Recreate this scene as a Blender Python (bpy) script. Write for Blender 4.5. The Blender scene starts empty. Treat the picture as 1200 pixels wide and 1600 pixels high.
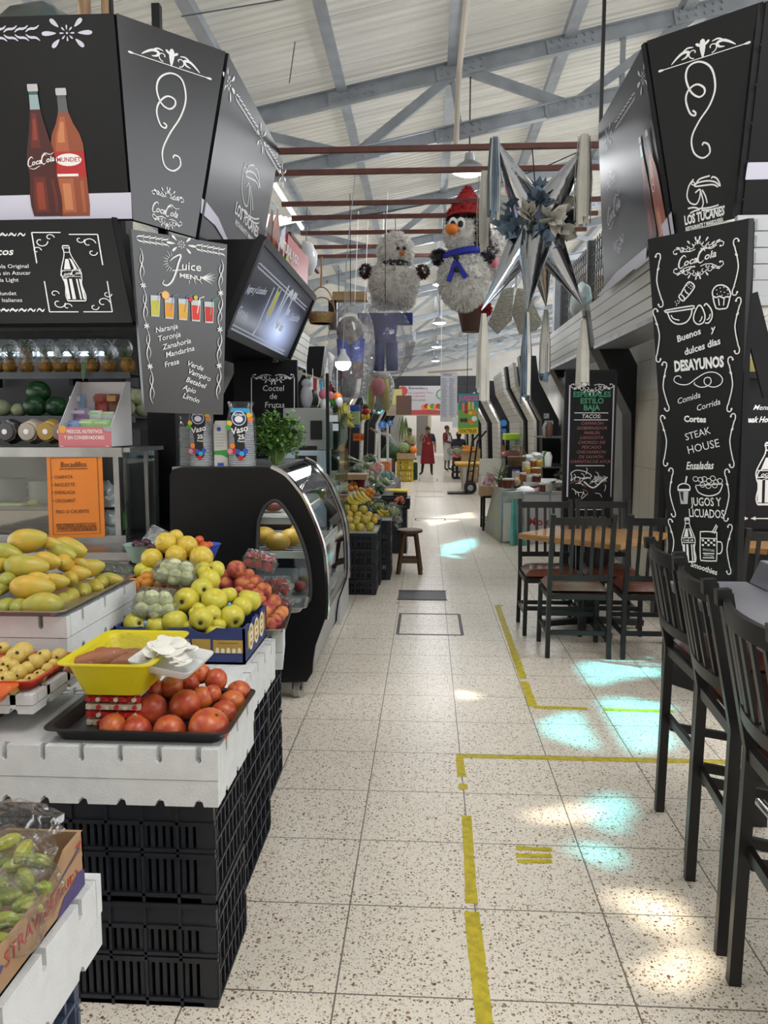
import bpy, math, random
from mathutils import Vector, Matrix, noise as mnoise
from mathutils.geometry import tessellate_polygon
R=random.Random(7)
PI=math.pi
SC=bpy.context.scene
COL=SC.collection
# ---------------------------------------------------------------- camera model
CAMH=1.56; F=1200.0
PSI=math.atan(68.0/1200*math.cos(math.atan(132/1200))); PHI=math.atan(132/1200)
FW=Vector((-math.sin(PSI)*math.cos(PHI),math.cos(PSI)*math.cos(PHI),-math.sin(PHI)))
RT=Vector((math.cos(PSI),math.sin(PSI),0)); UP=RT.cross(FW)
CP=Vector((0,0,CAMH))
def ray(px,py): return FW+RT*((px-600)/F)-UP*((py-800)/F)
def at(px,py,Y):
    d=ray(px,py); return CP+d*(Y/d.y)
def atz(px,py,z):
    d=ray(px,py); return CP+d*((z-CAMH)/d.z)
def V(*a): return Vector(a)
# ---------------------------------------------------------------- materials
MATS={}
def nd(nt,t,**k):
    n=nt.nodes.new(t)
    for a,b in k.items(): setattr(n,a,b)
    return n
def pm(name,col,r=.5,m=0.0,var=0.0,vs=9.0,bump=0.0,bs=60.0,col2=None,rnd=0.0,spec=.5,emit=0,coat=0,stretch=None,sss=0):
    """principled with noise colour variation, per-object variation and bump"""
    if name in MATS: return MATS[name]
    mt=bpy.data.materials.new(name); mt.use_nodes=True; nt=mt.node_tree; L=nt.links.new
    b=nt.nodes['Principled BSDF']
    b.inputs['Base Color'].default_value=(*col,1); b.inputs['Roughness'].default_value=r
    b.inputs['Metallic'].default_value=m; b.inputs['Specular IOR Level'].default_value=spec
    if coat: b.inputs['Coat Weight'].default_value=coat
    if emit: b.inputs['Emission Color'].default_value=(*col,1); b.inputs['Emission Strength'].default_value=emit
    tc=None
    if var or bump:
        tc=nd(nt,'ShaderNodeTexCoord'); src=tc.outputs['Object']
        if stretch:
            mp=nd(nt,'ShaderNodeMapping'); mp.inputs['Scale'].default_value=stretch; L(src,mp.inputs[0]); src=mp.outputs[0]
    if var:
        n=nd(nt,'ShaderNodeTexNoise'); n.inputs['Scale'].default_value=vs; n.inputs['Detail'].default_value=4
        L(src,n.inputs['Vector'])
        mx=nd(nt,'ShaderNodeMix',data_type='RGBA')
        c2=col2 or tuple(c*(1-var) for c in col)
        mx.inputs[6].default_value=(*col,1); mx.inputs[7].default_value=(*c2,1)
        rp=nd(nt,'ShaderNodeMapRange'); rp.inputs[1].default_value=.38; rp.inputs[2].default_value=.62
        L(n.outputs[0],rp.inputs[0]); L(rp.outputs[0],mx.inputs[0]); out=mx.outputs[2]
        if rnd:
            oi=nd(nt,'ShaderNodeObjectInfo'); mr=nd(nt,'ShaderNodeMath',operation='MULTIPLY_ADD')
            mr.inputs[1].default_value=rnd; mr.inputs[2].default_value=-rnd/2
            L(oi.outputs['Random'],mr.inputs[0])
            ad=nd(nt,'ShaderNodeMath',operation='ADD',use_clamp=True); L(rp.outputs[0],ad.inputs[0]); L(mr.outputs[0],ad.inputs[1]); L(ad.outputs[0],mx.inputs[0])
        L(out,b.inputs['Base Color'])
    if bump:
        n2=nd(nt,'ShaderNodeTexNoise'); n2.inputs['Scale'].default_value=bs; n2.inputs['Detail'].default_value=3; L(src,n2.inputs['Vector'])
        bp=nd(nt,'ShaderNodeBump'); bp.inputs['Strength'].default_value=bump; bp.inputs['Distance'].default_value=.01
        L(n2.outputs[0],bp.inputs['Height']); L(bp.outputs[0],b.inputs['Normal'])
    MATS[name]=mt; return mt
def film(name,fac=.15,tint=(1,1,1),rough=.08,bump=0,bs=20,white=0.0,fres=.55):
    """thin clear plastic or glass: see-through with surface gloss"""
    if name in MATS: return MATS[name]
    mt=bpy.data.materials.new(name); mt.use_nodes=True; nt=mt.node_tree; L=nt.links.new
    nt.nodes.remove(nt.nodes['Principled BSDF']); out=nt.nodes['Material Output']
    t=nd(nt,'ShaderNodeBsdfTransparent'); t.inputs[0].default_value=(*tint,1)
    g=nd(nt,'ShaderNodeBsdfGlossy'); g.inputs['Roughness'].default_value=rough
    mx=nd(nt,'ShaderNodeMixShader'); lw=nd(nt,'ShaderNodeLayerWeight'); lw.inputs[0].default_value=.25
    ma=nd(nt,'ShaderNodeMath',operation='MULTIPLY_ADD',use_clamp=True); ma.inputs[1].default_value=fres; ma.inputs[2].default_value=fac
    L(lw.outputs['Fresnel'],ma.inputs[0]); L(ma.outputs[0],mx.inputs[0]); L(t.outputs[0],mx.inputs[1]); L(g.outputs[0],mx.inputs[2])
    fin=mx.outputs[0]
    if white:
        d=nd(nt,'ShaderNodeBsdfDiffuse'); d.inputs[0].default_value=(.85,.87,.9,1)
        m2=nd(nt,'ShaderNodeMixShader'); m2.inputs[0].default_value=white; L(fin,m2.inputs[1]); L(d.outputs[0],m2.inputs[2]); fin=m2.outputs[0]
    if bump:
        tc=nd(nt,'ShaderNodeTexCoord'); n=nd(nt,'ShaderNodeTexNoise'); n.inputs['Scale'].default_value=bs; n.inputs['Distortion'].default_value=1.2
        L(tc.outputs['Object'],n.inputs['Vector']); bp=nd(nt,'ShaderNodeBump'); bp.inputs['Strength'].default_value=bump; bp.inputs['Distance'].default_value=.03
        L(n.outputs[0],bp.inputs['Height']); L(bp.outputs[0],g.inputs['Normal']); L(bp.outputs[0],lw.inputs['Normal'])
    L(fin,out.inputs[0]); MATS[name]=mt; return mt
def emi(name,col,s):
    if name in MATS: return MATS[name]
    mt=bpy.data.materials.new(name); mt.use_nodes=True; nt=mt.node_tree
    nt.nodes.remove(nt.nodes['Principled BSDF']); e=nd(nt,'ShaderNodeEmission'); e.inputs[0].default_value=(*col,1); e.inputs[1].default_value=s
    nt.links.new(e.outputs[0],nt.nodes['Material Output'].inputs[0]); MATS[name]=mt; return mt
# ---------------------------------------------------------------- mesh builder
class MB:
    def __init__(s): s.v=[];s.f=[];s.mi=[];s.c=0
    def add(s,vs,fs,mi=None):
        o=len(s.v); s.v+= [Vector(p) for p in vs]; m=s.c if mi is None else mi
        for f in fs: s.f.append([i+o for i in f]); s.mi.append(m)
        return s
    def hexa(s,p,mi=None):  # 0-3 bottom ring, 4-7 top ring
        return s.add(p,[(3,2,1,0),(4,5,6,7),(0,1,5,4),(1,2,6,5),(2,3,7,6),(3,0,4,7)],mi)
    def bx(s,x0,x1,y0,y1,z0,z1,mi=None):
        return s.hexa([(x0,y0,z0),(x1,y0,z0),(x1,y1,z0),(x0,y1,z0),(x0,y0,z1),(x1,y0,z1),(x1,y1,z1),(x0,y1,z1)],mi)
    def bar(s,a,b,w,h,up=(0,0,1),mi=None):
        a=Vector(a);b=Vector(b);d=(b-a).normalized();u=Vector(up)
        if abs(d.dot(u))>.98: u=Vector((0,1,0))
        x=d.cross(u).normalized()*w/2; y=x.cross(d).normalized()*h/2
        return s.hexa([a-x-y,a+x-y,a+x+y,a-x+y,b-x-y,b+x-y,b+x+y,b-x+y],mi)
    def tube(s,pts,r,n=8,cap=True,mi=None,closed=False):
        pts=[Vector(p) for p in pts]; k=len(pts); vs=[]
        rr=r if isinstance(r,(list,tuple)) else [r]*k
        t0=(pts[1]-pts[0]).normalized(); u=Vector((0,0,1)) if abs(t0.z)<.9 else Vector((1,0,0))
        for i in range(k):
            t=(pts[min(i+1,k-1)]-pts[max(i-1,0)])
            if closed: t=pts[(i+1)%k]-pts[i-1]
            t=t.normalized() if t.length>1e-9 else t0
            x=u-t*u.dot(t)
            if x.length<1e-6: x=t.orthogonal()
            x.normalize(); u=x; y=t.cross(x)
            for j in range(n):
                a=2*PI*j/n; vs.append(pts[i]+x*(math.cos(a)*rr[i])+y*(math.sin(a)*rr[i]))
        fs=[]
        for i in range(k if closed else k-1):
            i2=(i+1)%k
            for j in range(n):
                j2=(j+1)%n; fs.append((i*n+j,i*n+j2,i2*n+j2,i2*n+j))
        if cap and not closed: fs.append(tuple(range(n))[::-1]); fs.append(tuple((k-1)*n+j for j in range(n)))
        return s.add(vs,fs,mi)
    def cyl(s,a,b,r,r2=None,n=14,cap=True,mi=None): return s.tube([a,b],[r,r if r2 is None else r2],n,cap,mi)
    def lathe(s,prof,c=(0,0,0),n=20,mi=None,M=None,sq=1.0):
        vs=[];fs=[];k=len(prof);c=Vector(c)
        for r,z in prof:
            for j in range(n):
                a=2*PI*j/n; p=Vector((r*math.cos(a),r*math.sin(a)*sq,z)); p=(M@p if M else p)+c; vs.append(p)
        for i in range(k-1):
            for j in range(n):
                j2=(j+1)%n; fs.append((i*n+j,i*n+j2,(i+1)*n+j2,(i+1)*n+j))
        if prof[0][0]>1e-5: fs.append(tuple(range(n))[::-1])
        if prof[-1][0]>1e-5: fs.append(tuple((k-1)*n+j for j in range(n)))
        return s.add(vs,fs,mi)
    def ball(s,c,r,n=14,m=None,sc=(1,1,1),M=None,fn=None,mi=None):
        m=m or max(6,n*2//3); prof=[]; vs=[];fs=[];c=Vector(c)
        for i in range(m+1):
            th=PI*i/m
            for j in range(n):
                a=2*PI*j/n; p=Vector((math.sin(th)*math.cos(a),math.sin(th)*math.sin(a),-math.cos(th)))
                if fn: p=fn(p)
                p=Vector((p.x*sc[0],p.y*sc[1],p.z*sc[2]))*r
                if M: p=M@p
                vs.append(p+c)
        for i in range(m):
            for j in range(n):
                j2=(j+1)%n; fs.append((i*n+j,i*n+j2,(i+1)*n+j2,(i+1)*n+j))
        return s.add(vs,fs,mi)
    def prism(s,poly,vec,mi=None,holes=(),cap=(1,1)):
        poly=[Vector(p) for p in poly]; vec=Vector(vec); loops=[poly]+[[Vector(p) for p in h] for h in holes]
        flat=[p for l in loops for p in l]; n=len(flat)
        tr=tessellate_polygon(loops)
        vs=flat+[p+vec for p in flat]; fs=[]
        if cap[0]: fs+=[tuple(t) for t in tr]
        if cap[1]: fs+=[tuple(i+n for i in t[::-1]) for t in tr]
        o=0
        for l in loops:
            k=len(l)
            for i in range(k): fs.append((o+i,o+(i+1)%k,n+o+(i+1)%k,n+o+i))
            o+=k
        return s.add(vs,fs,mi)
    def grid(s,fn,nu,nv,mi=None,close=False):
        vs=[fn(i/nu,j/nv) for j in range(nv+1) for i in range(nu+1)]; w=nu+1
        fs=[(j*w+i,j*w+i+1,(j+1)*w+i+1,(j+1)*w+i) for j in range(nv) for i in range(nu)]
        return s.add(vs,fs,mi)
    def xf(s,M):
        s.v=[M@p for p in s.v]; return s
    def build(s,name,mats,parent=None,smooth=38,bevel=0,seg=2,loc=None):
        if not isinstance(mats,(list,tuple)): mats=[mats]
        vs=s.v
        o=bpy.data.objects.new(name,None) if False else None
        if parent is not None:
            M=chain(parent).inverted(); vs=[M@p for p in vs]; base=None
        else:
            xs=[p.x for p in vs];ys=[p.y for p in vs];zs=[p.z for p in vs]
            base=Vector(((min(xs)+max(xs))/2,(min(ys)+max(ys))/2,min(zs))); vs=[p-base for p in vs]
        me=bpy.data.meshes.new(name); me.from_pydata([tuple(p) for p in vs],[],s.f)
        for m in mats: me.materials.append(m)
        me.polygons.foreach_set('material_index',s.mi)
        me.validate()
        fix_normals(me)
        if smooth:
            me.polygons.foreach_set('use_smooth',[True]*len(me.polygons)); me.set_sharp_from_angle(angle=math.radians(smooth))
        o=bpy.data.objects.new(name,me); COL.objects.link(o)
        if base is not None: o.location=base
        if parent is not None: o.parent=parent
        if bevel:
            b=o.modifiers.new('b','BEVEL'); b.width=bevel; b.segments=seg; b.limit_method='ANGLE'; b.angle_limit=math.radians(40)
        return o
import bmesh
def fix_normals(me):
    bm=bmesh.new(); bm.from_mesh(me); bmesh.ops.recalc_face_normals(bm,faces=bm.faces); bm.to_mesh(me); bm.free()
def chain(o):
    M=Matrix.Identity(4)
    while o is not None: M=o.matrix_basis@M; o=o.parent
    return M
def thing(name,label,cat,loc=(0,0,0),rz=0,group=None):
    o=bpy.data.objects.new(name,None); COL.objects.link(o); o.location=loc; o.rotation_euler=(0,0,rz); o.empty_display_size=.05
    return tag(o,label,cat,group)
def tag(o,label,cat,group=None):
    o['label']=label; o['category']=cat
    if group: o['group']=group
    return o
def struct(o): o['kind']='structure'; return o
def copy_tree(o,parent=None):
    c=o.copy(); COL.objects.link(c)
    if parent is not None: c.parent=parent
    for ch in [x for x in o.children]: copy_tree(ch,c)
    return c
def dup(o,loc,rot=None,label=None,scale=None):
    c=copy_tree(o); c.location=loc
    if rot is not None: c.rotation_euler=rot if not isinstance(rot,(int,float)) else (0,0,rot)
    if scale is not None: c.scale=(scale,)*3 if isinstance(scale,(int,float)) else scale
    if label: c['label']=label
    return c
# ---------------------------------------------------------------- text and panel decoration
_tc={}
def text_mesh(t,bold=0.0,shear=0.0):
    k=(t,bold,shear)
    if k in _tc: return _tc[k]
    cu=bpy.data.curves.new('t','FONT'); cu.body=t; cu.size=1; cu.resolution_u=2; cu.offset=bold; cu.shear=shear; cu.align_x='CENTER'; cu.align_y='CENTER'
    o=bpy.data.objects.new('t',cu); COL.objects.link(o)
    dg=bpy.context.evaluated_depsgraph_get(); me=bpy.data.meshes.new_from_object(o.evaluated_get(dg))
    r=([(v.co.x,v.co.y) for v in me.vertices],[tuple(p.vertices) for p in me.polygons])
    bpy.data.objects.remove(o); bpy.data.curves.remove(cu); bpy.data.meshes.remove(me); _tc[k]=r; return r
class Deco:
    """flat artwork on a panel given in panel units: u right 0..W, v down 0..H; mapped on the panel's four corners"""
    def __init__(s,TL,TR,BR,BL,W,H,lift=.003):
        s.c=[Vector(p) for p in (TL,TR,BR,BL)]; s.W=W; s.H=H; s.mb=MB(); s.mats=[]; s.k=0; s.lift=lift
        n=(s.c[3]-s.c[0]).cross(s.c[1]-s.c[0]).normalized(); s.n=n
    def mp(s,u,v,k=0):
        a=u/s.W;b=v/s.H;c=s.c
        p=c[0]*(1-a)*(1-b)+c[1]*a*(1-b)+c[2]*a*b+c[3]*(1-a)*b
        return p+s.n*(s.lift+k*.00003)
    def m(s,mt):
        if mt not in s.mats: s.mats.append(mt)
        return s.mats.index(mt)
    def poly(s,pts,mt):
        s.k+=1
        tr=tessellate_polygon([[Vector((p[0],p[1],0)) for p in pts]])
        s.mb.add([s.mp(p[0],p[1],s.k) for p in pts],tr,s.m(mt)); return s
    def rect(s,u0,v0,u1,v1,mt): return s.poly([(u0,v0),(u1,v0),(u1,v1),(u0,v1)],mt)
    def stroke(s,pts,w,mt,closed=False,taper=0):
        s.k+=1; n=len(pts); vs=[];fs=[]
        for i in range(n):
            a=pts[(i-1)%n] if closed or i>0 else pts[0]; b=pts[(i+1)%n] if closed or i<n-1 else pts[-1]
            dx=b[0]-a[0];dy=b[1]-a[1];l=math.hypot(dx,dy) or 1
            f=1.0
            if taper: f=max(.18,math.sin(PI*(i+.3)/(n-.4))**.6) if taper==1 else max(.2,1-i/(n-1)*.8)
            h=w/2*f; x,y=pts[i]; vs+=[s.mp(x-dy/l*h,y+dx/l*h,s.k),s.mp(x+dy/l*h,y-dx/l*h,s.k)]
        for i in range(n if closed else n-1):
            j=(i+1)%n; fs.append((2*i,2*i+1,2*j+1,2*j))
        s.mb.add(vs,fs,s.m(mt)); return s
    def text(s,t,u,v,size,mt,rot=0,bold=0.0,shear=0.0,sx=1.0,align='C'):
        s.k+=1
        vs,fs=text_mesh(t,bold,shear)
        if not vs: return s
        ox=0
        if align=='L': ox=-min(p[0] for p in vs)
        if align=='R': ox=-max(p[0] for p in vs)
        ca,sa=math.cos(math.radians(rot)),math.sin(math.radians(rot)); out=[]
        for x,y in vs:
            x=(x+ox)*size*sx; y=y*size; out.append(s.mp(u+x*ca-y*sa,v-(x*sa+y*ca),s.k))
        s.mb.add(out,fs,s.m(mt)); return s
    def disc(s,u,v,r,mt,ry=None,n=18,a0=0,rot=0):
        ry=ry or r; ca,sa=math.cos(rot),math.sin(rot)
        return s.poly([(u+r*math.cos(2*PI*i/n)*ca-ry*math.sin(2*PI*i/n)*sa,v+r*math.cos(2*PI*i/n)*sa+ry*math.sin(2*PI*i/n)*ca) for i in range(n)],mt)
    def ring(s,u,v,r,w,mt,ry=None,n=22):
        ry=ry or r
        return s.stroke([(u+r*math.cos(2*PI*i/n),v+ry*math.sin(2*PI*i/n)) for i in range(n)],w,mt,closed=True)
    def petal(s,u,v,ang,l,w,mt):
        ca,sa=math.cos(ang),math.sin(ang); pts=[]
        for i in range(12):
            t=2*PI*i/12; x=l/2*(1-math.cos(t))*1.0; y=w/2*math.sin(t)*(.35+.65*(1-math.cos(t))/2)*1.3
            pts.append((u+x*ca-y*sa,v+x*sa+y*ca))
        return s.poly(pts,mt)
    def flower(s,u,v,r,mt,stretch=1.0):
        for i in range(8):
            a=2*PI*i/8; s.petal(u+.2*r*math.cos(a),v+.2*r*math.sin(a),a,r*.32,r*.12,mt)
        s.disc(u,v,r*.08,mt,n=8)
        for a,l in ((0,1),(PI,1),(.75,.75),(-.75,.75),(PI-.75,.75),(PI+.75,.75)):
            s.petal(u+.55*r*math.cos(a)*stretch,v+.55*r*math.sin(a),a,r*l*.75*stretch,r*.32,mt)
        return s
    def braid(s,u0,v0,u1,v1,n,w,mt,flip=False):
        L=math.hypot(u1-u0,v1-v0); a=math.atan2(v1-v0,u1-u0); ca,sa=math.cos(a),math.sin(a)
        for i in range(n):
            for sg in (1,-1):
                x=L*(i+.5)/n; st=L/n; d=-1 if flip else 1
                pts=[]
                for t in range(6):
                    q=t/5; xx=x+d*(q-.5)*st*1.25; yy=sg*(w*.08+w*.42*q+w*.08*math.sin(q*2*PI))
                    pts.append((u0+xx*ca-yy*sa,v0+xx*sa+yy*ca))
                s.stroke(pts,w*.17,mt,taper=1)
        return s
    def spiral(s,u,v,r0,r1,a0,turn,w,mt,n=24,taper=0):
        return s.stroke([(u+(r0+(r1-r0)*i/n)*math.cos(a0+turn*i/n),v+(r0+(r1-r0)*i/n)*math.sin(a0+turn*i/n)) for i in range(n+1)],w,mt,taper=taper)
    def scrolls(s,u,v,w,h,mt,up=1,lw=None):
        """symmetrical acanthus scroll crest centred on u,v"""
        lw=lw or w*.018
        for sg in (1,-1):
            def X(x,y): return (u+sg*x*w/2,v-up*y*h)
            s.stroke([X(.1,.15),X(.3,.02),X(.55,.1),X(.75,.42),X(.9,.5),X(1.0,.3),X(.97,.05),X(.88,-.02),X(.84,.1)],lw,mt)
            s.disc(*X(.87,.04),lw*1.1,mt,n=8)
            for cx,cy,r in ((.22,.5,.13),(.45,.52,.12),(.62,.25,.09),(.12,.75,.1),(.36,.2,.09)):
                p=X(cx,cy); s.spiral(p[0],p[1],r*w*.5,r*w*.1,0 if sg>0 else PI,sg*4.6,lw*.9,mt,n=12)
            for x,y,a in ((.5,.3,.6),(.68,.5,.3),(.3,.72,1.0),(.06,.9,1.4)):
                p=X(x,y); aa=-up*a if sg>0 else PI+up*a; s.petal(p[0],p[1],aa,w*.1,w*.035,mt)
        s.petal(u,v-up*h*.55,-up*PI/2,h*.5,w*.05,mt)
        return s
    def scurl(s,u,v0,v1,d,w,mt):
        """one S-shaped vertical border curl with curled ends"""
        L=v1-v0; pts=[]
        for i in range(9):
            a=PI*1.0-i/8*PI*1.45; pts.append((u+d*(.9+.55*math.cos(a))-d*.35,v0+L*.06-L*.05*math.sin(a)*1.0+ (0 if i<5 else L*.02*(i-5))))
        for i in range(1,9):
            q=i/8; pts.append((u+d*(.95*(1-q)**1.5-.1*q),v0+L*(.12+.38*q)))
        s.stroke(pts,w,mt); s.disc(pts[0][0],pts[0][1],w*.9,mt,n=8)
        pts2=[(2*u-x-d*.2,v0+v1-y) for x,y in pts]
        pts2=[(u+ (x-u)*1.0,y) for x,y in [(u-(px-u)*-1,v0+v1-py) for px,py in pts]]
        s.stroke(pts2,w,mt); s.disc(pts2[0][0],pts2[0][1],w*.9,mt,n=8); s.petal(u+d*.75,v0+L*.27,2.4 if d>0 else .7,w*3,w*1.8,mt)
        return s
    def build(s,parent,name='lettering'):
        for n_,t in getattr(s,'subs',[]): t.mb.build(n_,t.mats,parent,smooth=0)
        return s.mb.build(name,s.mats,parent,smooth=0)
def slab(mb,TL,TR,BR,BL,th,mi=None):
    """panel of thickness th whose outer face has these corners"""
    c=[Vector(p) for p in (TL,TR,BR,BL)]; n=(c[3]-c[0]).cross(c[1]-c[0]).normalized()
    return mb.hexa([c[3]-n*th,c[2]-n*th,c[1]-n*th,c[0]-n*th,c[3],c[2],c[1],c[0]],mi)
# ================================================================ materials
BLK=pm('black_metal',(.008,.0085,.011),r=.4,var=.3,vs=6,spec=.35)
BLKP=pm('black_panel',(.006,.006,.008),r=.45,spec=.3,var=.2,vs=3)
SIGN=pm('sign_board',(.017,.017,.02),r=.22,spec=1.0)
SIGN2=pm('sign_board_aisle',(.015,.015,.018),r=.42,spec=.42)
SIGNM=pm('sign_board_matt',(.007,.007,.0075),r=.5,spec=.3)
WHT=pm('white_print',(.9,.9,.9),r=.5)
LAV=pm('lavender_print',(.68,.66,.78),r=.45)
STEELD=pm('dull_steel',(.10,.105,.11),r=.45,m=.8,var=.25,vs=5)
STEEL=pm('stainless',(.40,.405,.41),r=.28,m=1,var=.25,vs=5)
GALV=pm('galvanised',(.42,.44,.46),r=.45,m=.6,var=.3,vs=7)
GREYM=pm('grey_paint',(.30,.33,.36),r=.5,var=.2,vs=4)
REDO=pm('red_oxide',(.13,.035,.025),r=.55,var=.3,vs=8)
STY=pm('polystyrene',(.68,.69,.69),r=.75,var=.07,vs=20,bump=.25,bs=240)
CRT=pm('crate_plastic',(.013,.016,.023),r=.42,var=.3,vs=10)
TILEW=None
CHROME=pm('chrome',(.8,.8,.8),r=.12,m=1)
FOIL=pm('silver_foil',(.60,.63,.69),r=.14,m=1,bump=.35,bs=9)
DARK=pm('dark_void',(.012,.012,.014),r=.8)
CARD=pm('cardboard',(.42,.28,.16),r=.8,var=.15,vs=14)
WOOD=pm('varnished_wood',(.42,.22,.075),r=.35,var=.35,vs=6,stretch=(1,12,12))
WOODD=pm('stool_wood',(.13,.07,.035),r=.5,var=.4,vs=9,stretch=(8,8,1))
LEATH=pm('brown_leather',(.15,.05,.03),r=.36,spec=.35,var=.35,vs=5,bump=.2,bs=30)
CHAIRM=pm('chair_black',(.009,.009,.0095),r=.38,spec=.45)
RED=pm('red_plain',(.5,.02,.02),r=.5); GRN=pm('green_plain',(.05,.35,.06),r=.5); YEL=pm('yellow_plain',(.85,.6,.03),r=.45)
BLU=pm('blue_plain',(.03,.09,.5),r=.45); ORG=pm('orange_plain',(.9,.25,.03),r=.5); PNK=pm('pink_plain',(.75,.22,.28),r=.5)
BRN=pm('brown_plain',(.10,.045,.03),r=.6); CYN=pm('cyan_plain',(.05,.4,.75),r=.5); GRY=pm('grey_plain',(.35,.36,.38),r=.5); BLACKP=pm('black_print',(.01,.01,.01),r=.5)
CREAM=pm('cream_plain',(.75,.68,.5),r=.6)
GLASS=film('clear_glass',.05,tint=(.93,.96,.95),rough=.02)
GLASSG=film('green_glass',.08,tint=(.72,.84,.8),rough=.02)
CLAM=film('clear_clamshell',.03,tint=(.95,.96,.96),rough=.09,bump=.6,bs=18,white=.04)
BAG=film('clear_bag',.01,tint=(.97,.97,.97),rough=.07,bump=1.0,bs=14,white=.02,fres=.4)
def floor_mat():
    mt=bpy.data.materials.new('terrazzo'); mt.use_nodes=True; nt=mt.node_tree; L=nt.links.new; b=nt.nodes['Principled BSDF']
    tc=nd(nt,'ShaderNodeTexCoord'); src=tc.outputs['Object']
    def vor(scale,feat='F1'):
        v=nd(nt,'ShaderNodeTexVoronoi',feature=feat); v.inputs['Scale'].default_value=scale; v.inputs['Randomness'].default_value=1; L(wv.outputs[0],v.inputs['Vector']); return v
    nz=nd(nt,'ShaderNodeTexNoise'); nz.inputs['Scale'].default_value=55; L(src,nz.inputs['Vector'])
    wv=nd(nt,'ShaderNodeVectorMath',operation='MULTIPLY_ADD'); L(nz.outputs['Color'],wv.inputs[0]); wv.inputs[1].default_value=(.014,.014,.014); L(src,wv.inputs[2])
    def mth(op,a,bv=None,cl=False):
        m=nd(nt,'ShaderNodeMath',operation=op,use_clamp=cl)
        for i,x in enumerate((a,bv)):
            if x is None: continue
            if isinstance(x,(int,float)): m.inputs[i].default_value=x
            else: L(x,m.inputs[i])
        return m.outputs[0]
    def mix(f,a,c):
        m=nd(nt,'ShaderNodeMix',data_type='RGBA')
        if isinstance(f,(int,float)): m.inputs[0].default_value=f
        else: L(f,m.inputs[0])
        for i,x in ((6,a),(7,c)):
            if isinstance(x,tuple): m.inputs[i].default_value=(*x,1)
            else: L(x,m.inputs[i])
        return m.outputs[2]
    n1=nd(nt,'ShaderNodeTexNoise'); n1.inputs['Scale'].default_value=1.3; n1.inputs['Detail'].default_value=5; L(src,n1.inputs['Vector'])
    base=mix(n1.outputs[0],(.88,.80,.68),(.76,.69,.58))
    def chips(scale,th,thr,ca,cb):
        nonlocal base
        v=vor(scale); inside=mth('LESS_THAN',v.outputs['Distance'],th)
        sp=nd(nt,'ShaderNodeSeparateColor'); L(v.outputs['Color'],sp.inputs[0])
        pick=mth('GREATER_THAN',sp.outputs[0],thr)
        c=mix(sp.outputs[1],ca,cb); base=mix(mth('MULTIPLY',inside,pick),base,c)
    chips(60,.42,.6,(.62,.54,.44),(.80,.76,.70))
    chips(105,.36,.66,(.16,.10,.06),(.33,.22,.13))
    chips(58,.30,.80,(.10,.065,.045),(.36,.22,.11))
    chips(190,.36,.62,(.24,.17,.12),(.46,.37,.28))
    sx=nd(nt,'ShaderNodeSeparateXYZ'); L(src,sx.inputs[0])
    ln=None
    for ax,o,sp_ in (('X',.165,.41),('Y',1.96,.40)):
        q=mth('FRACT',mth('DIVIDE',mth('SUBTRACT',sx.outputs[ax],o-40*sp_),sp_))
        d=mth('MINIMUM',q,mth('SUBTRACT',1.0,q)); j=mth('LESS_THAN',d,.006)
        ln=j if ln is None else mth('MAXIMUM',ln,j)
    base=mix(ln,base,(.17,.14,.11))
    L(base,b.inputs['Base Color'])
    rr=nd(nt,'ShaderNodeMapRange'); L(n1.outputs[0],rr.inputs[0]); rr.inputs[3].default_value=.24; rr.inputs[4].default_value=.36; L(rr.outputs[0],b.inputs['Roughness'])
    b.inputs['Specular IOR Level'].default_value=.45
    return mt
def tile_mat(name,col,grout,w,h,axes=('X','Z'),off=(0,0),r=.3,lw=.012,var=.06):
    mt=bpy.data.materials.new(name); mt.use_nodes=True; nt=mt.node_tree; L=nt.links.new; b=nt.nodes['Principled BSDF']
    g=nd(nt,'ShaderNodeNewGeometry'); sx=nd(nt,'ShaderNodeSeparateXYZ'); L(g.outputs['Position'],sx.inputs[0]); last=None
    for ax,s_,o in zip(axes,(w,h),off):
        def mth(op,a,bv):
            m=nd(nt,'ShaderNodeMath',operation=op)
            for i,x in enumerate((a,bv)):
                if isinstance(x,(int,float)): m.inputs[i].default_value=x
                elif x is not None: L(x,m.inputs[i])
            return m.outputs[0]
        q=mth('FRACT',mth('DIVIDE',mth('ADD',sx.outputs[ax],100*s_+o),s_),None); d=mth('MINIMUM',q,mth('SUBTRACT',1.0,q))
        j=mth('LESS_THAN',d,lw*.5/s_); last=j if last is None else mth('MAXIMUM',last,j)
    n=nd(nt,'ShaderNodeTexNoise'); n.inputs['Scale'].default_value=2.5; n.inputs['Detail'].default_value=4; L(g.outputs['Position'],n.inputs['Vector'])
    m0=nd(nt,'ShaderNodeMix',data_type='RGBA'); L(n.outputs[0],m0.inputs[0]); m0.inputs[6].default_value=(*col,1); m0.inputs[7].default_value=(*[c*(1-var*3) for c in col],1)
    m1=nd(nt,'ShaderNodeMix',data_type='RGBA'); L(last,m1.inputs[0]); L(m0.outputs[2],m1.inputs[6]); m1.inputs[7].default_value=(*grout,1)
    L(m1.outputs[2],b.inputs['Base Color']); b.inputs['Roughness'].default_value=r
    return mt
TILEB=tile_mat('beige_wall_tile',(.62,.55,.44),(.42,.36,.28),.30,.60,('Y','Z'))
TILEB2=tile_mat('cream_wall_tile',(.70,.67,.60),(.5,.47,.42),.36,.36,('X','Z'))
SLATR=tile_mat('shutter_slats',(.62,.60,.54),(.03,.03,.03),.086,50,('Z','X'),off=(.03,.01),r=.4,lw=.012)
SLATF=tile_mat('white_facing',(.66,.65,.61),(.30,.28,.25),.14,.5,('Z','Y'),r=.3,lw=.014)
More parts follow.
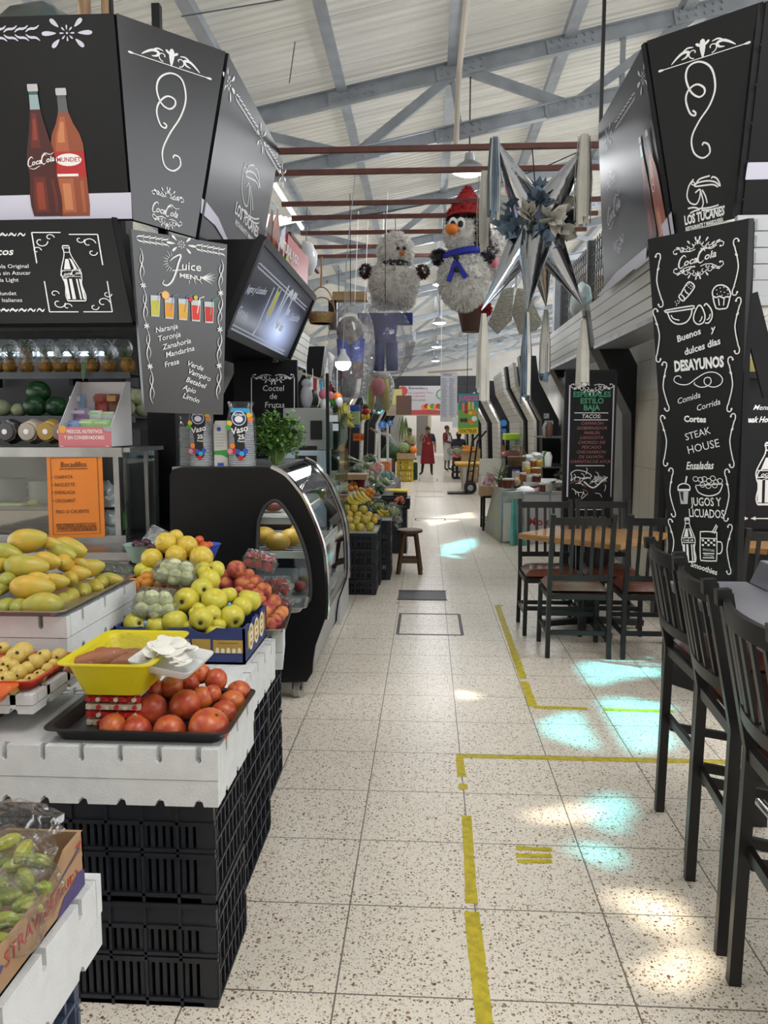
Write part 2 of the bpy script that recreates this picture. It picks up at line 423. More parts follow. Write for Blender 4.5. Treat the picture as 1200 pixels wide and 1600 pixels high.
def roof_mat():
    mt=bpy.data.materials.new('corrugated_roof'); mt.use_nodes=True; nt=mt.node_tree; L=nt.links.new; b=nt.nodes['Principled BSDF']
    tc=nd(nt,'ShaderNodeTexCoord'); src=tc.outputs['Object']; sx=nd(nt,'ShaderNodeSeparateXYZ'); L(src,sx.inputs[0])
    def mth(op,a,bv=None):
        m=nd(nt,'ShaderNodeMath',operation=op)
        for i,x in enumerate((a,bv)):
            if isinstance(x,(int,float)): m.inputs[i].default_value=x
            elif x is not None: L(x,m.inputs[i])
        return m.outputs[0]
    w=mth('SINE',mth('MULTIPLY',sx.outputs['Y'],2*PI/.125))
    bp=nd(nt,'ShaderNodeBump'); bp.inputs['Strength'].default_value=.55; bp.inputs['Distance'].default_value=.03; L(w,bp.inputs['Height']); L(bp.outputs[0],b.inputs['Normal'])
    q=mth('FRACT',mth('DIVIDE',mth('ADD',sx.outputs['Y'],100.3),1.0)); j=mth('LESS_THAN',q,.012)
    mp=nd(nt,'ShaderNodeMapping'); mp.inputs['Scale'].default_value=(.35,3.2,1); L(src,mp.inputs[0])
    n=nd(nt,'ShaderNodeTexNoise'); n.inputs['Scale'].default_value=1.6; n.inputs['Detail'].default_value=6; L(mp.outputs[0],n.inputs['Vector'])
    mr=nd(nt,'ShaderNodeMapRange'); mr.inputs[1].default_value=.35; mr.inputs[2].default_value=.68; L(n.outputs[0],mr.inputs[0])
    m0=nd(nt,'ShaderNodeMix',data_type='RGBA'); L(mr.outputs[0],m0.inputs[0]); m0.inputs[6].default_value=(.46,.45,.41,1); m0.inputs[7].default_value=(.31,.30,.27,1)
    m1=nd(nt,'ShaderNodeMix',data_type='RGBA'); L(j,m1.inputs[0]); L(m0.outputs[2],m1.inputs[6]); m1.inputs[7].default_value=(.08,.08,.08,1)
    L(m1.outputs[2],b.inputs['Base Color']); b.inputs['Roughness'].default_value=.6
    tl=nd(nt,'ShaderNodeBsdfTranslucent'); tl.inputs[0].default_value=(.74,.73,.67,1); mxs=nd(nt,'ShaderNodeMixShader'); mxs.inputs[0].default_value=.05; L(b.outputs[0],mxs.inputs[1]); L(tl.outputs[0],mxs.inputs[2]); L(mxs.outputs[0],nt.nodes['Material Output'].inputs[0]); L(bp.outputs[0],tl.inputs['Normal'])
    return mt
ROOF=roof_mat()
# ================================================================ setting
YEND=47.0
def roofz(x): return 5.62+.2*x
o=MB().bx(-9,9,-6,YEND,-.12,0).build('floor',floor_mat(),smooth=0); struct(o)
o.data.transform(Matrix.Translation(o.location)); o.location=(0,0,0)
# roof with skylight openings; sun comes down through the openings
SUN=Vector((.58,-.10,-1.0))
def roofpt(px,py):           # opening whose sunbeam lands on this floor spot
    p=atz(px,py,0); t=(5.62+.2*p.x)/(1+.2*SUN.x); q=p-SUN*t; return (q.x,q.y)
cy_spots=[[(884,1318),(930,1326),(982,1338),(968,1346),(925,1342),(890,1330)],[(932,1246),(962,1246),(975,1290),(948,1300)],
 [(862,1052),(960,1022),(1025,1030),(1030,1055),(960,1062),(880,1078)],[(840,1128),(960,1090),(1040,1100),(1045,1165),(960,1180),(880,1160)],
 [(690,852),(750,838),(756,844),(730,860),(720,873),(690,868)]]
wh_spots=[[(965,1402),(1040,1408),(1100,1445),(1045,1470),(1010,1450)],[(1015,1510),(1065,1485),(1120,1490),(1090,1525),(1020,1545)],[(800,1268),(900,1264),(980,1240),(960,1272),(840,1282)],
 [(700,1075),(745,1060),(750,1110),(705,1112)],[(660,812),(735,800),(745,808),(670,822)],[(680,758),(745,752),(745,757),(680,764)]]
holes=[[roofpt(*p) for p in q] for q in cy_spots+wh_spots]
def inpoly(x,y,P):
    r=False;k=len(P)-1
    for i in range(len(P)):
        if (P[i][1]>y)!=(P[k][1]>y) and x<(P[k][0]-P[i][0])*(y-P[i][1])/(P[k][1]-P[i][1])+P[i][0]: r=not r
        k=i
    return r
HX0,HX1,HY0,HY1,HC=-5.0,1.0,1.0,19.0,.06
mb=MB(); rz_=lambda x:roofz(x)
def rq(m,x0,x1,y0,y1,dz=0): m.add([(x0,y0,rz_(x0)+dz),(x1,y0,rz_(x1)+dz),(x1,y1,rz_(x1)+dz),(x0,y1,rz_(x0)+dz)],[(0,1,2,3)])
rq(mb,-9,HX0,-6,YEND); rq(mb,HX1,9,-6,YEND); rq(mb,HX0,HX1,-6,HY0); rq(mb,HX0,HX1,HY1,YEND)
wm=[MB(),MB()]; nx=round((HX1-HX0)/HC); y=HY0; yy=[HY0+HC*i for i in range(round((HY1-HY0)/HC)+1)]
for j in range(len(yy)-1):
    st=[next((1+(h>=len(cy_spots)) for h,P in enumerate(holes) if inpoly(HX0+HC*(i+.5),yy[j]+HC/2,P)),0) for i in range(nx)]; a=0
    for i in range(1,nx+1):
        if i==nx or st[i]!=st[a]:
            rq(mb if st[a]==0 else wm[st[a]-1],HX0+HC*a,HX0+HC*i,yy[j],yy[j+1],0); a=i
o=mb.build('ceiling',ROOF,smooth=0); struct(o); o.data.transform(Matrix.Translation(o.location)); o.location=(0,0,0)
def tint(n,c):
    m=bpy.data.materials.new(n); m.use_nodes=True; nt=m.node_tree; nt.nodes.remove(nt.nodes['Principled BSDF']); t=nd(nt,'ShaderNodeBsdfTransparent'); t.inputs[0].default_value=(*c,1); nt.links.new(t.outputs[0],nt.nodes['Material Output'].inputs[0]); return m
struct(wm[0].build('window_1',tint('tinted_rooflight',(.09,.62,.78)),smooth=0)); struct(wm[1].build('window_2',tint('clear_rooflight',(.62,.58,.5)),smooth=0))
# purlins along the hall
for x in (-7,-5.6,-4.3,-3.1,-2.05,-.98,.24,1.5,2.75,4.0,5.4,7):
    mb=MB(); z=roofz(x)
    mb.bx(x-.035,x+.035,-6,YEND,z-.16,z-.012); mb.bx(x-.05,x+.07,-6,YEND,z-.165,z-.15)
    struct(mb.build('beam',GREYM,smooth=0))
def truss(Y,full=True):
    mb=MB()
    def zt(x): return roofz(x)-.2
    def zb(x): return roofz(x)-.86
    for (f,w) in ((zt,.15),(zb,.13)):
        mb.bar((-6.5,Y,f(-6.5)),(6.5,Y,f(6.5)),.09,w)
        mb.bar((-6.5,Y-.05,f(-6.5)+w/2),(6.5,Y-.05,f(6.5)+w/2),.09,.012)
    n=-6
    xs=[-6.1,-4.9,-3.7,-2.35,-.85,.35,1.55,2.9,4.2,5.4]
    for i in range(len(xs)-1):
        a,b=xs[i],xs[i+1]
        if i%2==0: p,q=(a,Y,zb(a)),(b,Y,zt(b))
        else: p,q=(a,Y,zt(a)),(b,Y,zb(b))
        mb.bar(p,q,.07,.085); mb.bar((p[0],Y-.04,p[2]),(q[0],Y-.04,q[2]),.012,.1)
    for x in (.35,2.1): mb.bar((x-.12 if x<1 else x,Y,zt(x)),(x,Y,zb(x)),.05,.05)
    if full:
        for x in xs:
            for f in (zt,zb):
                mb.bar((x-.28,Y-.055,f(x-.28)),(x+.28,Y-.055,f(x+.28)),.012,.17)
                for k in range(6):
                    for dz in (-.035,.035):
                        xx=x-.22+k*.088; mb.cyl((xx,Y-.06,f(xx)+dz),(xx,Y-.078,f(xx)+dz),.014,n=6)
    o=mb.build('trim_1' if False else 'roof_truss_beam',GREYM,smooth=0); struct(o)
for Y in (9.0,13.6,18.2,22.8,27.4,32,36.6,41.2): truss(Y,Y<15)
for i in range(24):   # light cross braces between trusses, seen far down the hall
    pass
# end wall with the opening at the far end, bright room behind it
WALLC=pm('end_wall',(.62,.60,.57),r=.7,var=.1,vs=2); WALLL=pm('light_wall',(.72,.70,.68),r=.7)
YW=44.0
mb=MB(); mb.bx(-9,-1.35,YW,YW+.3,0,6.9); mb.bx(2.1,9,YW,YW+.3,0,7.4); mb.bx(-1.35,2.1,YW,YW+.3,3.0,6.6); struct(mb.build('wall_far',WALLC,smooth=0))
mb=MB(); mb.bx(-9,9,YEND-.15,YEND,0,4.2); struct(mb.build('wall_end',WALLL,smooth=0))
struct(MB().bx(-9,9,-6.2,-6,0,7.6).build('wall_near',WALLC,smooth=0))  # unseen wall added behind the camera to keep sky light out
struct(MB().bx(-.62,.02,YW-.5,YW-.1,0,3.0).build('pillar',pm('dusty_pillar',(.36,.33,.29),r=.7)))
struct(MB().bx(.02,.2,YW-.45,YW-.1,0,3.0).build('trim_1',pm('pale_strip',(.85,.8,.6),r=.6)))
mb=MB(); mb.bx(-1.6,2.2,30,30.25,2.02,2.5); struct(mb.build('lintel',tile_mat('lintel_tile',(.42,.36,.26),(.2,.17,.12),.9,.24,('X','Z')),smooth=0))
# floor markings and covers
YP=pm('floor_yellow',(.62,.50,.03),r=.55,var=.3,vs=30)
def strip(a,b,w,gaps,seed):
    rr=random.Random(seed); a=Vector(a);b=Vector(b);L=(b-a).length;d=(b-a)/L;n=Vector((-d.y,d.x,0)); mb=MB(); t=0
    while t<L:
        l=min(.04+rr.random()*.05,L-t)
        if rr.random()>gaps:
            e0,e1=[w/2*(1-.18*rr.random()) for _ in (0,1)]
            p=a+d*t;q=a+d*(t+l+.001); z=Vector((0,0,.0012))
            mb.add([p-n*e0+z,p+n*e0+z,q+n*e1+z,q-n*e1+z],[(0,1,2,3)])
        t+=l
    return struct(mb.build('floor_marking_line',YP,smooth=0))
strip(atz(762,1640,0),atz(737,1425,0),.052,0,1); strip(atz(737,1412,0),atz(729,1275,0),.042,.02,2); strip(atz(724,1234,0),atz(718,1184,0),.042,.08,3)
strip(atz(713,1181,0),atz(905,1186,0),.045,.06,4); strip(atz(905,1186,0),atz(1165,1192,0),.045,.02,5)
strip(atz(777,946,0),atz(833,1104,0),.055,.01,6); strip(atz(833,1105,0),atz(1052,1112,0),.045,.15,7); strip(atz(777,946,0),atz(880,950,0),.04,.3,8)
strip(atz(806,1325,0),atz(862,1328,0),.03,.12,9); strip(atz(806,1337,0),atz(862,1338,0),.03,.25,10); strip(atz(808,1346,0),atz(862,1346,0),.028,.15,11)
GRT=pm('drain_grate',(.07,.07,.075),r=.5,m=.5)
def grate(x0,x1,y0,y1):
    mb=MB(); mb.bx(x0,x1,y0,y1,.0005,.002)
    n=int((x1-x0)/.02)
    for i in range(n+1): x=x0+(x1-x0)*i/n; mb.bx(x-.004,x+.004,y0,y1,.002,.006)
    for y in (y0,y1): mb.bx(x0-.01,x1+.01,y-.01,y+.01,.001,.007)
    return struct(mb.build('floor_drain_panel',GRT,smooth=0))
p=atz(622,937,0);q=atz(697,924,0); grate(p.x,q.x-.01,p.y,q.y)
for (a,b,c,d) in ((621,991,717,960),(649,813,695,810.5),(655,752,683,748)):
    p=atz(a,b,0);q=atz(c,d,0); mb=MB(); w=.012
    x0,x1,y0,y1=p.x,q.x,p.y,q.y
    mb.bx(x0,x1,y0-w,y0+w,0,.002);mb.bx(x0,x1,y1-w,y1+w,0,.002);mb.bx(x0-w,x0+w,y0,y1,0,.002);mb.bx(x1-w,x1+w,y0,y1,0,.002)
    struct(mb.build('floor_cover_frame',GRT,smooth=0))
p=atz(648,776,0);q=atz(692,768,0); mb=MB(); mb.bx(p.x,q.x,p.y-.03,p.y,0,.003);mb.bx(p.x,q.x,q.y-.03,q.y,0,.003); struct(mb.build('floor_joint_line',GRT,smooth=0))
# ---------------------------------------------------------------- stall rows: kinked black columns with facing between them
PROF=[(1.98,0),(1.92,1.69),(1.58,2.33),(1.52,2.75)]
def prof(s,y0,y1,depth,inset=0):
    a=[(s*(x+inset),y0,z) for x,z in PROF]; b=[(s*(x+inset+depth),y0,z) for x,z in PROF[::-1]]
    return a+b,(0,y1-y0,0)
def column(s,y,w=.34):
    mb=MB(); mb.prism(*prof(s,y-w/2,y+w/2,.28)); return struct(mb.build('column',BLK,smooth=0))
def facing(s,y0,y1):
    """white tiled facing that follows the kink of the frame"""
    mb=MB(); mb.prism(*prof(s,y0,y1,.06,.04)); return struct(mb.build('wall_right_panel' if s>0 else 'wall_left_panel',SLATF,smooth=0))
def shutter(s,y0,y1):
    mb=MB(); x=1.50
    mb.prism([(s*x,y0,2.70),(s*(x+.06),y0,2.32),(s*(x+.35),y0,2.32),(s*(x+.35),y0,2.70)],(0,y1-y0,0),mi=0)
    mb.bx(min(s*(x+.05),s*(x+.37)),max(s*(x+.05),s*(x+.37)),y0,y1,2.29,2.325,mi=1)
    return struct(mb.build('wall_right_shutter' if s>0 else 'wall_left_shutter',[SLATR,GALV],smooth=0))
for y in (7.6,10.2,13.3,15.6,20.2,25,29.5,34,38.5): column(1,y)
for y in (8.0,11.6,14.2,16.8,19.2,22,25,28.5,32,36,40): column(-1,y,.3)
for y in (15.0,17.6,22.6,27.3,32,36.5): facing(1,y-.9 if y>16 else y-.5,y+1.1 if y>16 else y+.3)
for y in (12.6,18,23.5,30.3): facing(-1,y-.45,y+.4)
shutter(1,5.3,7.42); shutter(1,7.78,10.0); shutter(-1,7.3,9.9)
# upper enclosure boards above the rows (dark storage cages)
MESHW=pm('dark_cage',(.05,.052,.055),r=.6)
for s in (1,-1):
    mb=MB(); X0=1.72
    y0=6.9 if s>0 else 7.2
    for y in [y0+i*.1 for i in range(int(3.2/.1))]:
        if s>0 and y<13: mb.bx(X0-.006,X0+.006,y-.006,y+.006,2.75,3.5)
    if s>0:
        for k in range(8): mb.bx(X0-.006,X0+.006,y0,10.1,2.75+.1*k-.006,2.75+.1*k+.006)
        for y in (y0,8.5,10.1): mb.bx(X0-.04,X0+.04,y-.04,y+.04,2.7,3.52)
        struct(mb.build('wall_right_mesh',MESHW,smooth=0))
# walls behind the stall fronts
mb=MB(); mb.bx(2.25,2.4,6.3,YW,0,2.7); struct(mb.build('wall_right',pm('stall_back',(.34,.33,.31),r=.8,var=.15,vs=2),smooth=0))
mb=MB(); mb.bx(-2.55,-2.4,6.6,YW,0,2.7); struct(mb.build('wall_left',pm('stall_back_left',(.12,.115,.11),r=.8,var=.2,vs=2),smooth=0))
mb=MB(); mb.bx(1.96,2.3,6.35,7.43,0,1.9,mi=0); mb.bx(1.96,2.3,6.35,7.43,1.9,2.3,mi=1); struct(mb.build('wall_right_tile',[TILEB,tile_mat('pale_tile',(.66,.66,.62),(.4,.4,.38),.5,.36,('Y','Z'))],smooth=0))
mb=MB(); mb.bx(1.90,1.98,6.40,6.52,0,1.86); mb.bx(1.90,1.98,6.10,6.52,1.80,1.90); struct(mb.build('door_1_frame',BLK,smooth=0))
mb=MB(); mb.bx(1.97,6,6.5,6.62,0,3.2); struct(mb.build('wall_back',TILEB2,smooth=0))
# stall on the left: rear wall and side
mb=MB(); mb.bx(-6,-2.35,6.05,6.2,0,3.4); struct(mb.build('wall_back_left',pm('juice_bar_back',(.07,.07,.068),r=.6,var=.2,vs=3),smooth=0))
mb=MB(); mb.bx(-6,-1.8,4.55,6.1,2.56,2.62); struct(mb.build('ceiling_stall',BLKP,smooth=0))
# ---------------------------------------------------------------- drawing on panels from where the marks sit on the board
def cr(pts,n=5,closed=False):
    out=[];k=len(pts)
    for i in range(k if closed else k-1):
        p0,p1,p2,p3=[pts[(i+j)%k] if closed else pts[min(max(i+j,0),k-1)] for j in (-1,0,1,2)]
        for s in range(n):
            t=s/n
            out.append(tuple(.5*(2*p1[a]+(p2[a]-p0[a])*t+(2*p0[a]-5*p1[a]+4*p2[a]-p3[a])*t*t+(3*p1[a]-p0[a]-3*p2[a]+p3[a])*t**3) for a in (0,1)))
    if not closed: out.append(pts[-1])
    return out
class PD(Deco):
    def __init__(s,TL,TR,BR,BL,lift=.003):
        W=((Vector(TR)-Vector(TL)).length+(Vector(BR)-Vector(BL)).length)*500; H=((Vector(BL)-Vector(TL)).length+(Vector(BR)-Vector(TR)).length)*500
        Deco.__init__(s,TL,TR,BR,BL,W,H,lift)
    def inv(s,px,py):
        d=ray(px,py); c=s.c; P=CP+d*((c[0]-CP).dot(s.n)/d.dot(s.n)); a=b=.5
        for _ in range(12):
            f=c[0]*(1-a)*(1-b)+c[1]*a*(1-b)+c[2]*a*b+c[3]*(1-a)*b-P
            da=(c[1]-c[0])*(1-b)+(c[2]-c[3])*b; db=(c[3]-c[0])*(1-a)+(c[2]-c[1])*a
            A,B,D=da.dot(da),da.dot(db),db.dot(db); e,g=-da.dot(f),-db.dot(f); det=A*D-B*B
            a+=(e*D-g*B)/det; b+=(A*g-B*e)/det
        return (a*s.W,b*s.H)
    def sc(s,px,py):
        a=s.inv(px,py-4);b=s.inv(px,py+4); return math.hypot(a[0]-b[0],a[1]-b[1])/8
    def ps(s,pts,w,mt,n=5,taper=0,closed=False,o=(0,0),k=1.0):
        q=[s.inv(o[0]+x/k,o[1]+y/k) for x,y in pts]; return s.stroke(cr(q,n,closed) if n>1 else q,w*s.sc(o[0]+pts[0][0]/k,o[1]+pts[0][1]/k),mt,closed,taper)
    def pp(s,pts,mt,n=1,o=(0,0),k=1.0):
        q=[s.inv(o[0]+x/k,o[1]+y/k) for x,y in pts]; return s.poly(cr(q,n,True) if n>1 else q,mt)
    def pt(s,t,px,py,cap,mt,**k):
        u,v=s.inv(px,py); return s.text(t,u,v,cap*s.sc(px,py)/.7,mt,**k)
    def cola(s,px,py,w,mt,rot=0):
        """the flowing soft-drink wordmark"""
        u,v=s.inv(px,py); k=s.sc(px,py)*w/100; ca,sa=math.cos(math.radians(rot)),math.sin(math.radians(rot))
        def T(p): return [(u+(x*ca+y*sa)*k,v+(-x*sa+y*ca)*k) for x,y in p]
        s.text('oca',*T([(-19,2)])[0],26*k,mt,rot=rot+6,bold=.02,shear=.35); s.text('ola',*T([(32,-3)])[0],26*k,mt,rot=rot+6,bold=.02,shear=.35)
        s.stroke(cr(T([(-28,-10),(-33,-17),(-44,-8),(-49,8),(-44,15),(-34,10)])),4.2*k,mt,taper=1)
        s.stroke(cr(T([(22,-16),(17,-22),(6,-12),(2,4),(8,11),(17,6)])),4.2*k,mt,taper=1)
        s.stroke(cr(T([(-47,20),(-30,24),(-14,18),(-6,15)])),2.6*k,mt,taper=1); s.stroke(cr(T([(4,-15),(18,-26),(36,-20),(52,-26)])),2.6*k,mt,taper=1); s.stroke(T([(-4,0),(3,-1)]),3*k,mt)
    def layer(s,name):
        t=object.__new__(PD); t.__dict__=dict(s.__dict__); t.mb=MB(); t.mats=[]; t.k=s.k+30; s.k+=90; t.subs=[]; s.__dict__.setdefault('subs',[]).append((name,t)); return t
    def bottle(s,*a,**k): s.layer('bottle_print').bottle_(*a,**k)
    def bottle_(s,x,y0,x1,y1,w,kind,lab=True):
        """printed glass bottle; x,y0 crown, x1,y1 base"""
        u0,v0=s.inv(x,y0);u1,v1=s.inv(x1,y1); a,b=s.inv(x1-w/2,y1),s.inv(x1+w/2,y1); hw=(b[0]-a[0])/2
        if kind=='c': pf=[(0,.30),(.015,.32),(.05,.32),(.06,.27),(.10,.27),(.18,.3),(.30,.46),(.42,.66),(.52,.84),(.60,.9),(.66,.82),(.72,.82),(.85,.98),(.95,.96),(1,.86)]
        else: pf=[(0,.3),(.015,.33),(.05,.33),(.06,.27),(.16,.29),(.22,.36),(.30,.62),(.36,.88),(.42,1),(.96,1),(1,.92)]
        def I(t):
            for (t0,a0),(t1,a1) in zip(pf,pf[1:]):
                if t<=t1: return a0+(a1-a0)*(t-t0)/(t1-t0)
            return pf[-1][1]
        def seg(t0,t1,f0,f1,mt):
            ts=[t0+(t1-t0)*i/10 for i in range(11)]; c=lambda t,f:(u0+(u1-u0)*t+hw*I(t)*f,v0+(v1-v0)*t)
            s.poly([c(t,f1) for t in ts]+[c(t,f0) for t in ts[::-1]],mt)
        P=lambda n,c: pm(n,c,r=.4)
        seg(0,.055,-1,1,P('crown_print',(.55,.55,.55))); seg(.055,.08,-1,1,P('glass_print_dark',(.05,.12,.10)) if kind=='c' else P('glass_print_grey',(.10,.10,.11)))
        seg(.08,.19,-1,1,P('glass_print',(.33,.45,.48)) if kind=='c' else P('glass_print_smoke',(.12,.12,.13)))
        base,hi,md=((.07,.012,.01),(.30,.045,.02),(.14,.02,.012)) if kind=='c' else ((.30,.075,.03),(.62,.24,.10),(.45,.12,.05))
        seg(.19,1,-1,1,P('drink_base_'+kind,base)); seg(.22,.5,-.7,.1,P('drink_mid_'+kind,md)); seg(.26,.42,-.55,-.1,P('drink_light_'+kind,hi))
        seg(.70,.97,-.75,.15,P('drink_mid_'+kind,md)); seg(.74,.95,-.55,-.05,P('drink_light_'+kind,hi)); seg(.72,.97,.55,.75,P('drink_mid_'+kind,md))
        if lab:
            if kind=='c': seg(.48,.70,-1,1,P('drink_base_c',base)); s.cola(x+(x1-x)*.57,y0+(y1-y0)*.585,w*.92,WHT,rot=4)
            else:
                seg(.49,.69,-1,1,RED); cu=(u0+(u1-u0)*.56,v0+(v1-v0)*.555); s.disc(cu[0],cu[1],hw*.8,WHT,ry=hw*.36); s.text('MUNDET',cu[0],cu[1],hw*.36,RED,bold=.02); seg(.665,.685,-.8,.5,WHT)
    def toucan(s,T,mt,w=3.0):
        W=w
        for p in ([(775,1085),(800,1050),(860,1030)],[(868,1045),(880,1036),(905,1050),(921,1090),(890,1066),(840,1060),(780,1075),(775,1092),(830,1086),(880,1082),(908,1096)],
          [(765,1050),(738,1090),(727,1150),(745,1188),(780,1196),(800,1160),(803,1110),(775,1130)],[(803,1110),(815,1150),(822,1190),(812,1222)],[(815,1112),(835,1150),(845,1190)],[(800,1222),(860,1216),(912,1200)],[(812,1232),(870,1228),(910,1216)],[(732,1222),(770,1216),(800,1228),(770,1236),(745,1250)]):
            s.ps([T(*q) for q in p],W,mt,taper=0)
        u=[T(762+9*math.cos(a),1075+9*math.sin(a)) for a in [i*PI/5 for i in range(10)]]; s.ps(u,W*.7,mt,closed=True,n=2)
    def wave(s,x0,y0,x1,y1,n,amp,w,mt):
        for i in range(n):
            a=(x0+(x1-x0)*i/n,y0+(y1-y0)*i/n); b=(x0+(x1-x0)*(i+.86)/n,y0+(y1-y0)*(i+.86)/n)
            s.ps([(a[0]+amp*math.sin(2*PI*t/8)+(b[0]-a[0])*t/8,a[1]+(b[1]-a[1])*t/8) for t in range(9)],w,mt,n=3,taper=1)
            s.ps([(a[0]-amp*.8*math.sin(2*PI*t/8)+(b[0]-a[0])*(t+4)/12,a[1]+(b[1]-a[1])*(t+2)/12) for t in range(9)],w*.7,mt,n=3,taper=1)
            c=(x0+(x1-x0)*(i+.93)/n,y0+(y1-y0)*(i+.93)/n); u,v=s.inv(*c); k=s.sc(*c)
            if i<n-1:
                for q in range(6): s.petal(u,v,q*PI/3+.3,5*k,2.2*k,mt)
    def scroll(s,x,y,w,h,mt,up=1):
        u,v=s.inv(x,y); k=s.sc(x,y); return s.scrolls(u,v,w*k,h*k,mt,up)
    def quill(s,x,y,w,mt):
        """long arrow rule with acanthus crest"""
        u,v=s.inv(x,y);k=s.sc(x,y)*w/100
        s.stroke([(u-50*k,v+14*k),(u+50*k,v+14*k)],1.1*k,mt)
        for sg in (1,-1):
            s.petal(u+sg*44*k,v+14*k,0 if sg>0 else PI,8*k,3.4*k,mt)
            s.stroke(cr([(u+sg*a*k,v+b*k) for a,b in ((36,11),(29,5),(22,1),(16,2),(18,7),(24,9))]),3.4*k,mt,taper=1)
            s.spiral(u+sg*10*k,v+5*k,7*k,1.2*k,PI/2,-sg*5,1.3*k,mt,n=14)
            s.stroke(cr([(u+sg*a*k,v+b*k) for a,b in ((24,2),(17,-3),(10,-2))]),2*k,mt,taper=1)
        s.petal(u,v+15*k,-PI/2,24*k,7*k,mt); s.petal(u-1*k,v+1*k,-PI*.75,9*k,3.4*k,mt); s.petal(u+1*k,v+1*k,-PI*.25,9*k,3.4*k,mt)
def board(name,label,cat,TL,TR,BR,BL,th,mt=SIGN,group=None,frame=None):
    """a sign board: slab plus its artwork"""
    c=[Vector(p) for p in (TL,TR,BR,BL)]; n_=(c[3]-c[0]).cross(c[1]-c[0]); dd=c[2]-CP; c[2]=CP+dd*((c[0]-CP).dot(n_)/dd.dot(n_)); base=(c[2]+c[3])/2; o=thing(name,label,cat,base,0,group); mb=MB(); slab(mb,*c,th); mb.build('board',mt,o,smooth=0)
    if frame:
        fb=MB(); n=(c[3]-c[0]).cross(c[1]-c[0]).normalized()
        for i in range(4): fb.bar(c[i]-n*.01,c[(i+1)%4]-n*.01,frame,.03,up=n)
        fb.build('frame',BLK,o,smooth=0)
    return o,PD(*c)
QS=[(680,512),(692,522),(688,534),(668,522),(652,470),(662,428),(695,402),(726,415),(728,440),(705,455),(672,432),(652,375),(665,325),(712,306),(758,335),(773,415),(750,490),(705,560),(676,630),(685,690),(720,713),(750,692),(746,658),(726,648),(720,660)]
# ================================================================ signs of the juice stall (left)
LTL,LTR,LBR,LBL=atz(182,20.6,3.75),atz(352.5,80.6,3.75),atz(305.6,371,2.7),atz(208,343,2.7)
g=V(.012,-.012,0)
o,d=board('fascia_sign','pale grey-lit black corner fascia board with white swirl and cola wordmark, left stall','sign',LTL,LTR,LBR,LBL,.03)
K=2.667
d.quill(268,87,118,WHT); d.ps(QS,2.6,WHT,k=K); d.cola(258,331,56,WHT,rot=-6); d.scroll(262,310,66,12,WHT,1); d.scroll(261,341,66,13,WHT,-1); d.build(o)
FT=LTL-V(.015,0,0); FBt=LBL-V(.015,0,0)
o,d=board('fascia_sign','wide black fascia board with two printed soda bottles and white flower border','sign',FT-V(2.2,0,0),FT,FBt,FBt-V(2.2,0,0),.03,SIGNM)
u,v=d.inv(105,52); k=d.sc(105,52); d.flower(u,v,25*k,LAV,1.35); a=d.inv(-60,54); b=d.inv(60,52); d.braid(a[0],a[1],b[0],b[1],7,24*k,LAV)
d.pp([(-120,309),(205,301),(207,342),(-120,346)],LAV); d.bottle(95,138,118,338,50,'m'); d.bottle(51,132,76,338,50,'c'); d.build(o)
AT,AB=LTR+V(.006,.02,0),LBR+V(.006,.02,0)
AT2,AB2=V(AT.x,6.32,3.75),V(AB.x,6.32,2.7)
o,d=board('fascia_sign','grey-lit black fascia board facing the aisle with toucan drawing and floral border, left stall','sign',AT,AT2,AB2,AB,.03,SIGN2)
def TL_(x,y): return (372+(x-690)*.145,  236+(y-1030)*.45+ (x-690)*.13)
d.toucan(TL_,WHT,2.2); d.pt('LOS TUCANES',386,346,16,WHT,bold=.03,sx=1.0); d.pt('RESTAURANTE Y MARISQUERIA',385,366,7,WHT,bold=.02)
for (x,y,r) in ((357,130,16),(408,216,13),(441,274,10)):
    u,v=d.inv(x,y);k=d.sc(x,y); d.flower(u,v,r*k*1.5,WHT,1.3)
for a,b,n in (((368,150),(401,203),8),((415,230),(437,266),8)):
    p,q=d.inv(*a),d.inv(*b); d.braid(p[0],p[1],q[0],q[1],n,15*d.sc(*a),WHT)
d.pp([(314,309),(322,316),(340,340),(357,380),(352,380),(335,352),(312,332)],LAV); d.bottle(426,312,418,392,12,'c',lab=False); d.bottle(433,322,427,394,12,'m',lab=False); d.pp([(438,360),(445,352),(440,400),(434,400)],LAV); d.build(o)
# corner rails and brackets of the fascia frame
mb=MB()
for a,b in ((LTL,LBL),(LTR,LBR)): mb.bar(a+V(0,.03,0),b+V(0,.03,0),.03,.03)
mb.bar(LTL+V(-2.2,.3,0),LTL+V(0,.3,0),.04,.04); mb.bar(LTR+V(-.1,.15,-.05),V(LTR.x-.1,6.2,3.7),.04,.04); mb.bar(LTL+V(-.2,.4,-1.1),LTL+V(-.2,.4,.35),.04,.04); mb.bar(LTL+V(-.02,.7,-1.1),LTL+V(-.02,.7,.4),.05,.05)
tag(mb.build('sign_support','black steel rails standing behind the juice stall fascia boards',smooth=0) if False else mb.build('sign_support',BLK,smooth=0),'black steel rails standing behind the juice stall fascia boards','frame')
for x0,x1,r,w in ((117,136,.035,'thicker'),(154,164,.022,'thinner')):
    p=at((x0+x1)/2,20,4.6); mb=MB(); mb.cyl((p.x,4.6,2.7),(p.x+.01,4.65,4.5),r,n=12); tag(mb.build('wooden_post',pm('raw_wood',(.38,.24,.13),r=.7,var=.3,vs=8,stretch=(6,6,1))),w+' bare wooden post rising behind the bottle fascia board','post')
p=at(48,24,4.5); mb=MB(); mb.ball((p.x,4.6,p.z-.12),.24,n=12,sc=(1.2,.8,.9),fn=lambda q:q*(1+.15*mnoise.noise(q*3))); tag(mb.build('bundle',pm('grey_plastic_sack',(.08,.09,.08),r=.5,var=.3,vs=5)),'dark sack bundled on top of the bottle fascia board','bundle')
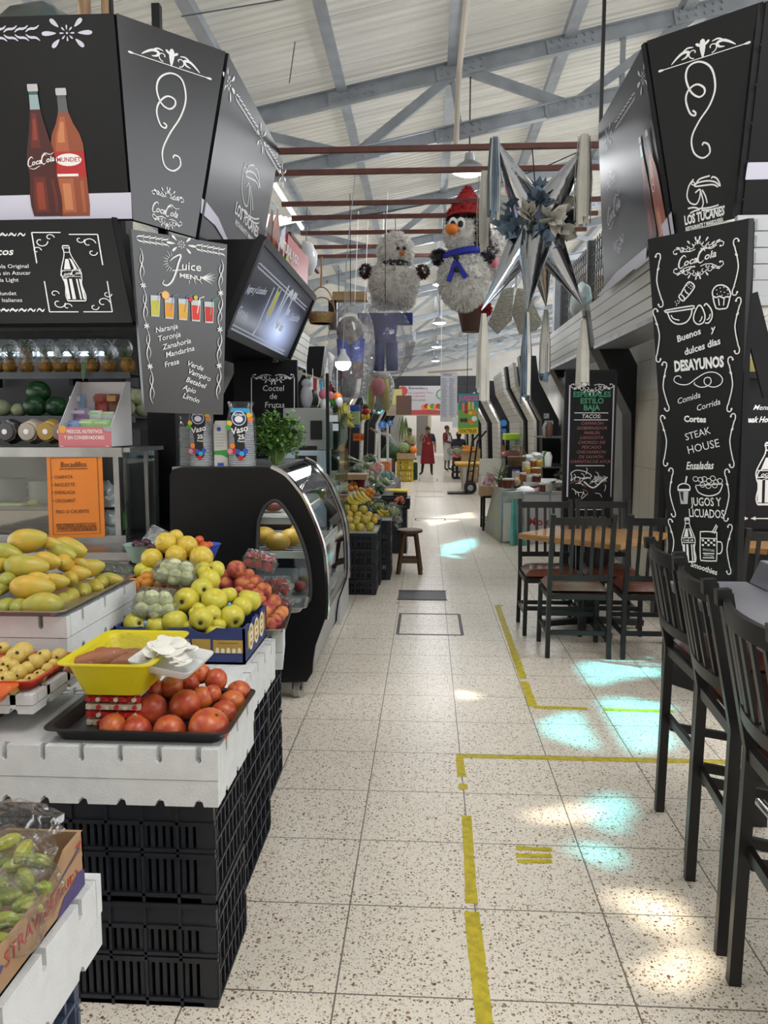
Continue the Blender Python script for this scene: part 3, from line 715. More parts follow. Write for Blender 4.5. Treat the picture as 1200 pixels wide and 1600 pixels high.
# ---- tilted menu fascia with the small bottle drawing
MTR,MBR=at(174,341,4.17),at(207,504,3.9)
o,d=board('menu_board','black tilted drinks menu board with framed bottle drawing above the glass rack','sign',MTR-V(2,0,0),MTR,MBR,MBR-V(2,0,0),.03,SIGNM)
def M2(x,y): return (x/2.609,330+y/2.609)
for t,x,y in (('Refrescos',22,394),):
    d.pt(t,x,y,11,WHT,shear=.3,align='R',bold=.02)
for t,x,y in (('Coca-Cola Original',45,416.5),('Coca-Cola sin Azucar',48.5,427),('Coca-Cola Light',29.5,438),('Mundet',26,459),('Sodas Italianas',35,469.5)): d.pt(t,x,y,6,WHT,align='R')
for y in (368,485): d.wave(-40,y,36 if y<400 else 66,y,1,0,1,WHT)
for y,xe in ((367,36),(485,66)):
    for i in range(9):
        x=xe-8-i*14; d.ps([(x,y+3),(x+4,y-2),(x+9,y+2),(x+12,y-2)],2.2,WHT,taper=1)
for (x,y,sx,sy) in ((50,364,1,1),(153,367,-1,1),(78,488,1,-1),(176,488,-1,-1)):
    d.ps([(x,y),(x+sx*45,y)],1.6,WHT,n=1); d.ps([(x,y),(x+8*sy,y+sy*48)],1.6,WHT,n=1)
    u,v=d.inv(x+sx*14,y+sy*14);k=d.sc(x,y)
    d.spiral(u,v,9*k,2*k,0,5*sx,1.4*k,WHT); u,v=d.inv(x+sx*28,y+sy*8); d.spiral(u,v,6*k,1.5*k,0,-5*sx,1.3*k,WHT); u,v=d.inv(x+sx*8,y+sy*28); d.spiral(u,v,6*k,1.5*k,0,-5*sx,1.3*k,WHT)
def linebottle(d,x0,y0,x1,y1,w,mt,lw=1.2,logo=True):
    d=d.layer('bottle_drawing')
    pf=[(0,.3),(.04,.36),(.07,.3),(.12,.3),(.2,.4),(.35,.75),(.48,1),(.6,.95),(.66,.85),(.75,.85),(.9,1),(1,.9)]
    L=[(x0+(x1-x0)*t-w/2*f,y0+(y1-y0)*t) for t,f in pf]; Rr=[(x0+(x1-x0)*t+w/2*f,y0+(y1-y0)*t) for t,f in pf]
    d.ps(L,lw,mt,n=3); d.ps(Rr,lw,mt,n=3); d.ps([L[-1],Rr[-1]],lw*1.6,mt,n=1); d.ps([L[0],Rr[0]],lw*1.6,mt,n=1); d.ps([L[1],Rr[1]],lw,mt,n=1); d.ps([L[3],Rr[3]],lw,mt,n=1)
    q=lambda t,f:(x0+(x1-x0)*t+w/2*f,y0+(y1-y0)*t)
    d.pp([q(.24,-.3),q(.24,.0),q(.43,.05),q(.43,-.65)],mt); d.pp([q(.22,.1),q(.25,.35),q(.43,.7),q(.43,.4)],mt)
    d.pp([q(.6,-.9),q(.6,-.55),q(.97,-.6),q(.97,-.9)],mt); d.pp([q(.6,-.35),q(.6,-.05),q(.97,-.05),q(.97,-.4)],mt); d.pp([q(.6,.35),q(.6,.5),q(.97,.55),q(.97,.38)],mt); d.pp([q(.6,.65),q(.6,.85),q(.97,.9),q(.97,.7)],mt)
    d.ps([q(.45,-.95),q(.45,.95)],lw*.7,mt,n=1); d.ps([q(.56,-.95),q(.56,.95)],lw*.7,mt,n=1)
    if logo: c=q(.505,0); d.cola(c[0],c[1],w*.9,mt)
linebottle(d,103,385,121,471,31,WHT); d.build(o)
mb=MB(); n1=MTR+V(.006,.02,0);n2=MBR+V(.006,.02,0); mb.prism([n1,n2,at(212,502,4.35),at(205,372,4.5)],(-.02,.01,0)); mb.bar(n1,n2,.03,.03); mb.bx(-3.6,MBR.x,3.95,4.35,MBR.z-.03,MBR.z); tag(mb.build('fascia_return',BLK,smooth=0),'black end and underside panel closing the tilted drinks menu board','panel')
# ---- hanging juice menu
a,b,c,e=at(205,358,3.72),at(355,382,4.1),at(348.5,648,4.2),at(226.5,644,3.9)
o,d=board('menu_board','black juice menu board with five drawn glasses and white handwriting','sign',a,b,c,e,.025,SIGN)
J=lambda x,y:(x/2.609,330+y/2.609)
u,v=d.inv(283,382);k=d.sc(283,382); d.flower(u,v,13*k,WHT,1.5)
for p,q in (((214,372),(262,379)),((306,386),(350,394))):
    p,q=d.inv(*p),d.inv(*q); d.braid(p[0],p[1],q[0],q[1],5,13*k,WHT)
d.pt('uice',298,417,13,WHT,rot=3,bold=.01,shear=.1,sx=1.15); d.ps([J(*p) for p in ((690,205),(705,190),(735,178),(725,215),(715,250),(700,285),(680,302),(662,295),(668,280))],3.2,WHT,taper=1)
d.pt('MENU',297,433,6.5,WHT,rot=-1,bold=.03,sx=1.5); d.ps([J(700,242),J(760,238)],1.3,WHT,n=1)
for i in range(9): a_=PI*(.62+.1*i); d.ps([(270+11*math.cos(a_)*.8,409+10*math.sin(a_)),(270+(19+3*(i%2))*math.cos(a_)*.8,409+(17+3*(i%2))*math.sin(a_))],1.2,WHT,n=1,taper=2)
for i in range(8): a_=-.5+.17*i; d.ps([(314,434),(314+(18+4*(i%2))*math.cos(a_),434+(16)*math.sin(a_))],1.8,WHT,n=1,taper=2)
for i in range(3): d.ps([(303-8*(i-1),438),(305-10*(i-1),444)],1.6,WHT,n=1,taper=2)
JC=[pm('juice_lime',(.62,.58,.06)),pm('juice_orange',(.85,.35,.03)),pm('juice_peach',(.85,.45,.04)),pm('juice_red',(.75,.05,.04)),pm('juice_darkred',(.65,.04,.03))]
GP=pm('glass_print_pale',(.62,.66,.68))
for i,(x,y) in enumerate(((242,477),(264,480.5),(285.5,482.5),(305.5,484.5),(326,487))):
    d.pp([(x-7.6,y-16),(x+7.6,y-15),(x+6.4,y+18),(x-6.4,y+17)],GP); d.pp([(x-6.6,y-8),(x+6.6,y-7),(x+5.6,y+15.5),(x-5.6,y+15)],JC[i])
    d.ps([(x+2,y+5),(x+6,y-19),(x+13,y-21)],1.6,[GRY,pm('straw_blue',(.2,.25,.5)),pm('straw_blue',(.2,.25,.5)),WHT,pm('straw_green',(.1,.4,.3))][i],n=1)
u,v=d.inv(258,461);k=d.sc(258,461); d.disc(u,v,7*k,JC[1]); d.disc(u,v,5.6*k,pm('orange_flesh',(.9,.6,.25)))
u,v=d.inv(297,468); d.disc(u,v,4*k,JC[3]); u,v=d.inv(305,465); d.disc(u,v,3.6*k,JC[0]); 
for t,x,y,r in (('Naranja',259,513,12),('Toronja',263,526,12),('Zanahoria',275,537.5,13),('Mandarina',280,549.5,13),('Fresa',267,567.5,13)): d.pt(t,x,y,8.0,WHT,rot=r+3,shear=.25,bold=.012,sx=1.12)
for t,x,y in (('Verde',304,571.5),('Vampiro',310.5,586),('Betabel',305,598),('Apio',295,608),('Limón',297.5,622)): d.pt(t,x,y,8.0,WHT,rot=-15,shear=.25,bold=.012,sx=1.08)
d.wave(218,387,239,640,4,3.2,1.7,WHT); d.wave(345,405,340,632,4,3.2,1.7,WHT); d.build(o)
mb=MB(); p=at(340,660,4.5); mb.bx(-1.77,-1.59,4.8,5.0,0,2.56); struct(mb.build('column',BLK,smooth=0))
# ---- lit light box on the aisle side
xt,zt,xb,zb,y0,y1=-1.05,2.74,-1.30,2.17,4.94,7.15
lb=thing('light_box','black backlit juice sign box tilted over the aisle, left stall','sign',(-1.3,6,2.1))
mb=MB(); mb.prism([(xt-.012,y0,zt),(xb-.012,y0,zb),(xb-.5,y0,zb-.02),(xt-.62,y0,zt)],(0,y1-y0,0)); mb.build('case',BLKP,lb,smooth=0)
mb=MB(); 
for (p,q) in (((xt,y0,zt),(xt,y1,zt)),((xb,y0,zb),(xb,y1,zb)),((xt,y0,zt),(xb,y0,zb)),((xt,y1,zt),(xb,y1,zb))): mb.bar(p,q,.05,.05,up=(.9,0,-.4))
mb.build('frame',BLK,lb,smooth=0)
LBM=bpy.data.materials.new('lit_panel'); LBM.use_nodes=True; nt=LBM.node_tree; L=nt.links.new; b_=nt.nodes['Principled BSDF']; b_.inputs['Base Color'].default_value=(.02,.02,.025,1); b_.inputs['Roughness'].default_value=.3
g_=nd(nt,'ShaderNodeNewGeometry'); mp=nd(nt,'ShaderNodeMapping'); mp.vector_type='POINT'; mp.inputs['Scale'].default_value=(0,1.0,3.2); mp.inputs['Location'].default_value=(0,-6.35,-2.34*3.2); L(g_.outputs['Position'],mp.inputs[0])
gr=nd(nt,'ShaderNodeTexGradient',gradient_type='QUADRATIC_SPHERE'); L(mp.outputs[0],gr.inputs[0]); ms=nd(nt,'ShaderNodeMath',operation='MULTIPLY_ADD'); ms.inputs[1].default_value=1.3; ms.inputs[2].default_value=.03; L(gr.outputs[0],ms.inputs[0]); b_.inputs['Emission Color'].default_value=(.55,.66,1,1); L(ms.outputs[0],b_.inputs['Emission Strength'])  # bluish lamp reflection painted into the face as an emission hot spot
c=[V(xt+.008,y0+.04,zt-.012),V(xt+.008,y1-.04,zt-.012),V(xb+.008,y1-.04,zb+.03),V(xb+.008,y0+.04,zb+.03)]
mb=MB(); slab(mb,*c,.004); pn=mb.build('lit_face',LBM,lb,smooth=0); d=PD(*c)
L6=lambda x,y:(340+x/5.4545,340+y/5.4545)
wl=emi('lit_white',(.75,.8,.9),.55); yl=emi('lit_yellow',(.75,.7,.15),.5)
d.pt('J',*L6(405,770),36,wl,sx=.5); d.pt('ICE',*L6(560,800),34,wl,sx=.62,bold=.01); u,v=d.inv(*L6(468,745)); k=d.sc(432,476); 
d.stroke([(u-55*k/10,v-15*k),(u-5.5*k,v+8*k),(u,v+14*k),(u+5.5*k,v+8*k),(u+5.5*k,v-15*k)],2*k,wl); d.poly([(u-4*k,v-12*k),(u+4*k,v-12*k),(u+4*k,v+7*k),(u,v+12*k),(u-4*k,v+7*k)],yl)
d.pt('Jugos y Licuados',*L6(335,618),7,wl,shear=.4,rot=8,bold=.01); d.pt('Cocteles',*L6(215,815),8,wl,shear=.4,rot=-4); d.pt('Saludable',*L6(655,855),6,wl,shear=.4,rot=6)
for a,b in ((L6(345,400),L6(750,775)),(L6(95,915),L6(560,1150))):
    p,q=d.inv(*a),d.inv(*b); d.braid(p[0],p[1],q[0],q[1],26,46,wl)
d.build(lb)
# red sign beyond the fascia
a,b=at(452,352,6.75),at(462,372,7.6); cc=[V(a.x,6.7,3.2),V(a.x+.02,7.7,3.2),V(a.x-.02,7.7,2.6),V(a.x-.06,6.7,2.6)]
o,d=board('hanging_sign','red printed fruit sign beyond the left fascia boards','sign',*cc,.02,pm('red_sign',(.50,.05,.05),r=.4)); d.pt('NATURAL JUGO',452,395,15,WHT,bold=.03); u,v=d.inv(448,410);k=d.sc(448,410); d.disc(u,v,12*k,pm('lime_print',(.4,.6,.08))); d.disc(u+14*k,v+10*k,10*k,YEL); d.build(o)
# fruit cocktail board under the light box
p=at(365,560,6.9);q=at(464,560,6.9)
o,d=board('menu_board','black fruit cocktail board with white scroll crest under the lit juice box','sign',V(p.x,6.9,2.16),V(q.x,6.9,2.16),V(q.x,6.9,.9),V(p.x,6.9,.9),.05,BLKP)
d.scroll(427,585,66,11,WHT,-1); d.pt('Coctel',427,607,9,WHT,shear=.08); d.pt('de',427,619.5,9,WHT,shear=.08); d.pt('Frutas',429,633,9,WHT,shear=.08); d.ps([(393,590),(393,670)],1.6,WHT,n=1); d.ps([(460,590),(460,670)],1.6,WHT,n=1); d.pt('TA',430,564,6,WHT,shear=.3); d.build(o)
# ================================================================ juice bar interior
def leaf_blade(mb,p,d,l,w,up=V(0,0,1),bend=.3,mi=None,n=4):
    d=Vector(d).normalized(); s=d.cross(up)
    s=(s if s.length>1e-3 else V(1,0,0)).normalized(); nn=s.cross(d); vs=[]
    for i in range(n+1):
        t=i/n; c=p+d*(l*t)-nn*(bend*l*t*t)*(1 if nn.z>0 else -1); h=w/2*math.sin(PI*(.12+.88*t))**.8 if i<n else 0.0005
        vs+=[c-s*h,c+s*h]
    mb.add(vs,[(2*i,2*i+1,2*i+3,2*i+2) for i in range(n)],mi)
def wx(px,Y,py=668): return at(px,py,Y).x
# counter, glass show case
mb=MB(); xr=wx(213,3.75,865); mb.bx(-4.2,xr,3.68,4.75,.90,.945,mi=0); mb.bx(-4.2,xr-.02,3.70,3.74,.80,.90,mi=0); struct(mb.build('worktop_slab' if False else 'counter_slab',STEEL,smooth=0,bevel=.006))
mb=MB(); mb.bx(-4.2,xr-.06,3.8,4.7,0,.9); tag(mb.build('counter_base',BLK,smooth=0),'black base of the juice bar under the steel counter','counter')
gc=thing('display_case','glass-fronted sandwich case on the steel counter of the juice bar','display case',(-2.4,4.2,.945))
gx=wx(188,4.05,780); mb=MB(); mb.bx(-4.0,gx+.09,3.98,4.5,1.43,1.452); mb.bx(-4.0,gx+.05,3.97,4.0,1.405,1.455); mb.build('top_shelf',STEEL,gc,smooth=0)
mb=MB(); mb.bx(-4,gx-.05,4.0,4.008,.955,1.43); mb.bx(gx+.03,gx+.038,4.03,4.5,.955,1.43); mb.build('glass_pane',GLASS,gc,smooth=0)
mb=MB(); mb.bx(gx-.012,gx+.018,4.0,4.03,.945,1.43); mb.bx(gx+.08,gx+.10,4.2,4.22,.945,1.43); mb.bx(-4,gx+.05,3.985,4.015,.945,.985); mb.build('post',STEEL,gc,smooth=0)
mb=MB(); mb.bx(-4,gx-.03,4.1,4.48,1.11,1.125); mb.bx(-4,gx,4.02,4.5,.946,.955); mb.build('inner_shelf',STEELD,gc,smooth=0)
mb=MB(); mb.bx(-4,gx-.02,4.7,4.72,.945,1.43); struct(mb.build('wall_panel',pm('steel_back',(.06,.063,.066),r=.4,m=.6),smooth=0))
# things inside the case
def pot(px,py,Y,r,h,mt,name,label,cat,handle=False):
    p=at(px,py,Y); o=thing(name,label,cat,p); mb=MB(); mb.lathe([(r*.9,0),(r,h*.1),(r,h),(r*.94,h),(r*.9,h*.2),(0,h*.15)],p,n=20); mb.build('body',mt,o)
    mb=MB(); mb.lathe([(r*1.04,h),(r*1.04,h*1.06),(0,h*1.1)],p,n=20); mb.build('lid',mt,o)
    if handle: mb=MB(); mb.tube([p+V(-r,0,h*.8),p+V(-r*1.6,0,h*.7),p+V(-r*1.6,0,h*.35),p+V(-r,0,h*.25)],.008); mb.build('handle',mt,o)
    return o
pot(18,782,4.3,.085,.12,pm('grey_enamel',(.16,.19,.22),r=.3),'pot','grey lidded pot behind the glass of the juice bar case','pot')
pot(62,788,4.35,.06,.13,pm('frosted_plastic',(.50,.56,.55),r=.4),'pitcher','frosted plastic pitcher behind the glass beside the grey pot','pitcher',True)
p=at(18,792,4.15); tag(MB().bx(p.x-.13,p.x+.07,4.13,4.2,p.z,p.z+.02).build('cutting_board',pm('lime_board',(.45,.60,.20),r=.5),bevel=.008),'lime green cutting board inside the juice bar glass case','board')
p=at(52,786,4.22); tag(MB().ball(p,.022,sc=(1.5,1,1)).build('lime',pm('yellow_lime',(.55,.55,.06),r=.4)),'yellowish lime lying inside the juice bar glass case','fruit')
p=at(172,835,4.15); mb=MB()
for i in range(5): mb.ball(p+V(R.uniform(-.02,.03),R.uniform(-.03,.05),.03+.055*i),.05,n=12,fn=lambda q:q*(1+.3*mnoise.noise(q*3+V(i,0,0))))
tag(mb.build('bagged_greens',[film('white_bag',.2,tint=(.9,.95,.9),white=.45,bump=1,bs=12)]),'white plastic bags of greens at the corner of the glass case','bag')
p=at(181,835,4.25); tag(MB().ball(p+V(0,.04,.08),.05,sc=(1,1,1.5),fn=lambda q:q*(1+.3*mnoise.noise(q*3))).build('greens',GRN),'dark greens packed behind the corner glass of the case','greens')
# jars lying on the case
for i,(px,nm,col,lc) in enumerate(((2,'dark seed',(.035,.03,.03),(.08,.07,.08)),(36,'oat',(.60,.50,.38),(.42,.37,.30)),(66,'yellow powder',(.62,.38,.03),(.42,.26,.05)),(89,'brown granola',(.14,.09,.05),(.25,.18,.12)))):
    p=at(px,696,4.12); o=thing('storage_jar',('round','pale','yellow','brown')[i]+' '+nm+' jar lying with its lid forward on the glass case','jar',p,0,'storage jars on the juice bar case')
    rot=Matrix.Rotation(PI/2,3,'X'); cpos=p+V(0,.05,.075)
    mb=MB(); mb.lathe([(.040,.0),(.058,.012),(.071,.05),(.071,.10),(.05,.135),(0,.14)],cpos+V(0,.0,0),n=8,M=Matrix.Rotation(-PI/2,3,'X')); mb.build('jar_body',pm('jar_fill%d'%i,col,r=.25,var=.15,vs=20,coat=.6),o,smooth=20)
    mb=MB(); mb.lathe([(0,-.012),(.047,-.01),(.05,0),(.05,.01)],cpos,n=20,M=Matrix.Rotation(-PI/2,3,'X')); mb.build('lid',pm('jar_lid%d'%i,lc,r=.4),o)
    mb=MB(); mb.lathe([(0,-.0135),(.015,-.013)],cpos,n=14,M=Matrix.Rotation(-PI/2,3,'X')); mb.build('sticker',WHT,o)
# pink snack display box
a,b=at(92,698,4.0),at(174,698,4.0); zt=1.455; o=thing('snack_display_box','pink and white cardboard snack display box on the juice bar glass case','box',((a.x+b.x)/2,4.1,zt))
x0,x1=a.x,b.x; PKB=pm('pink_card',(.62,.18,.20),r=.6); WCB=pm('white_card',(.62,.60,.62),r=.6)
mb=MB(); mb.bx(x0,x1,4.0,4.006,zt,zt+.108); fr=mb.build('front_panel',PKB,o,smooth=0)
d=PD(V(x0,4.0,zt+.108),V(x1,4.0,zt+.108),V(x1,4.0,zt),V(x0,4.0,zt)); d.pt('FRESCOS, NUTRITIVOS',132,674.5,5.5,WHT,sx=.72,bold=.015); d.pt('Y SIN CONSERVADORES',132,684,5.5,WHT,sx=.75,bold=.015)
u,v=d.inv(98,671);k=d.sc(98,671); d.disc(u,v,6*k,pm('orange_print',(.75,.35,.06))); u,v=d.inv(170,667); d.poly([(u-9*k,v),(u-7*k,v+6*k),(u,v+8*k),(u+4*k,v+7*k),(u+4*k,v-1*k)],GRY); d.rect(10,d.H-8,26,d.H-5,WHT); d.rect(d.W-30,d.H-8,d.W-12,d.H-5,WHT)
d.build(fr)
mb=MB()
for x in (x0,x1-.004): mb.prism([(x,4.006,zt),(x,4.30,zt),(x,4.30,zt+.36),(x,4.24,zt+.36),(x,4.006,zt+.108)],(.004,0,0))
mb.bx(x0,x1,4.295,4.3,zt,zt+.36); mb.bx(x0,x1,4.006,4.3,zt,zt+.004); mb.build('side_panel',WCB,o,smooth=0)
PKC=[((.25,.38,.6),(.6,.65,.7)),((.35,.05,.04),(.2,.03,.03)),((.16,.06,.03),(.4,.2,.05)),((.30,.2,.36),(.5,.45,.55)),((.6,.66,.62),(.3,.55,.2)),((.55,.6,.58),(.35,.6,.2)),((.16,.28,.5),(.3,.4,.6)),((.3,.55,.18),(.6,.7,.5)),((.3,.55,.18),(.6,.7,.5))]
PK=[(108,640,128,616,4.24),(146,642,164,615,4.24),(167,642,183,615,4.24),(102,657,136,638,4.16),(137,657,156,641,4.16),(157,657,175,643,4.16),(99,670,122,657,4.08),(123,670,145,655,4.08),(147,670,170,656,4.08)]
PN=['pale blue and white','red','dark brown','purple','white and green striped','pale green','blue','bright green','green with white label']
PL=['at the back','at the back beside the blue one','at the back right corner','in the middle row','in the middle row centre','in the middle row at the side','in the front row','in the front row centre','in the front row at the side']
for i,(l,bt,r_,tp,Y) in enumerate(PK):
    A,B=at(l,bt,Y),at(r_,tp,Y); q=thing('snack_packet',PN[i]+' packet '+PL[i]+' of the pink box','packet',((A.x+B.x)/2,Y,zt+.004),0,'snack packets in the pink display box')
    mb=MB(); mb.grid(lambda u,v:V(A.x+(B.x-A.x)*u,Y-.014*math.sin(PI*u)*math.sin(PI*v)+.03*(v),(zt+.004)+(B.z-zt-.004)*v),6,6); mb.grid(lambda u,v:V(A.x+(B.x-A.x)*u,Y+.010*math.sin(PI*u)*math.sin(PI*v)+.03*v+.001,(zt+.004)+(B.z-zt-.004)*v),6,6); mb.build('pouch',pm('pouch%d'%i,PKC[i][0],r=.35),q,smooth=60)
    mb=MB(); z0,z1=A.z*.5+B.z*.5-.01,B.z-.012; xm=(A.x+B.x)/2; w=(B.x-A.x)*.4; mb.bx(xm-w,xm+w,Y-.004,Y-.002,z0+.015,z1); mb.build('label',pm('pouchl%d'%i,PKC[i][1],r=.4),q,smooth=0).location=(0,-.006,0)
# shelves with pineapples and melons at the back wall
def shelf(py,Y,x1,label):
    z=at(100,py,Y).z; o=thing('wall_shelf',label,'shelf',(-2.6,Y,z)); mb=MB(); mb.bx(-3.9,x1,Y-.12,6.02,z-.012,z); mb.bx(-3.9,x1,Y-.125,Y-.115,z-.045,z+.004); mb.build('board',STEELD,o,smooth=0)
    mb=MB()
    for x in (-3.4,-2.7,x1-.1): mb.bx(x-.015,x+.015,Y,6.02,z-.09,z-.012)
    mb.build('bracket',BLK,o,smooth=0); return z
zs=shelf(584,5.75,wx(212,5.7),'steel wall shelf carrying a row of pineapples'); zm=shelf(651,5.6,wx(222,5.6),'steel wall shelf carrying watermelons and melons')
PINE=pm('pineapple_skin',(.44,.23,.03),r=.55,var=.5,vs=30,col2=(.22,.10,.02)); PLF=pm('pineapple_leaf',(.12,.24,.09),r=.45,var=.4,vs=10)
def pineapple(px,py,s=1.0,label=None):
    p=at(px,py,5.78); p.z=zs if py>570 else p.z; q=thing('pineapple',label or 'small ripe pineapple standing on the shelf behind the hanging glasses','pineapple',p,R.random()*6,'pineapples on the steel shelf')
    Mr=chain(q); mb=MB(); rr=.055*s
    def fn(v): 
        a=math.atan2(v.y,v.x); return v*(1+.07*math.sin(a*8+v.z*7)*math.sin(a*8-v.z*7))
    mb.ball(p+V(0,0,rr*1.15),rr,n=24,m=16,sc=(1,1,1.15),fn=fn); mb.build('body',PINE,q,smooth=25)
    mb=MB()
    for i in range(22):
        a=R.random()*6.28; e=R.uniform(.5,1.4); d=V(math.cos(a)*math.cos(e),math.sin(a)*math.cos(e),math.sin(e)); leaf_blade(mb,p+V(0,0,rr*2.2),d,rr*R.uniform(1.2,2.2),rr*.35,bend=.25)
    mb.build('leaf_crown',PLF,q)
for x in (-4,16.6,43,72,95,117,145,172,200): pineapple(x,584)
pineapple(41,566,.9,'pineapple balanced on top of another pineapple on the shelf')
p=at(130,560,5.6); mb=MB(); leaf_blade(mb,p,V(.02,-.1,-1),.17,.03,bend=-.1); tag(mb.build('pineapple_leaf',PLF),'single long pineapple leaf drooping over the shelf edge','leaf')
WM=pm('watermelon_skin',(.012,.04,.016),r=.3,var=.6,vs=8,col2=(.03,.10,.03),stretch=(3,3,.6)); ML=pm('melon_skin',(.42,.46,.27),r=.55,var=.25,vs=26)
for (px,r,zz,lb,mt,cat) in ((60,.083,0,'dark watermelon at the front of the melon shelf','w',0),(58,.085,.105,'dark watermelon resting on top of two others','w',.08),(91,.078,0,'dark watermelon beside the snack box on the melon shelf','w',.02),
   (8,.066,0,'large pale green melon left of the small one on the melon shelf','m',0),(35,.052,0,'small pale melon between the big melon and watermelons','m',0),(204,.066,0,'pale melon lowest of three right of the snack box','m',-.05),(217,.06,.09,'pale melon stacked above the others beside the pillar','m',.02),(203,.06,.105,'pale melon topmost right of the snack box','m',.02),(222,.06,0,'pale melon half hidden by the pillar','m',.06)):
    x=wx(px,5.65,640); mb=MB(); mb.ball((x,5.6+cat,zm+zz+r*.95),r,n=24,sc=(1.08,1,.96)); tag(mb.build('watermelon' if mt=='w' else 'melon',WM if mt=='w' else ML),lb,'watermelon' if mt=='w' else 'melon')
# hanging wine glasses
GLS=film('goblet_glass',.04,tint=(.93,.95,.96),rough=.03)
zg=at(60,512,4.4).z
rk=thing('glass_rack','black slatted rack from which goblets hang over the juice bar','rack',(-2.2,4.5,zg)); mb=MB()
for y in (4.18,4.45,4.72): mb.bx(-3.8,wx(205,4.4),y-.015,y+.015,zg+.01,zg+.035)
for i in range(34): x=-3.75+i*.065; mb.bx(x-.008,x+.008,4.12,4.78,zg-.004,zg+.01) if x<wx(203,4.4) else None
mb.build('rail',BLK,rk,smooth=0)
g0=None
gp=[(0,0),(.034,.002),(.034,.004),(.006,.01),(.005,.05),(.02,.065),(.05,.085),(.062,.12),(.06,.155),(.05,.185)]
def goblet():
    q=thing('goblet','clear round goblet hanging upside down in the rack row','glass',(0,0,0),0,'goblets hanging over the juice bar')
    MB().lathe([(r,-z) for r,z in gp[:6]],n=16).build('foot_and_stem',GLS,q); MB().lathe([(r,-z) for r,z in gp[5:]],n=20).build('bowl',GLS,q); return q
for row,Y in enumerate((4.3,4.62)):
    for i in range(9):
        x=wx(-20+30*i+(8 if row else 0),Y,540)
        if x>wx(200,Y): continue
        if g0 is None: g0=goblet(); g0.location=(x,Y,zg); g=g0
        else: g=dup(g0,(x,Y,zg),R.random()*6)
        g['label']=('front' if row==0 else 'rear')+'-row clear goblet hanging upside down above the juice bar'
mb=MB(); mb.bx(-3.7,wx(160,5.9),5.95,5.99,2.12,2.15); tag(mb.build('led_strip',emi('led',(.75,.85,1),6)),'cold white LED strip glowing behind the hanging goblets','lamp')
# orange snack list on the glass
cc=[at(72.5,710,3.975),at(159,708,3.975),at(164,839,3.975),at(77,841,3.975)]; OS=pm('orange_sheet',(.78,.22,.02),r=.45,var=.06,vs=4)
o,d=board('price_sign','orange handwritten snack list taped on the juice bar glass','sign',*cc,.004,OS)
INK=pm('marker_ink',(.06,.025,.01),r=.6)
d.pt('Bocadillos',115,726,8.5,INK,shear=.05,sx=.85,bold=.003); d.ps([(93,733),(137,732)],1.1,INK,n=1)
for t,x,y in (('• CHAPATA',81,746),('• BAGUETTE',82,758),('• ENSALADA',82,770),('• CROSAINT',83,783),('FRIO O CALIENTE',88,800)): d.pt(t,x,y,5.4,INK,align='L',sx=.86)
d.ps([(79,716),(152,714),(157,833),(84,835)],.9,INK,n=1,closed=True)
d.ps([(88,819),(151,817),(151,828),(88,830)],.9,INK,n=1,closed=True)
for i in range(26):
    x=89+i*2.4; f=(i//4)%2; d.ps([(x,819+ (9 if f else 0)),(x+2.2,819+(0 if f else 9))],1,INK,n=1)
d.build(o)
# ================================================================ curved refrigerated case
CY0,CY1=4.2,5.42
npx=[(265,742),(270,733),(285,729.5),(422,730),(444,742),(462,762),(476,783),(496,830),(505,862),(509,905),(510,948),(508,968),(500,990),(493,1009),(489.5,1032),(488,1052),(479,1066),(444,1067),(265,1067)]
PR=[(at(x,y,CY0).x,at(x,y,CY0).z) for x,y in npx]
wpx=[(404,830),(408,806),(416,790),(429,782),(440,787),(455,808),(469,836),(479,866),(485,900),(485,930),(478,941),(440,945),(404,945)]
WP=[(at(x,y,CY0).x,at(x,y,CY0).z) for x,y in cr(wpx,3,True)]
fc=thing('refrigerated_case','black curved-glass refrigerated fruit case on casters beside the juice bar','display case',((PR[0][0]+PR[10][0])/2,4.8,.12))
def case_end(y,th,win=True):
    mb=MB(); mb.prism([(x,y,z) for x,z in PR],(0,th,0),holes=[[(x,y,z) for x,z in WP]] if win else ()); return mb
case_end(CY0,.045).build('end_panel',pm('case_black',(.006,.006,.007),r=.3,spec=.35),fc,smooth=30,bevel=.004); case_end(CY1-.045,.045).build('end_panel',MATS['case_black'],fc,smooth=30,bevel=.004)
mb=MB(); ring=[V(x,CY0-.012,z) for x,z in WP]; mb.tube(ring,.011,n=8,closed=True); mb.build('window_gasket',pm('rubber',(.02,.02,.02),r=.6),fc)
mb=MB(); mb.prism([(x,CY0+.02,z) for x,z in WP],(0,.004,0)); mb.build('side_glass',GLASS,fc)
CG=film('case_glass',.10,tint=(.86,.9,.9),rough=.02)
cur=cr([PR[i] for i in range(3,12)],4); mb=MB(); k=len(cur)
mb.grid(lambda u,v:V(cur[round(u*(k-1))][0]-.006,CY0+.045+(CY1-CY0-.09)*v,cur[round(u*(k-1))][1]-.004),k-1,1); mb.build('curved_glass',CG,fc,smooth=80)
mb=MB()
for y in (CY0+.012,CY1-.012): MB().tube([V(x+.004,y,z) for x,z in cur],.014,n=6).build('edge_trim',CHROME,fc)
x0=PR[0][0]; mb=MB(); mb.bx(x0,PR[3][0],CY0+.045,CY1-.045,PR[3][1]-.03,PR[3][1]-.002); mb.build('top_panel',pm('case_top',(.35,.36,.37),r=.3,m=.6),fc,smooth=0)
mb=MB(); mb.bx(x0,x0+.03,CY0+.045,CY1-.045,.17,PR[3][1]-.03); mb.bx(x0,PR[11][0]-.015,CY0+.045,CY1-.045,.50,.56); lo=[PR[i] for i in (11,12,13,14,15,16,17)]
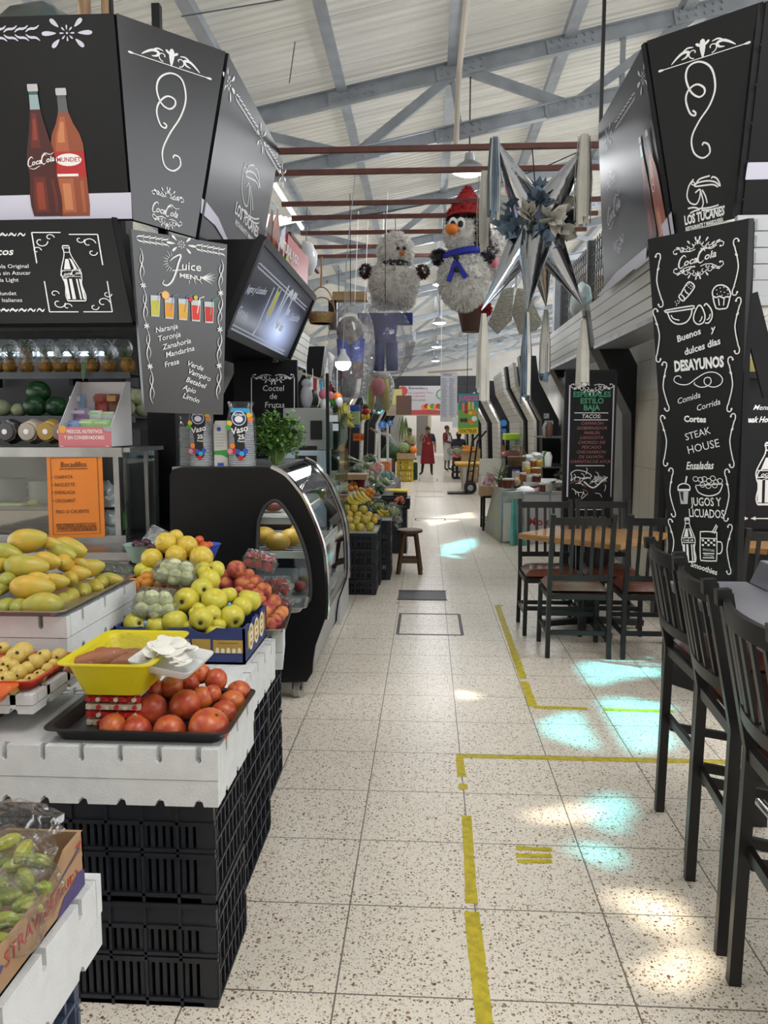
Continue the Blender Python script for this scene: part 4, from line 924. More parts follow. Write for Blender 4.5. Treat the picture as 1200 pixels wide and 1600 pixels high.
mb.prism([(x-.01,CY0+.045,z) for x,z in lo]+[(x0,CY0+.045,PR[17][1]),(x0,CY0+.045,.5)],(0,CY1-CY0-.09,0)); mb.build('lower_body',pm('case_front',(.28,.29,.30),r=.3,m=.5),fc,smooth=30)
zsf=at(450,868,4.3).z; mb=MB()
for zz in (zsf,at(430,815,4.3).z):
    x1=PR[7][0]-.03 if zz==zsf else PR[5][0]-.03
    for i in range(14): y=CY0+.08+i*(CY1-CY0-.16)/13; mb.bx(x0+.05,x1,y-.003,y+.003,zz-.003,zz+.003)
    mb.bx(x1-.006,x1+.006,CY0+.06,CY1-.06,zz-.012,zz+.035); mb.bx(x0+.05,x1,CY0+.06,CY0+.068,zz-.01,zz+.03)
mb.build('wire_shelf',pm('white_wire',(.75,.75,.75),r=.4),fc,smooth=0)
cst=None
for (x,y) in ((PR[16][0]-.07,CY0+.10),(PR[16][0]-.07,CY1-.1),(x0+.1,CY0+.1),(x0+.1,CY1-.1)):
    mb=MB(); mb.cyl((x-.016,y,.05),(x+.016,y,.05),.05,n=20,mi=0); mb.cyl((x-.022,y,.05),(x+.022,y,.05),.014,n=10,mi=1); mb.bx(x-.03,x-.024,y-.02,y+.02,.05,.125,mi=1); mb.bx(x+.024,x+.03,y-.02,y+.02,.05,.125,mi=1); mb.bx(x-.045,x+.045,y-.06,y+.06,.118,.13,mi=1)
    mb.build('caster',[pm('caster_wheel',(.30,.29,.27),r=.5),pm('caster_fork',(.12,.10,.08),r=.5,m=.6)],fc)
mb=MB(); mb.bx(x0,PR[16][0],CY0+.02,CY1-.02,.128,PR[17][1]+.02); mb.build('base_frame',BLK,fc,smooth=0)
p=at(536,880,CY1-.02); mb=MB(); q=[(cur[i][0]+.012,cur[i][1]) for i in range(k-10,k-3)]; mb.add([V(x,CY1-.10,z) for x,z in q]+[V(x,CY1-.07,z) for x,z in q],[(i,i+1,i+1+len(q),i+len(q)) for i in range(len(q)-1)]); mb.build('blue_sticker',pm('sticker_blue',(.02,.08,.55),r=.4),fc)
PAP=pm('papaya_flesh',(.62,.36,.03),r=.45,var=.3,vs=7)
for i,(px,py,rx,Y) in enumerate(((434,862,.085,4.42),(455,848,.075,4.62),(470,842,.07,4.9),(412,852,.07,4.7))):
    p=at(px,py,Y); mb=MB(); mb.ball((p.x,Y,zsf+.004+.055),.06,n=16,sc=(1.25,1.5,.9)); tag(mb.build('papaya',PAP),['yellow papaya nearest the oval window inside the black case','yellow papaya behind the front one inside the black case','yellow papaya deepest along the shelf of the black case','yellow papaya at the inner side of the case shelf'][i],'papaya',None)
p=at(450,815,4.7); mb=MB(); mb.ball((p.x-.1,4.75,at(430,815,4.3).z+.055),.055,sc=(1.3,1.4,.85)); tag(mb.build('papaya',pm('papaya_red',(.22,.05,.03),r=.5,var=.3)),'reddish fruit on the upper wire shelf of the black case','fruit')
for i,px in enumerate((468,478)):
    p=at(px,936,4.55+.25*i); mb=MB(); mb.lathe([(.045,0),(.052,.07),(.05,.11)],(p.x,p.y,.565),n=16); o_=tag(mb.build('fruit_tub',CLAM),'clear lidded fruit tub in the case bottom, '+('nearer' if i==0 else 'farther')+' of the two','tub'); mb=MB(); mb.ball((p.x,p.y,.60),.043,sc=(1,1,.8)); mb.build('fruit_pieces',pm('cut_fruit%d'%i,((.45,.03,.02),(.5,.3,.03))[i],r=.4,var=.3,vs=40),o_)
# things on top of the case
CUP=film('cup_stack',.16,tint=(.85,.87,.88),rough=.2,white=.35)
zc=PR[3][1]
def cupstack(px0,px1,pytop,Y,label,lab=True):
    a,b=at(px0,729,Y),at(px1,729,Y); r=(b.x-a.x)/2; cx=(a.x+b.x)/2; h=at(px0,pytop,Y).z-zc; q=thing('cup_pack',label,'cup pack',(cx,Y,zc),0,'packs of disposable cups'); hs=h*.8
    mb=MB(); pf=[]; n=int(hs/.012)
    for i in range(n): z=hs*i/n; rr=r*(.80+.18*(1-i/n)); pf+=[(rr*.93,z),(rr,z+.003),(rr,z+.008)]
    mb.lathe(pf,(cx,Y,zc),n=22); mb.build('stacked_cups',CUP,q,smooth=20)
    mb=MB(); bp=[(r*.98,0),(r*1.04,h*.4),(r*1.0,h*.75),(r*.8,h*.9),(r*.95,h)]; mb.lathe([(rr,z) for rr,z in bp],(cx,Y,zc),n=22,sq=.9); 
    mb.v=[v+V(mnoise.noise(v*25),mnoise.noise(v*25+V(9,0,0)),0)*.006 for v in mb.v]; mb.build('plastic_wrap',BAG,q)
    if lab:
        y=Y-r*1.02; cc=[V(cx-r*.8,y,zc+h*.9),V(cx+r*.95,y,zc+h*.9),V(cx+r*.95,y,zc+h*.12),V(cx-r*.8,y,zc+h*.12)]; d=PD(*cc,lift=.001); W,H=d.W,d.H
        d.poly(cr([(W*.25,0),(W*.75,0),(W*.85,H*.3),(W*.7,H*.6),(W*.75,H*.95),(W*.35,H*.95),(W*.3,H*.6),(W*.15,H*.3)],3,True),BLACKP)
        d.poly([(W*.2,0),(W*.8,0),(W*.85,H*.08),(W*.15,H*.08)],CYN); d.disc(W*.5,H*.2,W*.28,pm('badge_navy',(.03,.05,.2))); d.ring(W*.5,H*.2,W*.28,W*.03,WHT); d.disc(W*.5,H*.22,W*.17,WHT,ry=W*.13); d.text('REYMA',W*.5,H*.135,W*.13,WHT,bold=.02)
        d.text('Vaso',W*.5,H*.43,W*.36,WHT,rot=14,shear=.25,bold=.02); d.text('25',W*.58,H*.57,W*.26,WHT,bold=.03); d.text('Piezas',W*.58,H*.65,W*.12,WHT,bold=.01)
        for (x,y_,c) in ((.86,.06,CYN),(.92,.14,YEL),(.97,.22,ORG),(.12,.3,YEL),(.05,.38,GRN),(.22,.74,ORG),(.3,.84,RED),(.45,.86,BLU),(.6,.9,CYN),(.75,.84,BLU),(.55,.98,RED),(.12,.85,PNK)): d.disc(W*x,H*y_,W*.11,c,n=10)
        d.build(q)
    return q
cupstack(281,306,650,4.42,'unlabelled stack of clear cups beside the labelled cup packs',False)
cupstack(297,334,627,4.32,'labelled cup pack standing left of the white carton'); cupstack(357,400,628,4.32,'labelled cup pack standing right of the white carton beside the parsley')
a,b=at(335,729,4.3),at(356,729,4.3); o=thing('carton','white and green drink carton between two cup packs','carton',((a.x+b.x)/2,4.34,zc)); h=at(340,664,4.3).z-zc
mb=MB(); mb.bx(a.x,b.x,4.3,4.38,zc,zc+h); mb.prism([(a.x,4.3,zc+h),(a.x,4.38,zc+h),(a.x,4.34,zc+h+.025)],(b.x-a.x,0,0)); mb.build('body',pm('carton_white',(.66,.64,.60),r=.5),o,smooth=0)
d=PD(V(a.x,4.3,zc+h),V(b.x,4.3,zc+h),V(b.x,4.3,zc),V(a.x,4.3,zc),lift=.001); W,H=d.W,d.H; d.poly([(0,H*.63),(W,H*.60),(W,H*.80),(W*.6,H*.73),(0,H*.72)],GRN); d.disc(W*.4,H*.1,W*.16,BLU)
for i in range(5): d.rect(W*.1,H*(.22+.07*i),W*.75,H*(.235+.07*i),GRY)
d.rect(W*.25,H*.92,W*.7,H*.99,BLU); d.build(o)
PARS=pm('parsley_leaf',(.07,.20,.035),r=.5,var=.5,vs=25,col2=(.16,.30,.06)); STM=pm('parsley_stem',(.18,.30,.08),r=.5)
c=at(432,722,4.55); o=thing('parsley_bunch','large leafy bunch of green parsley standing on the black case','herb bunch',(c.x,4.55,zc))
mb=MB(); ms=MB(); base=V(c.x,4.55,zc)
for i in range(84):
    a=R.random()*6.28; rr=R.random()**.6; tip=base+V(math.cos(a)*.14*rr+.01,math.sin(a)*.10*rr,.09+.24*R.random()*(1-.35*rr)); root=base+V(math.cos(a)*.02,math.sin(a)*.02,0)
    ms.tube([root,root.lerp(tip,.5)+V(0,0,.02),tip],.0022,n=4)
    for j in range(15):
        d_=V(R.uniform(-1,1),R.uniform(-1,1),R.uniform(-.5,.9)).normalized(); q=tip+V(R.uniform(-.035,.035),R.uniform(-.035,.035),R.uniform(-.05,.03)); l=R.uniform(.02,.036)
        leaf_blade(mb,q,d_,l,l*.8,bend=.2,n=2); leaf_blade(mb,q,(d_+V(R.uniform(-.6,.6),R.uniform(-.6,.6),0)),l*.8,l*.6,bend=.2,n=2)
mb.build('leaves',PARS,o,smooth=0); ms.build('stems',STM,o)
mb=MB(); p=at(442,640,4.5); mb.ball((p.x,4.5,p.z),.028,sc=(1,.7,.9)); 
# appliances behind the case
def xz(px,py,Y): p=at(px,py,Y); return p.x,p.z
Y=6.15; x0,z0=xz(440,792,Y); x1,z1=xz(508,704,Y)
o=thing('microwave','pale blue-white appliance with dark window behind the curved case','appliance',((x0+x1)/2,Y+.2,.9)); mb=MB(); mb.bx(x0,x1,Y,Y+.4,.75,z1); mb.build('body',pm('appliance_white',(.52,.60,.70),r=.4),o,bevel=.01)
xa,za=xz(462,770,Y); xb,zb=xz(495,712,Y); mb=MB(); mb.bx(xa,xb,Y-.006,Y,za,zb); mb.build('window',BLACKP,o,smooth=0)
x2,z2=xz(462,692,Y+.05); x3,z3=xz(512,655,Y+.05); o=thing('coffee_machine','grey upper appliance with dark glass above the pale blue appliance','appliance',((x2+x3)/2,Y+.3,z1)); mb=MB(); mb.bx(x2-.1,x3,Y+.05,Y+.4,z1,z3+.09); mb.build('body',pm('appliance_grey',(.36,.37,.36),r=.4),o,bevel=.008)
mb=MB(); xa,za=xz(484,687,Y); xb,zb=xz(502,657,Y); mb.bx(xa,xb,Y+.042,Y+.05,za,zb); xa,za=xz(465,705,Y); xb,zb=xz(494,697,Y); mb.bx(xa,xb,Y+.042,Y+.05,za,zb); mb.build('window',BLACKP,o,smooth=0)
tag(MB().bx(-1.9,-.80,6.1,6.62,0,.75).build('cupboard',pm('grey_base',(.20,.21,.22),r=.5)),'plain grey base cupboard under the pale blue appliance','cupboard')
xl=wx(513,6.0); xr=wx(531,6.0)
o=thing('glass_partition','clear glass side cabinet with dark post between case and citrus crates','cabinet',(xl,6.3,0)); mb=MB(); zt=at(513,655,6).z; mb.bx(xl-.012,xl+.012,5.95,5.98,0,zt+.35); mb.build('post',BLK,o,smooth=0)
mb=MB(); mb.bx(xl+.012,xr,5.96,5.966,.8,zt+.05); mb.bx(xr-.005,xr,5.966,6.6,.8,zt+.05); mb.build('glass_pane',GLASSG,o,smooth=0)
mb=MB(); mb.bx(xl,xr,5.97,6.6,.78,.8); mb.bx(xl,xr,5.97,6.6,1.05,1.062); mb.bx(xl,xr,5.95,6.6,0,.78); mb.build('shelf',pm('grey_shelf',(.45,.46,.46),r=.4),o,smooth=0)
mb=MB(); mb.bx(xl+.015,xr-.01,5.95,5.954,zt-.02,zt+.03); mb.bx(xl+.04,xr-.005,5.948,5.952,zt-.09,zt-.035); mb.build('notice',pm('paper',(.6,.66,.72),r=.6),o,smooth=0)
# ================================================================ crates, polystyrene boxes, trays
def Mz(loc,rz): return Matrix.Translation(Vector(loc))@Matrix.Rotation(rz,4,'Z')
def crate(label,x0,x1,y0,y1,z0,z1,mt=CRT,rz=0,group='plastic crates',name='plastic_crate',rows=((.08,.42),(.52,.74)),pitch=.02,solid=True):
    w,dp,h=x1-x0,y1-y0,z1-z0; loc=((x0+x1)/2,(y0+y1)/2,z0); o=thing(name,label,'crate',loc,rz,group); M=Mz(loc,rz)
    W,D=w/2,dp/2; mb=MB(); t=.012
    mb.bx(-W,W,-D,D,.0,.012)
    for sy in (-1,1):
        y=sy*(D-t/2)
        zs=[0]+[v*h for r in rows for v in r]+[h]
        for i in range(0,len(zs),2): mb.bx(-W,W,y-t/2,y+t/2,zs[i],zs[i+1])
        n=int(w/pitch)
        for r in rows:
            for i in range(n+1): x=-W+w*i/n; mb.bx(x-pitch*.28,x+pitch*.28,y-t*.4,y+t*.4,r[0]*h,r[1]*h)
        for v in (.06,.45,.50,.76,.96): mb.bx(-W-.004,W+.004,y-t*.9 if sy<0 else y-t*.5,y+t*.5 if sy<0 else y+t*.9,h*v,h*v+.009)
        for i in range(1,6): x=-W+w*i/6; mb.bx(x-.004,x+.004,min(y,y+sy*t*.9),max(y,y+sy*t*.9),0,h)
    for sx in (-1,1):
        x=sx*(W-.028); mb.bx(min(x,x-sx*.006),max(x,x-sx*.006),-D,D,.01,h*.30); mb.bx(min(x,x-sx*.006),max(x,x-sx*.006),-D,D,h*.80,h)
        for i in range(9): y=-D+dp*i/8; mb.bx(min(x,sx*W),max(x,sx*W),max(-D,y-.004),min(D,y+.004),.01,h-.005)
        for v in (.02,.28,.54,.78,.95): mb.bx(min(x-sx*.004,sx*(W+.003)),max(x-sx*.004,sx*(W+.003)),-D,D,h*v,h*v+.008)
        for i in range(5): y=-D+dp*(i*2+.5)/10; mb.bx(min(x-sx*.004,x),max(x-sx*.004,x),y,y+dp*.08,.01,h)
    for sx in (-1,1):
        for sy in (-1,1): mb.bx(sx*W-.036 if sx>0 else sx*W-.002,sx*W+.002 if sx>0 else sx*W+.036,sy*D-.018 if sy>0 else sy*D-.002,sy*D+.002 if sy>0 else sy*D+.018,.001,h-.001)
    mb.xf(M).build('body',mt,o,smooth=0)
    mb=MB()
    for (a,b,c,d) in ((-W-.006,W+.006,-D-.006,-D+.014),(-W-.006,W+.006,D-.014,D+.006),(-W-.006,-W+.014,-D,D),(W-.014,W+.006,-D,D)): mb.bx(a,b,c,d,h-.012,h)
    mb.xf(M).build('rim',mt,o,smooth=0); return o
def styro(label,x0,x1,y0,y1,z0,z1,rz=0,group='polystyrene boxes under the fruit',mt=STY,pitch=.105):
    w,dp,h=x1-x0,y1-y0,z1-z0; loc=((x0+x1)/2,(y0+y1)/2,z0); o=thing('polystyrene_box',label,'box',loc,rz,group); M=Mz(loc,rz); W,D=w/2,dp/2
    def outline(L,za,zb,top,bot):
        pts=[(-L,za)]; n=max(2,round(2*L/pitch)); xs=[-L+2*L*(i+.5)/n for i in range(n)]
        if bot:
            for x in xs: pts+=[(x-.013,za),(x-.010,za+.012),(x,za+.02),(x+.010,za+.012),(x+.013,za)]
        pts+=[(L,za),(L,zb)]
        if top:
            for x in xs[::-1]: pts+=[(x+.008,zb),(x+.008,zb-.034),(x,zb-.040),(x-.008,zb-.034),(x-.008,zb)]
        pts+=[(-L,zb)]; return pts
    t=.024; zm=h*.46
    for nm,za,zb,top,bot,e in (('tray',0,zm-.0012,False,True,0),('lid',zm+.0012,h,True,False,.002)):
        mb=MB(); mb.bx(-W+t,W-t,-D+t,D-t,za+.002,zb-.0015)
        for s in (-1,1):
            mb.prism([(x,s*(D+e),z) for x,z in outline(W+e,za,zb,top,bot)],(0,-s*t,0)); mb.prism([(s*(W+e),y,z) for y,z in outline(D-t-.0005,za,zb,top,bot)],(-s*t,0,0))
        mb.xf(M).build(nm,mt,o,smooth=0)
    return o
def tray(label,x0,x1,y0,y1,z0,h,mt,flare=.02,rim=.012,name='tray',rz=0,group=None):
    loc=((x0+x1)/2,(y0+y1)/2,z0); o=thing(name,label,'tray',loc,rz,group); M=Mz(loc,rz); W,D=(x1-x0)/2,(y1-y0)/2; mb=MB()
    def rr(w,d,z,r=.03): return [V(sx*(w-r)+r*math.cos(a),sy*(d-r)+r*math.sin(a),z) for sx,sy,a0 in ((1,1,0),(-1,1,PI/2),(-1,-1,PI),(1,-1,1.5*PI)) for a in [a0+PI/2*i/4 for i in range(5)]]
    loops=[rr(W-flare,D-flare,0),rr(W-.002,D-.002,h-.004),rr(W+rim,D+rim,h),rr(W+rim,D+rim,h-.004) ,rr(W-.006,D-.006,h-.010),rr(W-flare-.004,D-flare-.004,.006)]
    order=[3,2,1,0] ; vs=[]; 
    prof_=[loops[0],loops[1],loops[3],loops[2],rr(W-.004,D-.004,h-.003),loops[5]]
    n=20; 
    for l in prof_: vs+=l
    fs=[(i*n+j,i*n+(j+1)%n,(i+1)*n+(j+1)%n,(i+1)*n+j) for i in range(len(prof_)-1) for j in range(n)]; fs.append(tuple(range(n))[::-1]); fs.append(tuple((len(prof_)-1)*n+j for j in range(n)))
    mb.add(vs,fs); mb.xf(M).build('pan',mt,o,smooth=30); return o
# stack of black crates along the aisle, three deep
crate('upper black crate of the front stack under the orange-red fruit',-1.13,-.557,1.89,2.21,.30,.588)
crate('lower black crate of the front stack standing on the floor',-1.13,-.557,1.89,2.21,0,.298)
crate('upper black crate hidden left of the front crate stack',-1.72,-1.14,1.89,2.21,.30,.588); crate('lower black crate hidden left of the front crate stack',-1.72,-1.14,1.89,2.21,0,.298)
for k,(a,b,c,dd) in enumerate(((-1.17,-.605,2.235,2.815),(-1.2,-.655,2.84,3.32))):
    nm=('second','third')[k]
    for j in range(2): crate(('lower' if j==0 else 'upper')+' black crate of the '+nm+' stack along the aisle',a,b,c,dd,.3*j,.3*j+.29)
styro('long white polystyrene box carrying the black tray of orange-red fruit',-1.75,-.53,1.85,2.255,.59,.745)
styro('white polystyrene box under the blue apple carton',-1.16,-.588,2.27,2.885,.59,.745)
styro('white polystyrene box jutting toward the aisle under the peach trays',-1.22,-.60,2.93,3.28,.59,.745,rz=math.radians(9))
BTR=pm('black_tray',(.012,.012,.013),r=.3,spec=.6)
p,q=at(49,1162,1.86),at(348,1164,1.86); tray('wide black tray holding the orange-red fruit on polystyrene',-.985,-.515,1.87,2.19,.746,.038,BTR,flare=.018)
# ---------------------------------------------------------------- fruit kit
def fr(name,mts,fn=None,sc=(1,1,1),n=18,extra=None,smooth=70):
    """make one fruit: empty-free mesh object with an optional child part"""
    mb=MB(); mb.ball((0,0,0),1,n=n,m=int(n*.7),sc=sc,fn=fn); me_o=mb.build(name,mts,smooth=smooth); me_o.data.transform(Matrix.Translation(me_o.location)); me_o.location=(0,0,-50)
    if extra:
        pn,pmb,pmt=extra; c=pmb.build(pn,pmt,me_o,smooth=60); c.data.transform(Matrix.Identity(4))
        M=Matrix.Translation((0,0,-50)); c.data.transform(M)
    return me_o
PROTO={}
def put(kind,label,group,cat,p,r,rot=None):
    o=copy_tree(PROTO[kind]); o.location=p; o.scale=(r,r,r); o.rotation_euler=rot or (R.random()*6.28,R.random()*6.28,R.random()*6.28)
    return tag(o,label,cat,group)
def dimple(k=.22,w=.35,bot=True):
    def f(p):
        rho=math.hypot(p.x,p.y); s=1-k*math.exp(-(rho/w)**2) if (p.z>0 or bot) else 1
        return V(p.x,p.y,p.z*s)
    return f
APP=pm('apple_skin',(.64,.52,.05),r=.32,var=.25,vs=2.2,col2=(.52,.50,.06),rnd=.7); CAL=pm('fruit_calyx',(.06,.04,.02),r=.8)
def calyx(z,r,n=7,sg=1):
    mb=MB(); 
    for i in range(n): leaf_blade(mb,V(0,0,z),V(math.cos(i*6.28/n),math.sin(i*6.28/n),.55*sg),r*1.25,r*.7,bend=.1,n=2)
    mb.ball((0,0,z+.02*sg),r*.5,n=8); return mb
PROTO['apple']=fr('apple',APP,lambda p:dimple(.30,.34)(V(p.x*(1+.1*p.z),p.y*(1+.1*p.z),p.z)),(1,1,.94),22,('calyx',calyx(-.655,.2,7,-1),CAL))
sm=MB(); sm.tube([(0,0,.55),(.02,0,.85),(.06,.02,1.02)],[.035,.03,.045],n=6)
PROTO['apple_up']=fr('apple',APP,lambda p:dimple(.32,.34)(V(p.x*(1+.1*p.z),p.y*(1+.1*p.z),p.z)),(1,1,.94),22,('stem',sm,CAL))
MNG=pm('mango_skin',(.60,.36,.045),r=.38,var=.3,vs=1.8,col2=(.45,.36,.05),rnd=.6,bump=.05,bs=40); MNGG=pm('mango_skin_green',(.32,.33,.055),r=.36,var=.3,vs=1.6,col2=(.46,.36,.05),rnd=.6)
def mfn(p):
    x=p.x; k=1-.16*x-.12*x*x; return V(x, p.y*k*.95, p.z*k+.16*x*x*(1 if x>0 else .4))
for nm,mt in (('mango',MNG),('mango_green',MNGG)):
    tip=MB(); tip.ball((.985,0,.14),.035,n=6); PROTO[nm]=fr('mango',mt,mfn,(1,.56,.58),20,('stem_scar',tip,CAL))
PSN=pm('persimmon_skin',(.56,.14,.028),r=.33,var=.4,vs=1.6,col2=(.42,.055,.03),rnd=.9,bump=.04,bs=30)
PROTO['persimmon']=fr('orange_red_fruit',PSN,lambda p:dimple(.10,.3)(p),(1,1,.92),22,('calyx',calyx(.84,.10,5),pm('scar_brown',(.16,.06,.03),r=.8)))
PRJ=pm('wrinkled_skin',(.72,.53,.06),r=.34,var=.3,vs=5,col2=(.58,.41,.05),rnd=.4)
PROTO['passion']=fr('passion_fruit',PRJ,lambda p:p*(1+.045*mnoise.noise(p*3.2)+.02*mnoise.noise(p*7)),(1,1,.97),26)
GUA=pm('guava_skin',(.62,.47,.11),r=.42,var=.35,vs=4,col2=(.52,.36,.09),rnd=.4)
PROTO['guava']=fr('guava',GUA,lambda p:V(p.x,p.y,p.z)*(1+.03*mnoise.noise(p*2)),(1,1,1.08),18,('crown',calyx(1.02,.22,6),pm('guava_crown',(.05,.03,.015),r=.9)))
PCH=pm('peach_skin',(.62,.23,.06),r=.6,var=.5,vs=1.1,col2=(.32,.03,.04),rnd=.9)
def pfn(p):
    g=math.exp(-(p.x/.13)**2)*(1 if p.y>0 else 0); return dimple(.2,.25,False)(p*(1-.06*g))
PROTO['peach']=fr('peach',PCH,pfn,(1,1,.96),22,('stem_hollow',calyx(.72,.1,5),pm('scar_brown',(.16,.06,.03),r=.8)))
ORN=pm('orange_skin',(.70,.27,.025),r=.42,var=.2,vs=3,rnd=.4,bump=.12,bs=28); ORG2=pm('citrus_skin',(.60,.38,.05),r=.4,var=.45,vs=1.5,col2=(.36,.36,.05),rnd=1.0,bump=.1,bs=28)
ct=MB(); ct.ball((0,0,.93),.07,n=7); PROTO['orange']=fr('orange',ORN,dimple(.08,.3),(1,1,.93),18,('stem_end',ct,pm('stem_green',(.12,.16,.04))))
ct=MB(); ct.ball((0,0,.93),.07,n=7); PROTO['citrus']=fr('citrus',ORG2,dimple(.08,.3),(1,1,.95),16,('stem_end',ct,MATS['stem_green']))
PROTO['plum']=fr('plum',pm('plum_skin',(.07,.012,.03),r=.35,var=.4),dimple(.12,.25,False),(1,1,.95),14); PROTO['tomato']=fr('tomato',pm('tomato_skin',(.62,.10,.02),r=.25,var=.2),dimple(.15,.3),(1,1,.85),16)
PGR=pm('pale_green_piece',(.46,.50,.24),r=.45,var=.4,vs=3,col2=(.66,.66,.42),rnd=.5)
PROTO['green']=fr('tomatillo',PGR,lambda p:p*(1+.10*mnoise.noise(p*2.4)),(1,1,.92),16)
def sfn(p): return V(p.x*(1.02-.42*max(0,-p.z)**1.2),p.y*(1.02-.42*max(0,-p.z)**1.2),p.z*1.2)
PROTO['strawberry']=fr('strawberry',pm('strawberry_skin',(.52,.025,.018),r=.35,var=.3,vs=14,bump=.5,bs=26),sfn,(.9,.9,1),14,('leaf_cap',calyx(1.12,.55,7),pm('berry_leaf',(.10,.25,.05),r=.5)))
PROTO['star']=fr('green_fruit',pm('green_fruit_skin',(.24,.32,.03),r=.3,var=.4,vs=2,col2=(.42,.40,.05),rnd=.8),lambda p:V(p.x,p.y*(1+.10*math.cos(5*math.atan2(p.z,p.y))),p.z*(1+.10*math.cos(5*math.atan2(p.z,p.y)))),(1,.5,.5),22)
def heap(kind,label,group,cat,items,Yf,rot=None,k=1.0):
    for it in items:
        px,py,r=it[:3]; p=at(px,py,it[3] if len(it)>3 else Yf(px,py)); rr=r*(p-CP).dot(FW)/F*k
        put(kind,label,group,cat,p,rr,rot(px,py) if rot else None)
def Z(o,k,l): return [(o[0]+x/k,o[1]+y/k,r/k) for x,y,r in l]
# orange-red fruit on the black tray
heap('persimmon','round orange-red fruit in the heap on the black tray','orange-red fruit on the black tray','fruit',
 Z((100,1000),3.43,[(263,472,80),(393,492,80),(565,490,90),(470,375,87),(650,350,88),(580,250,70),(480,270,64),(680,230,50),(730,180,56),(815,215,64),(740,310,62),(790,290,54),(935,280,67),(900,340,72),(855,395,72),(380,440,50)]),
 lambda x,y:1.945+max(0,1140-y)*.0026+(max(0,x-330))*.0022)
put('persimmon','biggest orange-red fruit at the aisle corner of the black tray',None,'fruit',at(327,1137,1.95),33.5*1.98/1200,(.3,.5,.2))
# yellow tub with wrapped fruit, standing on a box of matches
bxm=thing('match_bundle','low red and white striped box under the yellow tub','box',(-.86,2.08,.752)); mb=MB()
p=at(134,1142,1.97); x0=p.x; 
for i in range(4):
    for j in range(2): mb.bx(x0,x0+.15,1.975+.1*j,1.99+.1*j,.752+.022*i,.766+.022*i,mi=i%2)
    for j in range(6): mb.cyl((x0+.012+.025*j,1.968,.76+.022*i),(x0+.012+.025*j,2.17,.76+.022*i),.0065,n=6,mi=(j+i)%2)
mb.build('bundle',[pm('cream_stick',(.62,.55,.42),r=.7),RED],bxm,smooth=0)
YT=pm('yellow_tub',(.68,.58,.015),r=.35,spec=.5)
rx0,rx1,ry0,ry1=-.965,-.735,1.93,2.25
tb=tray('yellow plastic tub with film-wrapped brown fruit beside the white foam tray',rx0,rx1,ry0,ry1,.842,.098,YT,flare=.032,rim=.016,name='plastic_tub'); tb['category']='tub'
SAP=pm('brown_fruit',(.34,.12,.05),r=.5,var=.35,vs=4,col2=(.24,.075,.03))
for i,(px,py,l,a,Y) in enumerate(((150,1032,.085,.45,2.02),(195,1036,.075,.25,2.04),(205,1026,.07,.1,2.1),(140,1030,.06,.9,2.1))):
    p=at(px,py,Y); mb=MB(); mb.ball(p,l,n=16,sc=(1,.34,.34),M=Matrix.Rotation(a,3,'Z')@Matrix.Rotation(-a*.4,3,'Y'),fn=lambda q:V(q.x,q.y*(1+.08*mnoise.noise(q*4)),q.z))
    tag(mb.build('brown_fruit',SAP),['long brown fruit lying highest in the yellow tub','brown fruit at the front middle of the yellow tub','brown fruit at the back of the yellow tub','small brown fruit at the left inside the yellow tub'][i],'fruit')
mb=MB(); a_,b_,c_,d_=at(122,1056,1.93),at(224,1054,1.93),at(235,1010,2.2),at(176,1006,2.2)
mb.grid(lambda u,v:(a_*(1-u)*(1-v)+b_*u*(1-v)+c_*u*v+d_*(1-u)*v)+V(0,0,.02+.016*math.sin(PI*u)+.008*mnoise.noise(V(u*6,v*6,1))),14,12); tag(mb.build('cling_film',film('cling2',.0,rough=.06,bump=1,bs=12,fres=.22)),'clear cling film stretched over the yellow tub','film')
# foam tray with white slices
p=at(268,1034,2.03); c0=p; o=thing('foam_tray','small white foam tray of coconut slices tilted on the orange-red fruit','tray',c0,math.radians(-14))
M=Mz(c0,math.radians(-14))@Matrix.Rotation(math.radians(8),4,'X')@Matrix.Rotation(math.radians(6),4,'Y'); W,D=.085,.062
mb=MB(); l=lambda w,d,z:[V(sx*w+.014*math.cos(a)*1,sy*d+.014*math.sin(a),z) for sx,sy,a0 in ((1,1,0),(-1,1,PI/2),(-1,-1,PI),(1,-1,1.5*PI)) for a in [a0+PI/2*i/3 for i in range(4)]]
pr=[l(W*.72,D*.70,-.012),l(W*.95,D*.95,.014),l(W*.95,D*.95,.018),l(W*.9,D*.9,.014),l(W*.70,D*.68,-.008)]; vs=sum(pr,[]); n=16
mb.add(vs,[(i*n+j,i*n+(j+1)%n,(i+1)*n+(j+1)%n,(i+1)*n+j) for i in range(4) for j in range(n)]+[tuple(range(n))[::-1],tuple(64+j for j in range(n))]); mb.xf(M).build('dish',pm('foam_white',(.80,.80,.80),r=.6),o,smooth=40)
COC=pm('coconut',(.80,.78,.70),r=.4,var=.06)
for i in range(24):
    x=R.uniform(-.062,.062);y=R.uniform(-.042,.042); h=.014+.052*max(0,1-(x/.075)**2-(y/.055)**2)*R.uniform(.75,1); M2_=M@Matrix.Translation((x,y,h))@Matrix.Rotation(R.uniform(-.35,.35),4,'X')@Matrix.Rotation(R.uniform(-.35,.35),4,'Y')@Matrix.Rotation(R.random()*6,4,'Z')
    mb=MB(); mb.lathe([(0,-.003),(.026,-.002),(.029,.001),(.026,.003),(0,.004)],n=12,sq=.72); mb.xf(M2_); tag(mb.build('coconut_slice',COC),'white coconut slice piled in the small foam tray','coconut','coconut slices in the foam tray')
mb=MB(); mb.ball((0,0,0),1,n=18,sc=(.076,.056,.058)); mb.v=[v for v in mb.v]; mb.xf(M); tag(mb.build('cling_film',film('cling',.0,rough=.06,bump=.8,bs=30,fres=.25)),'clear film wrapped over the coconut slices','film')
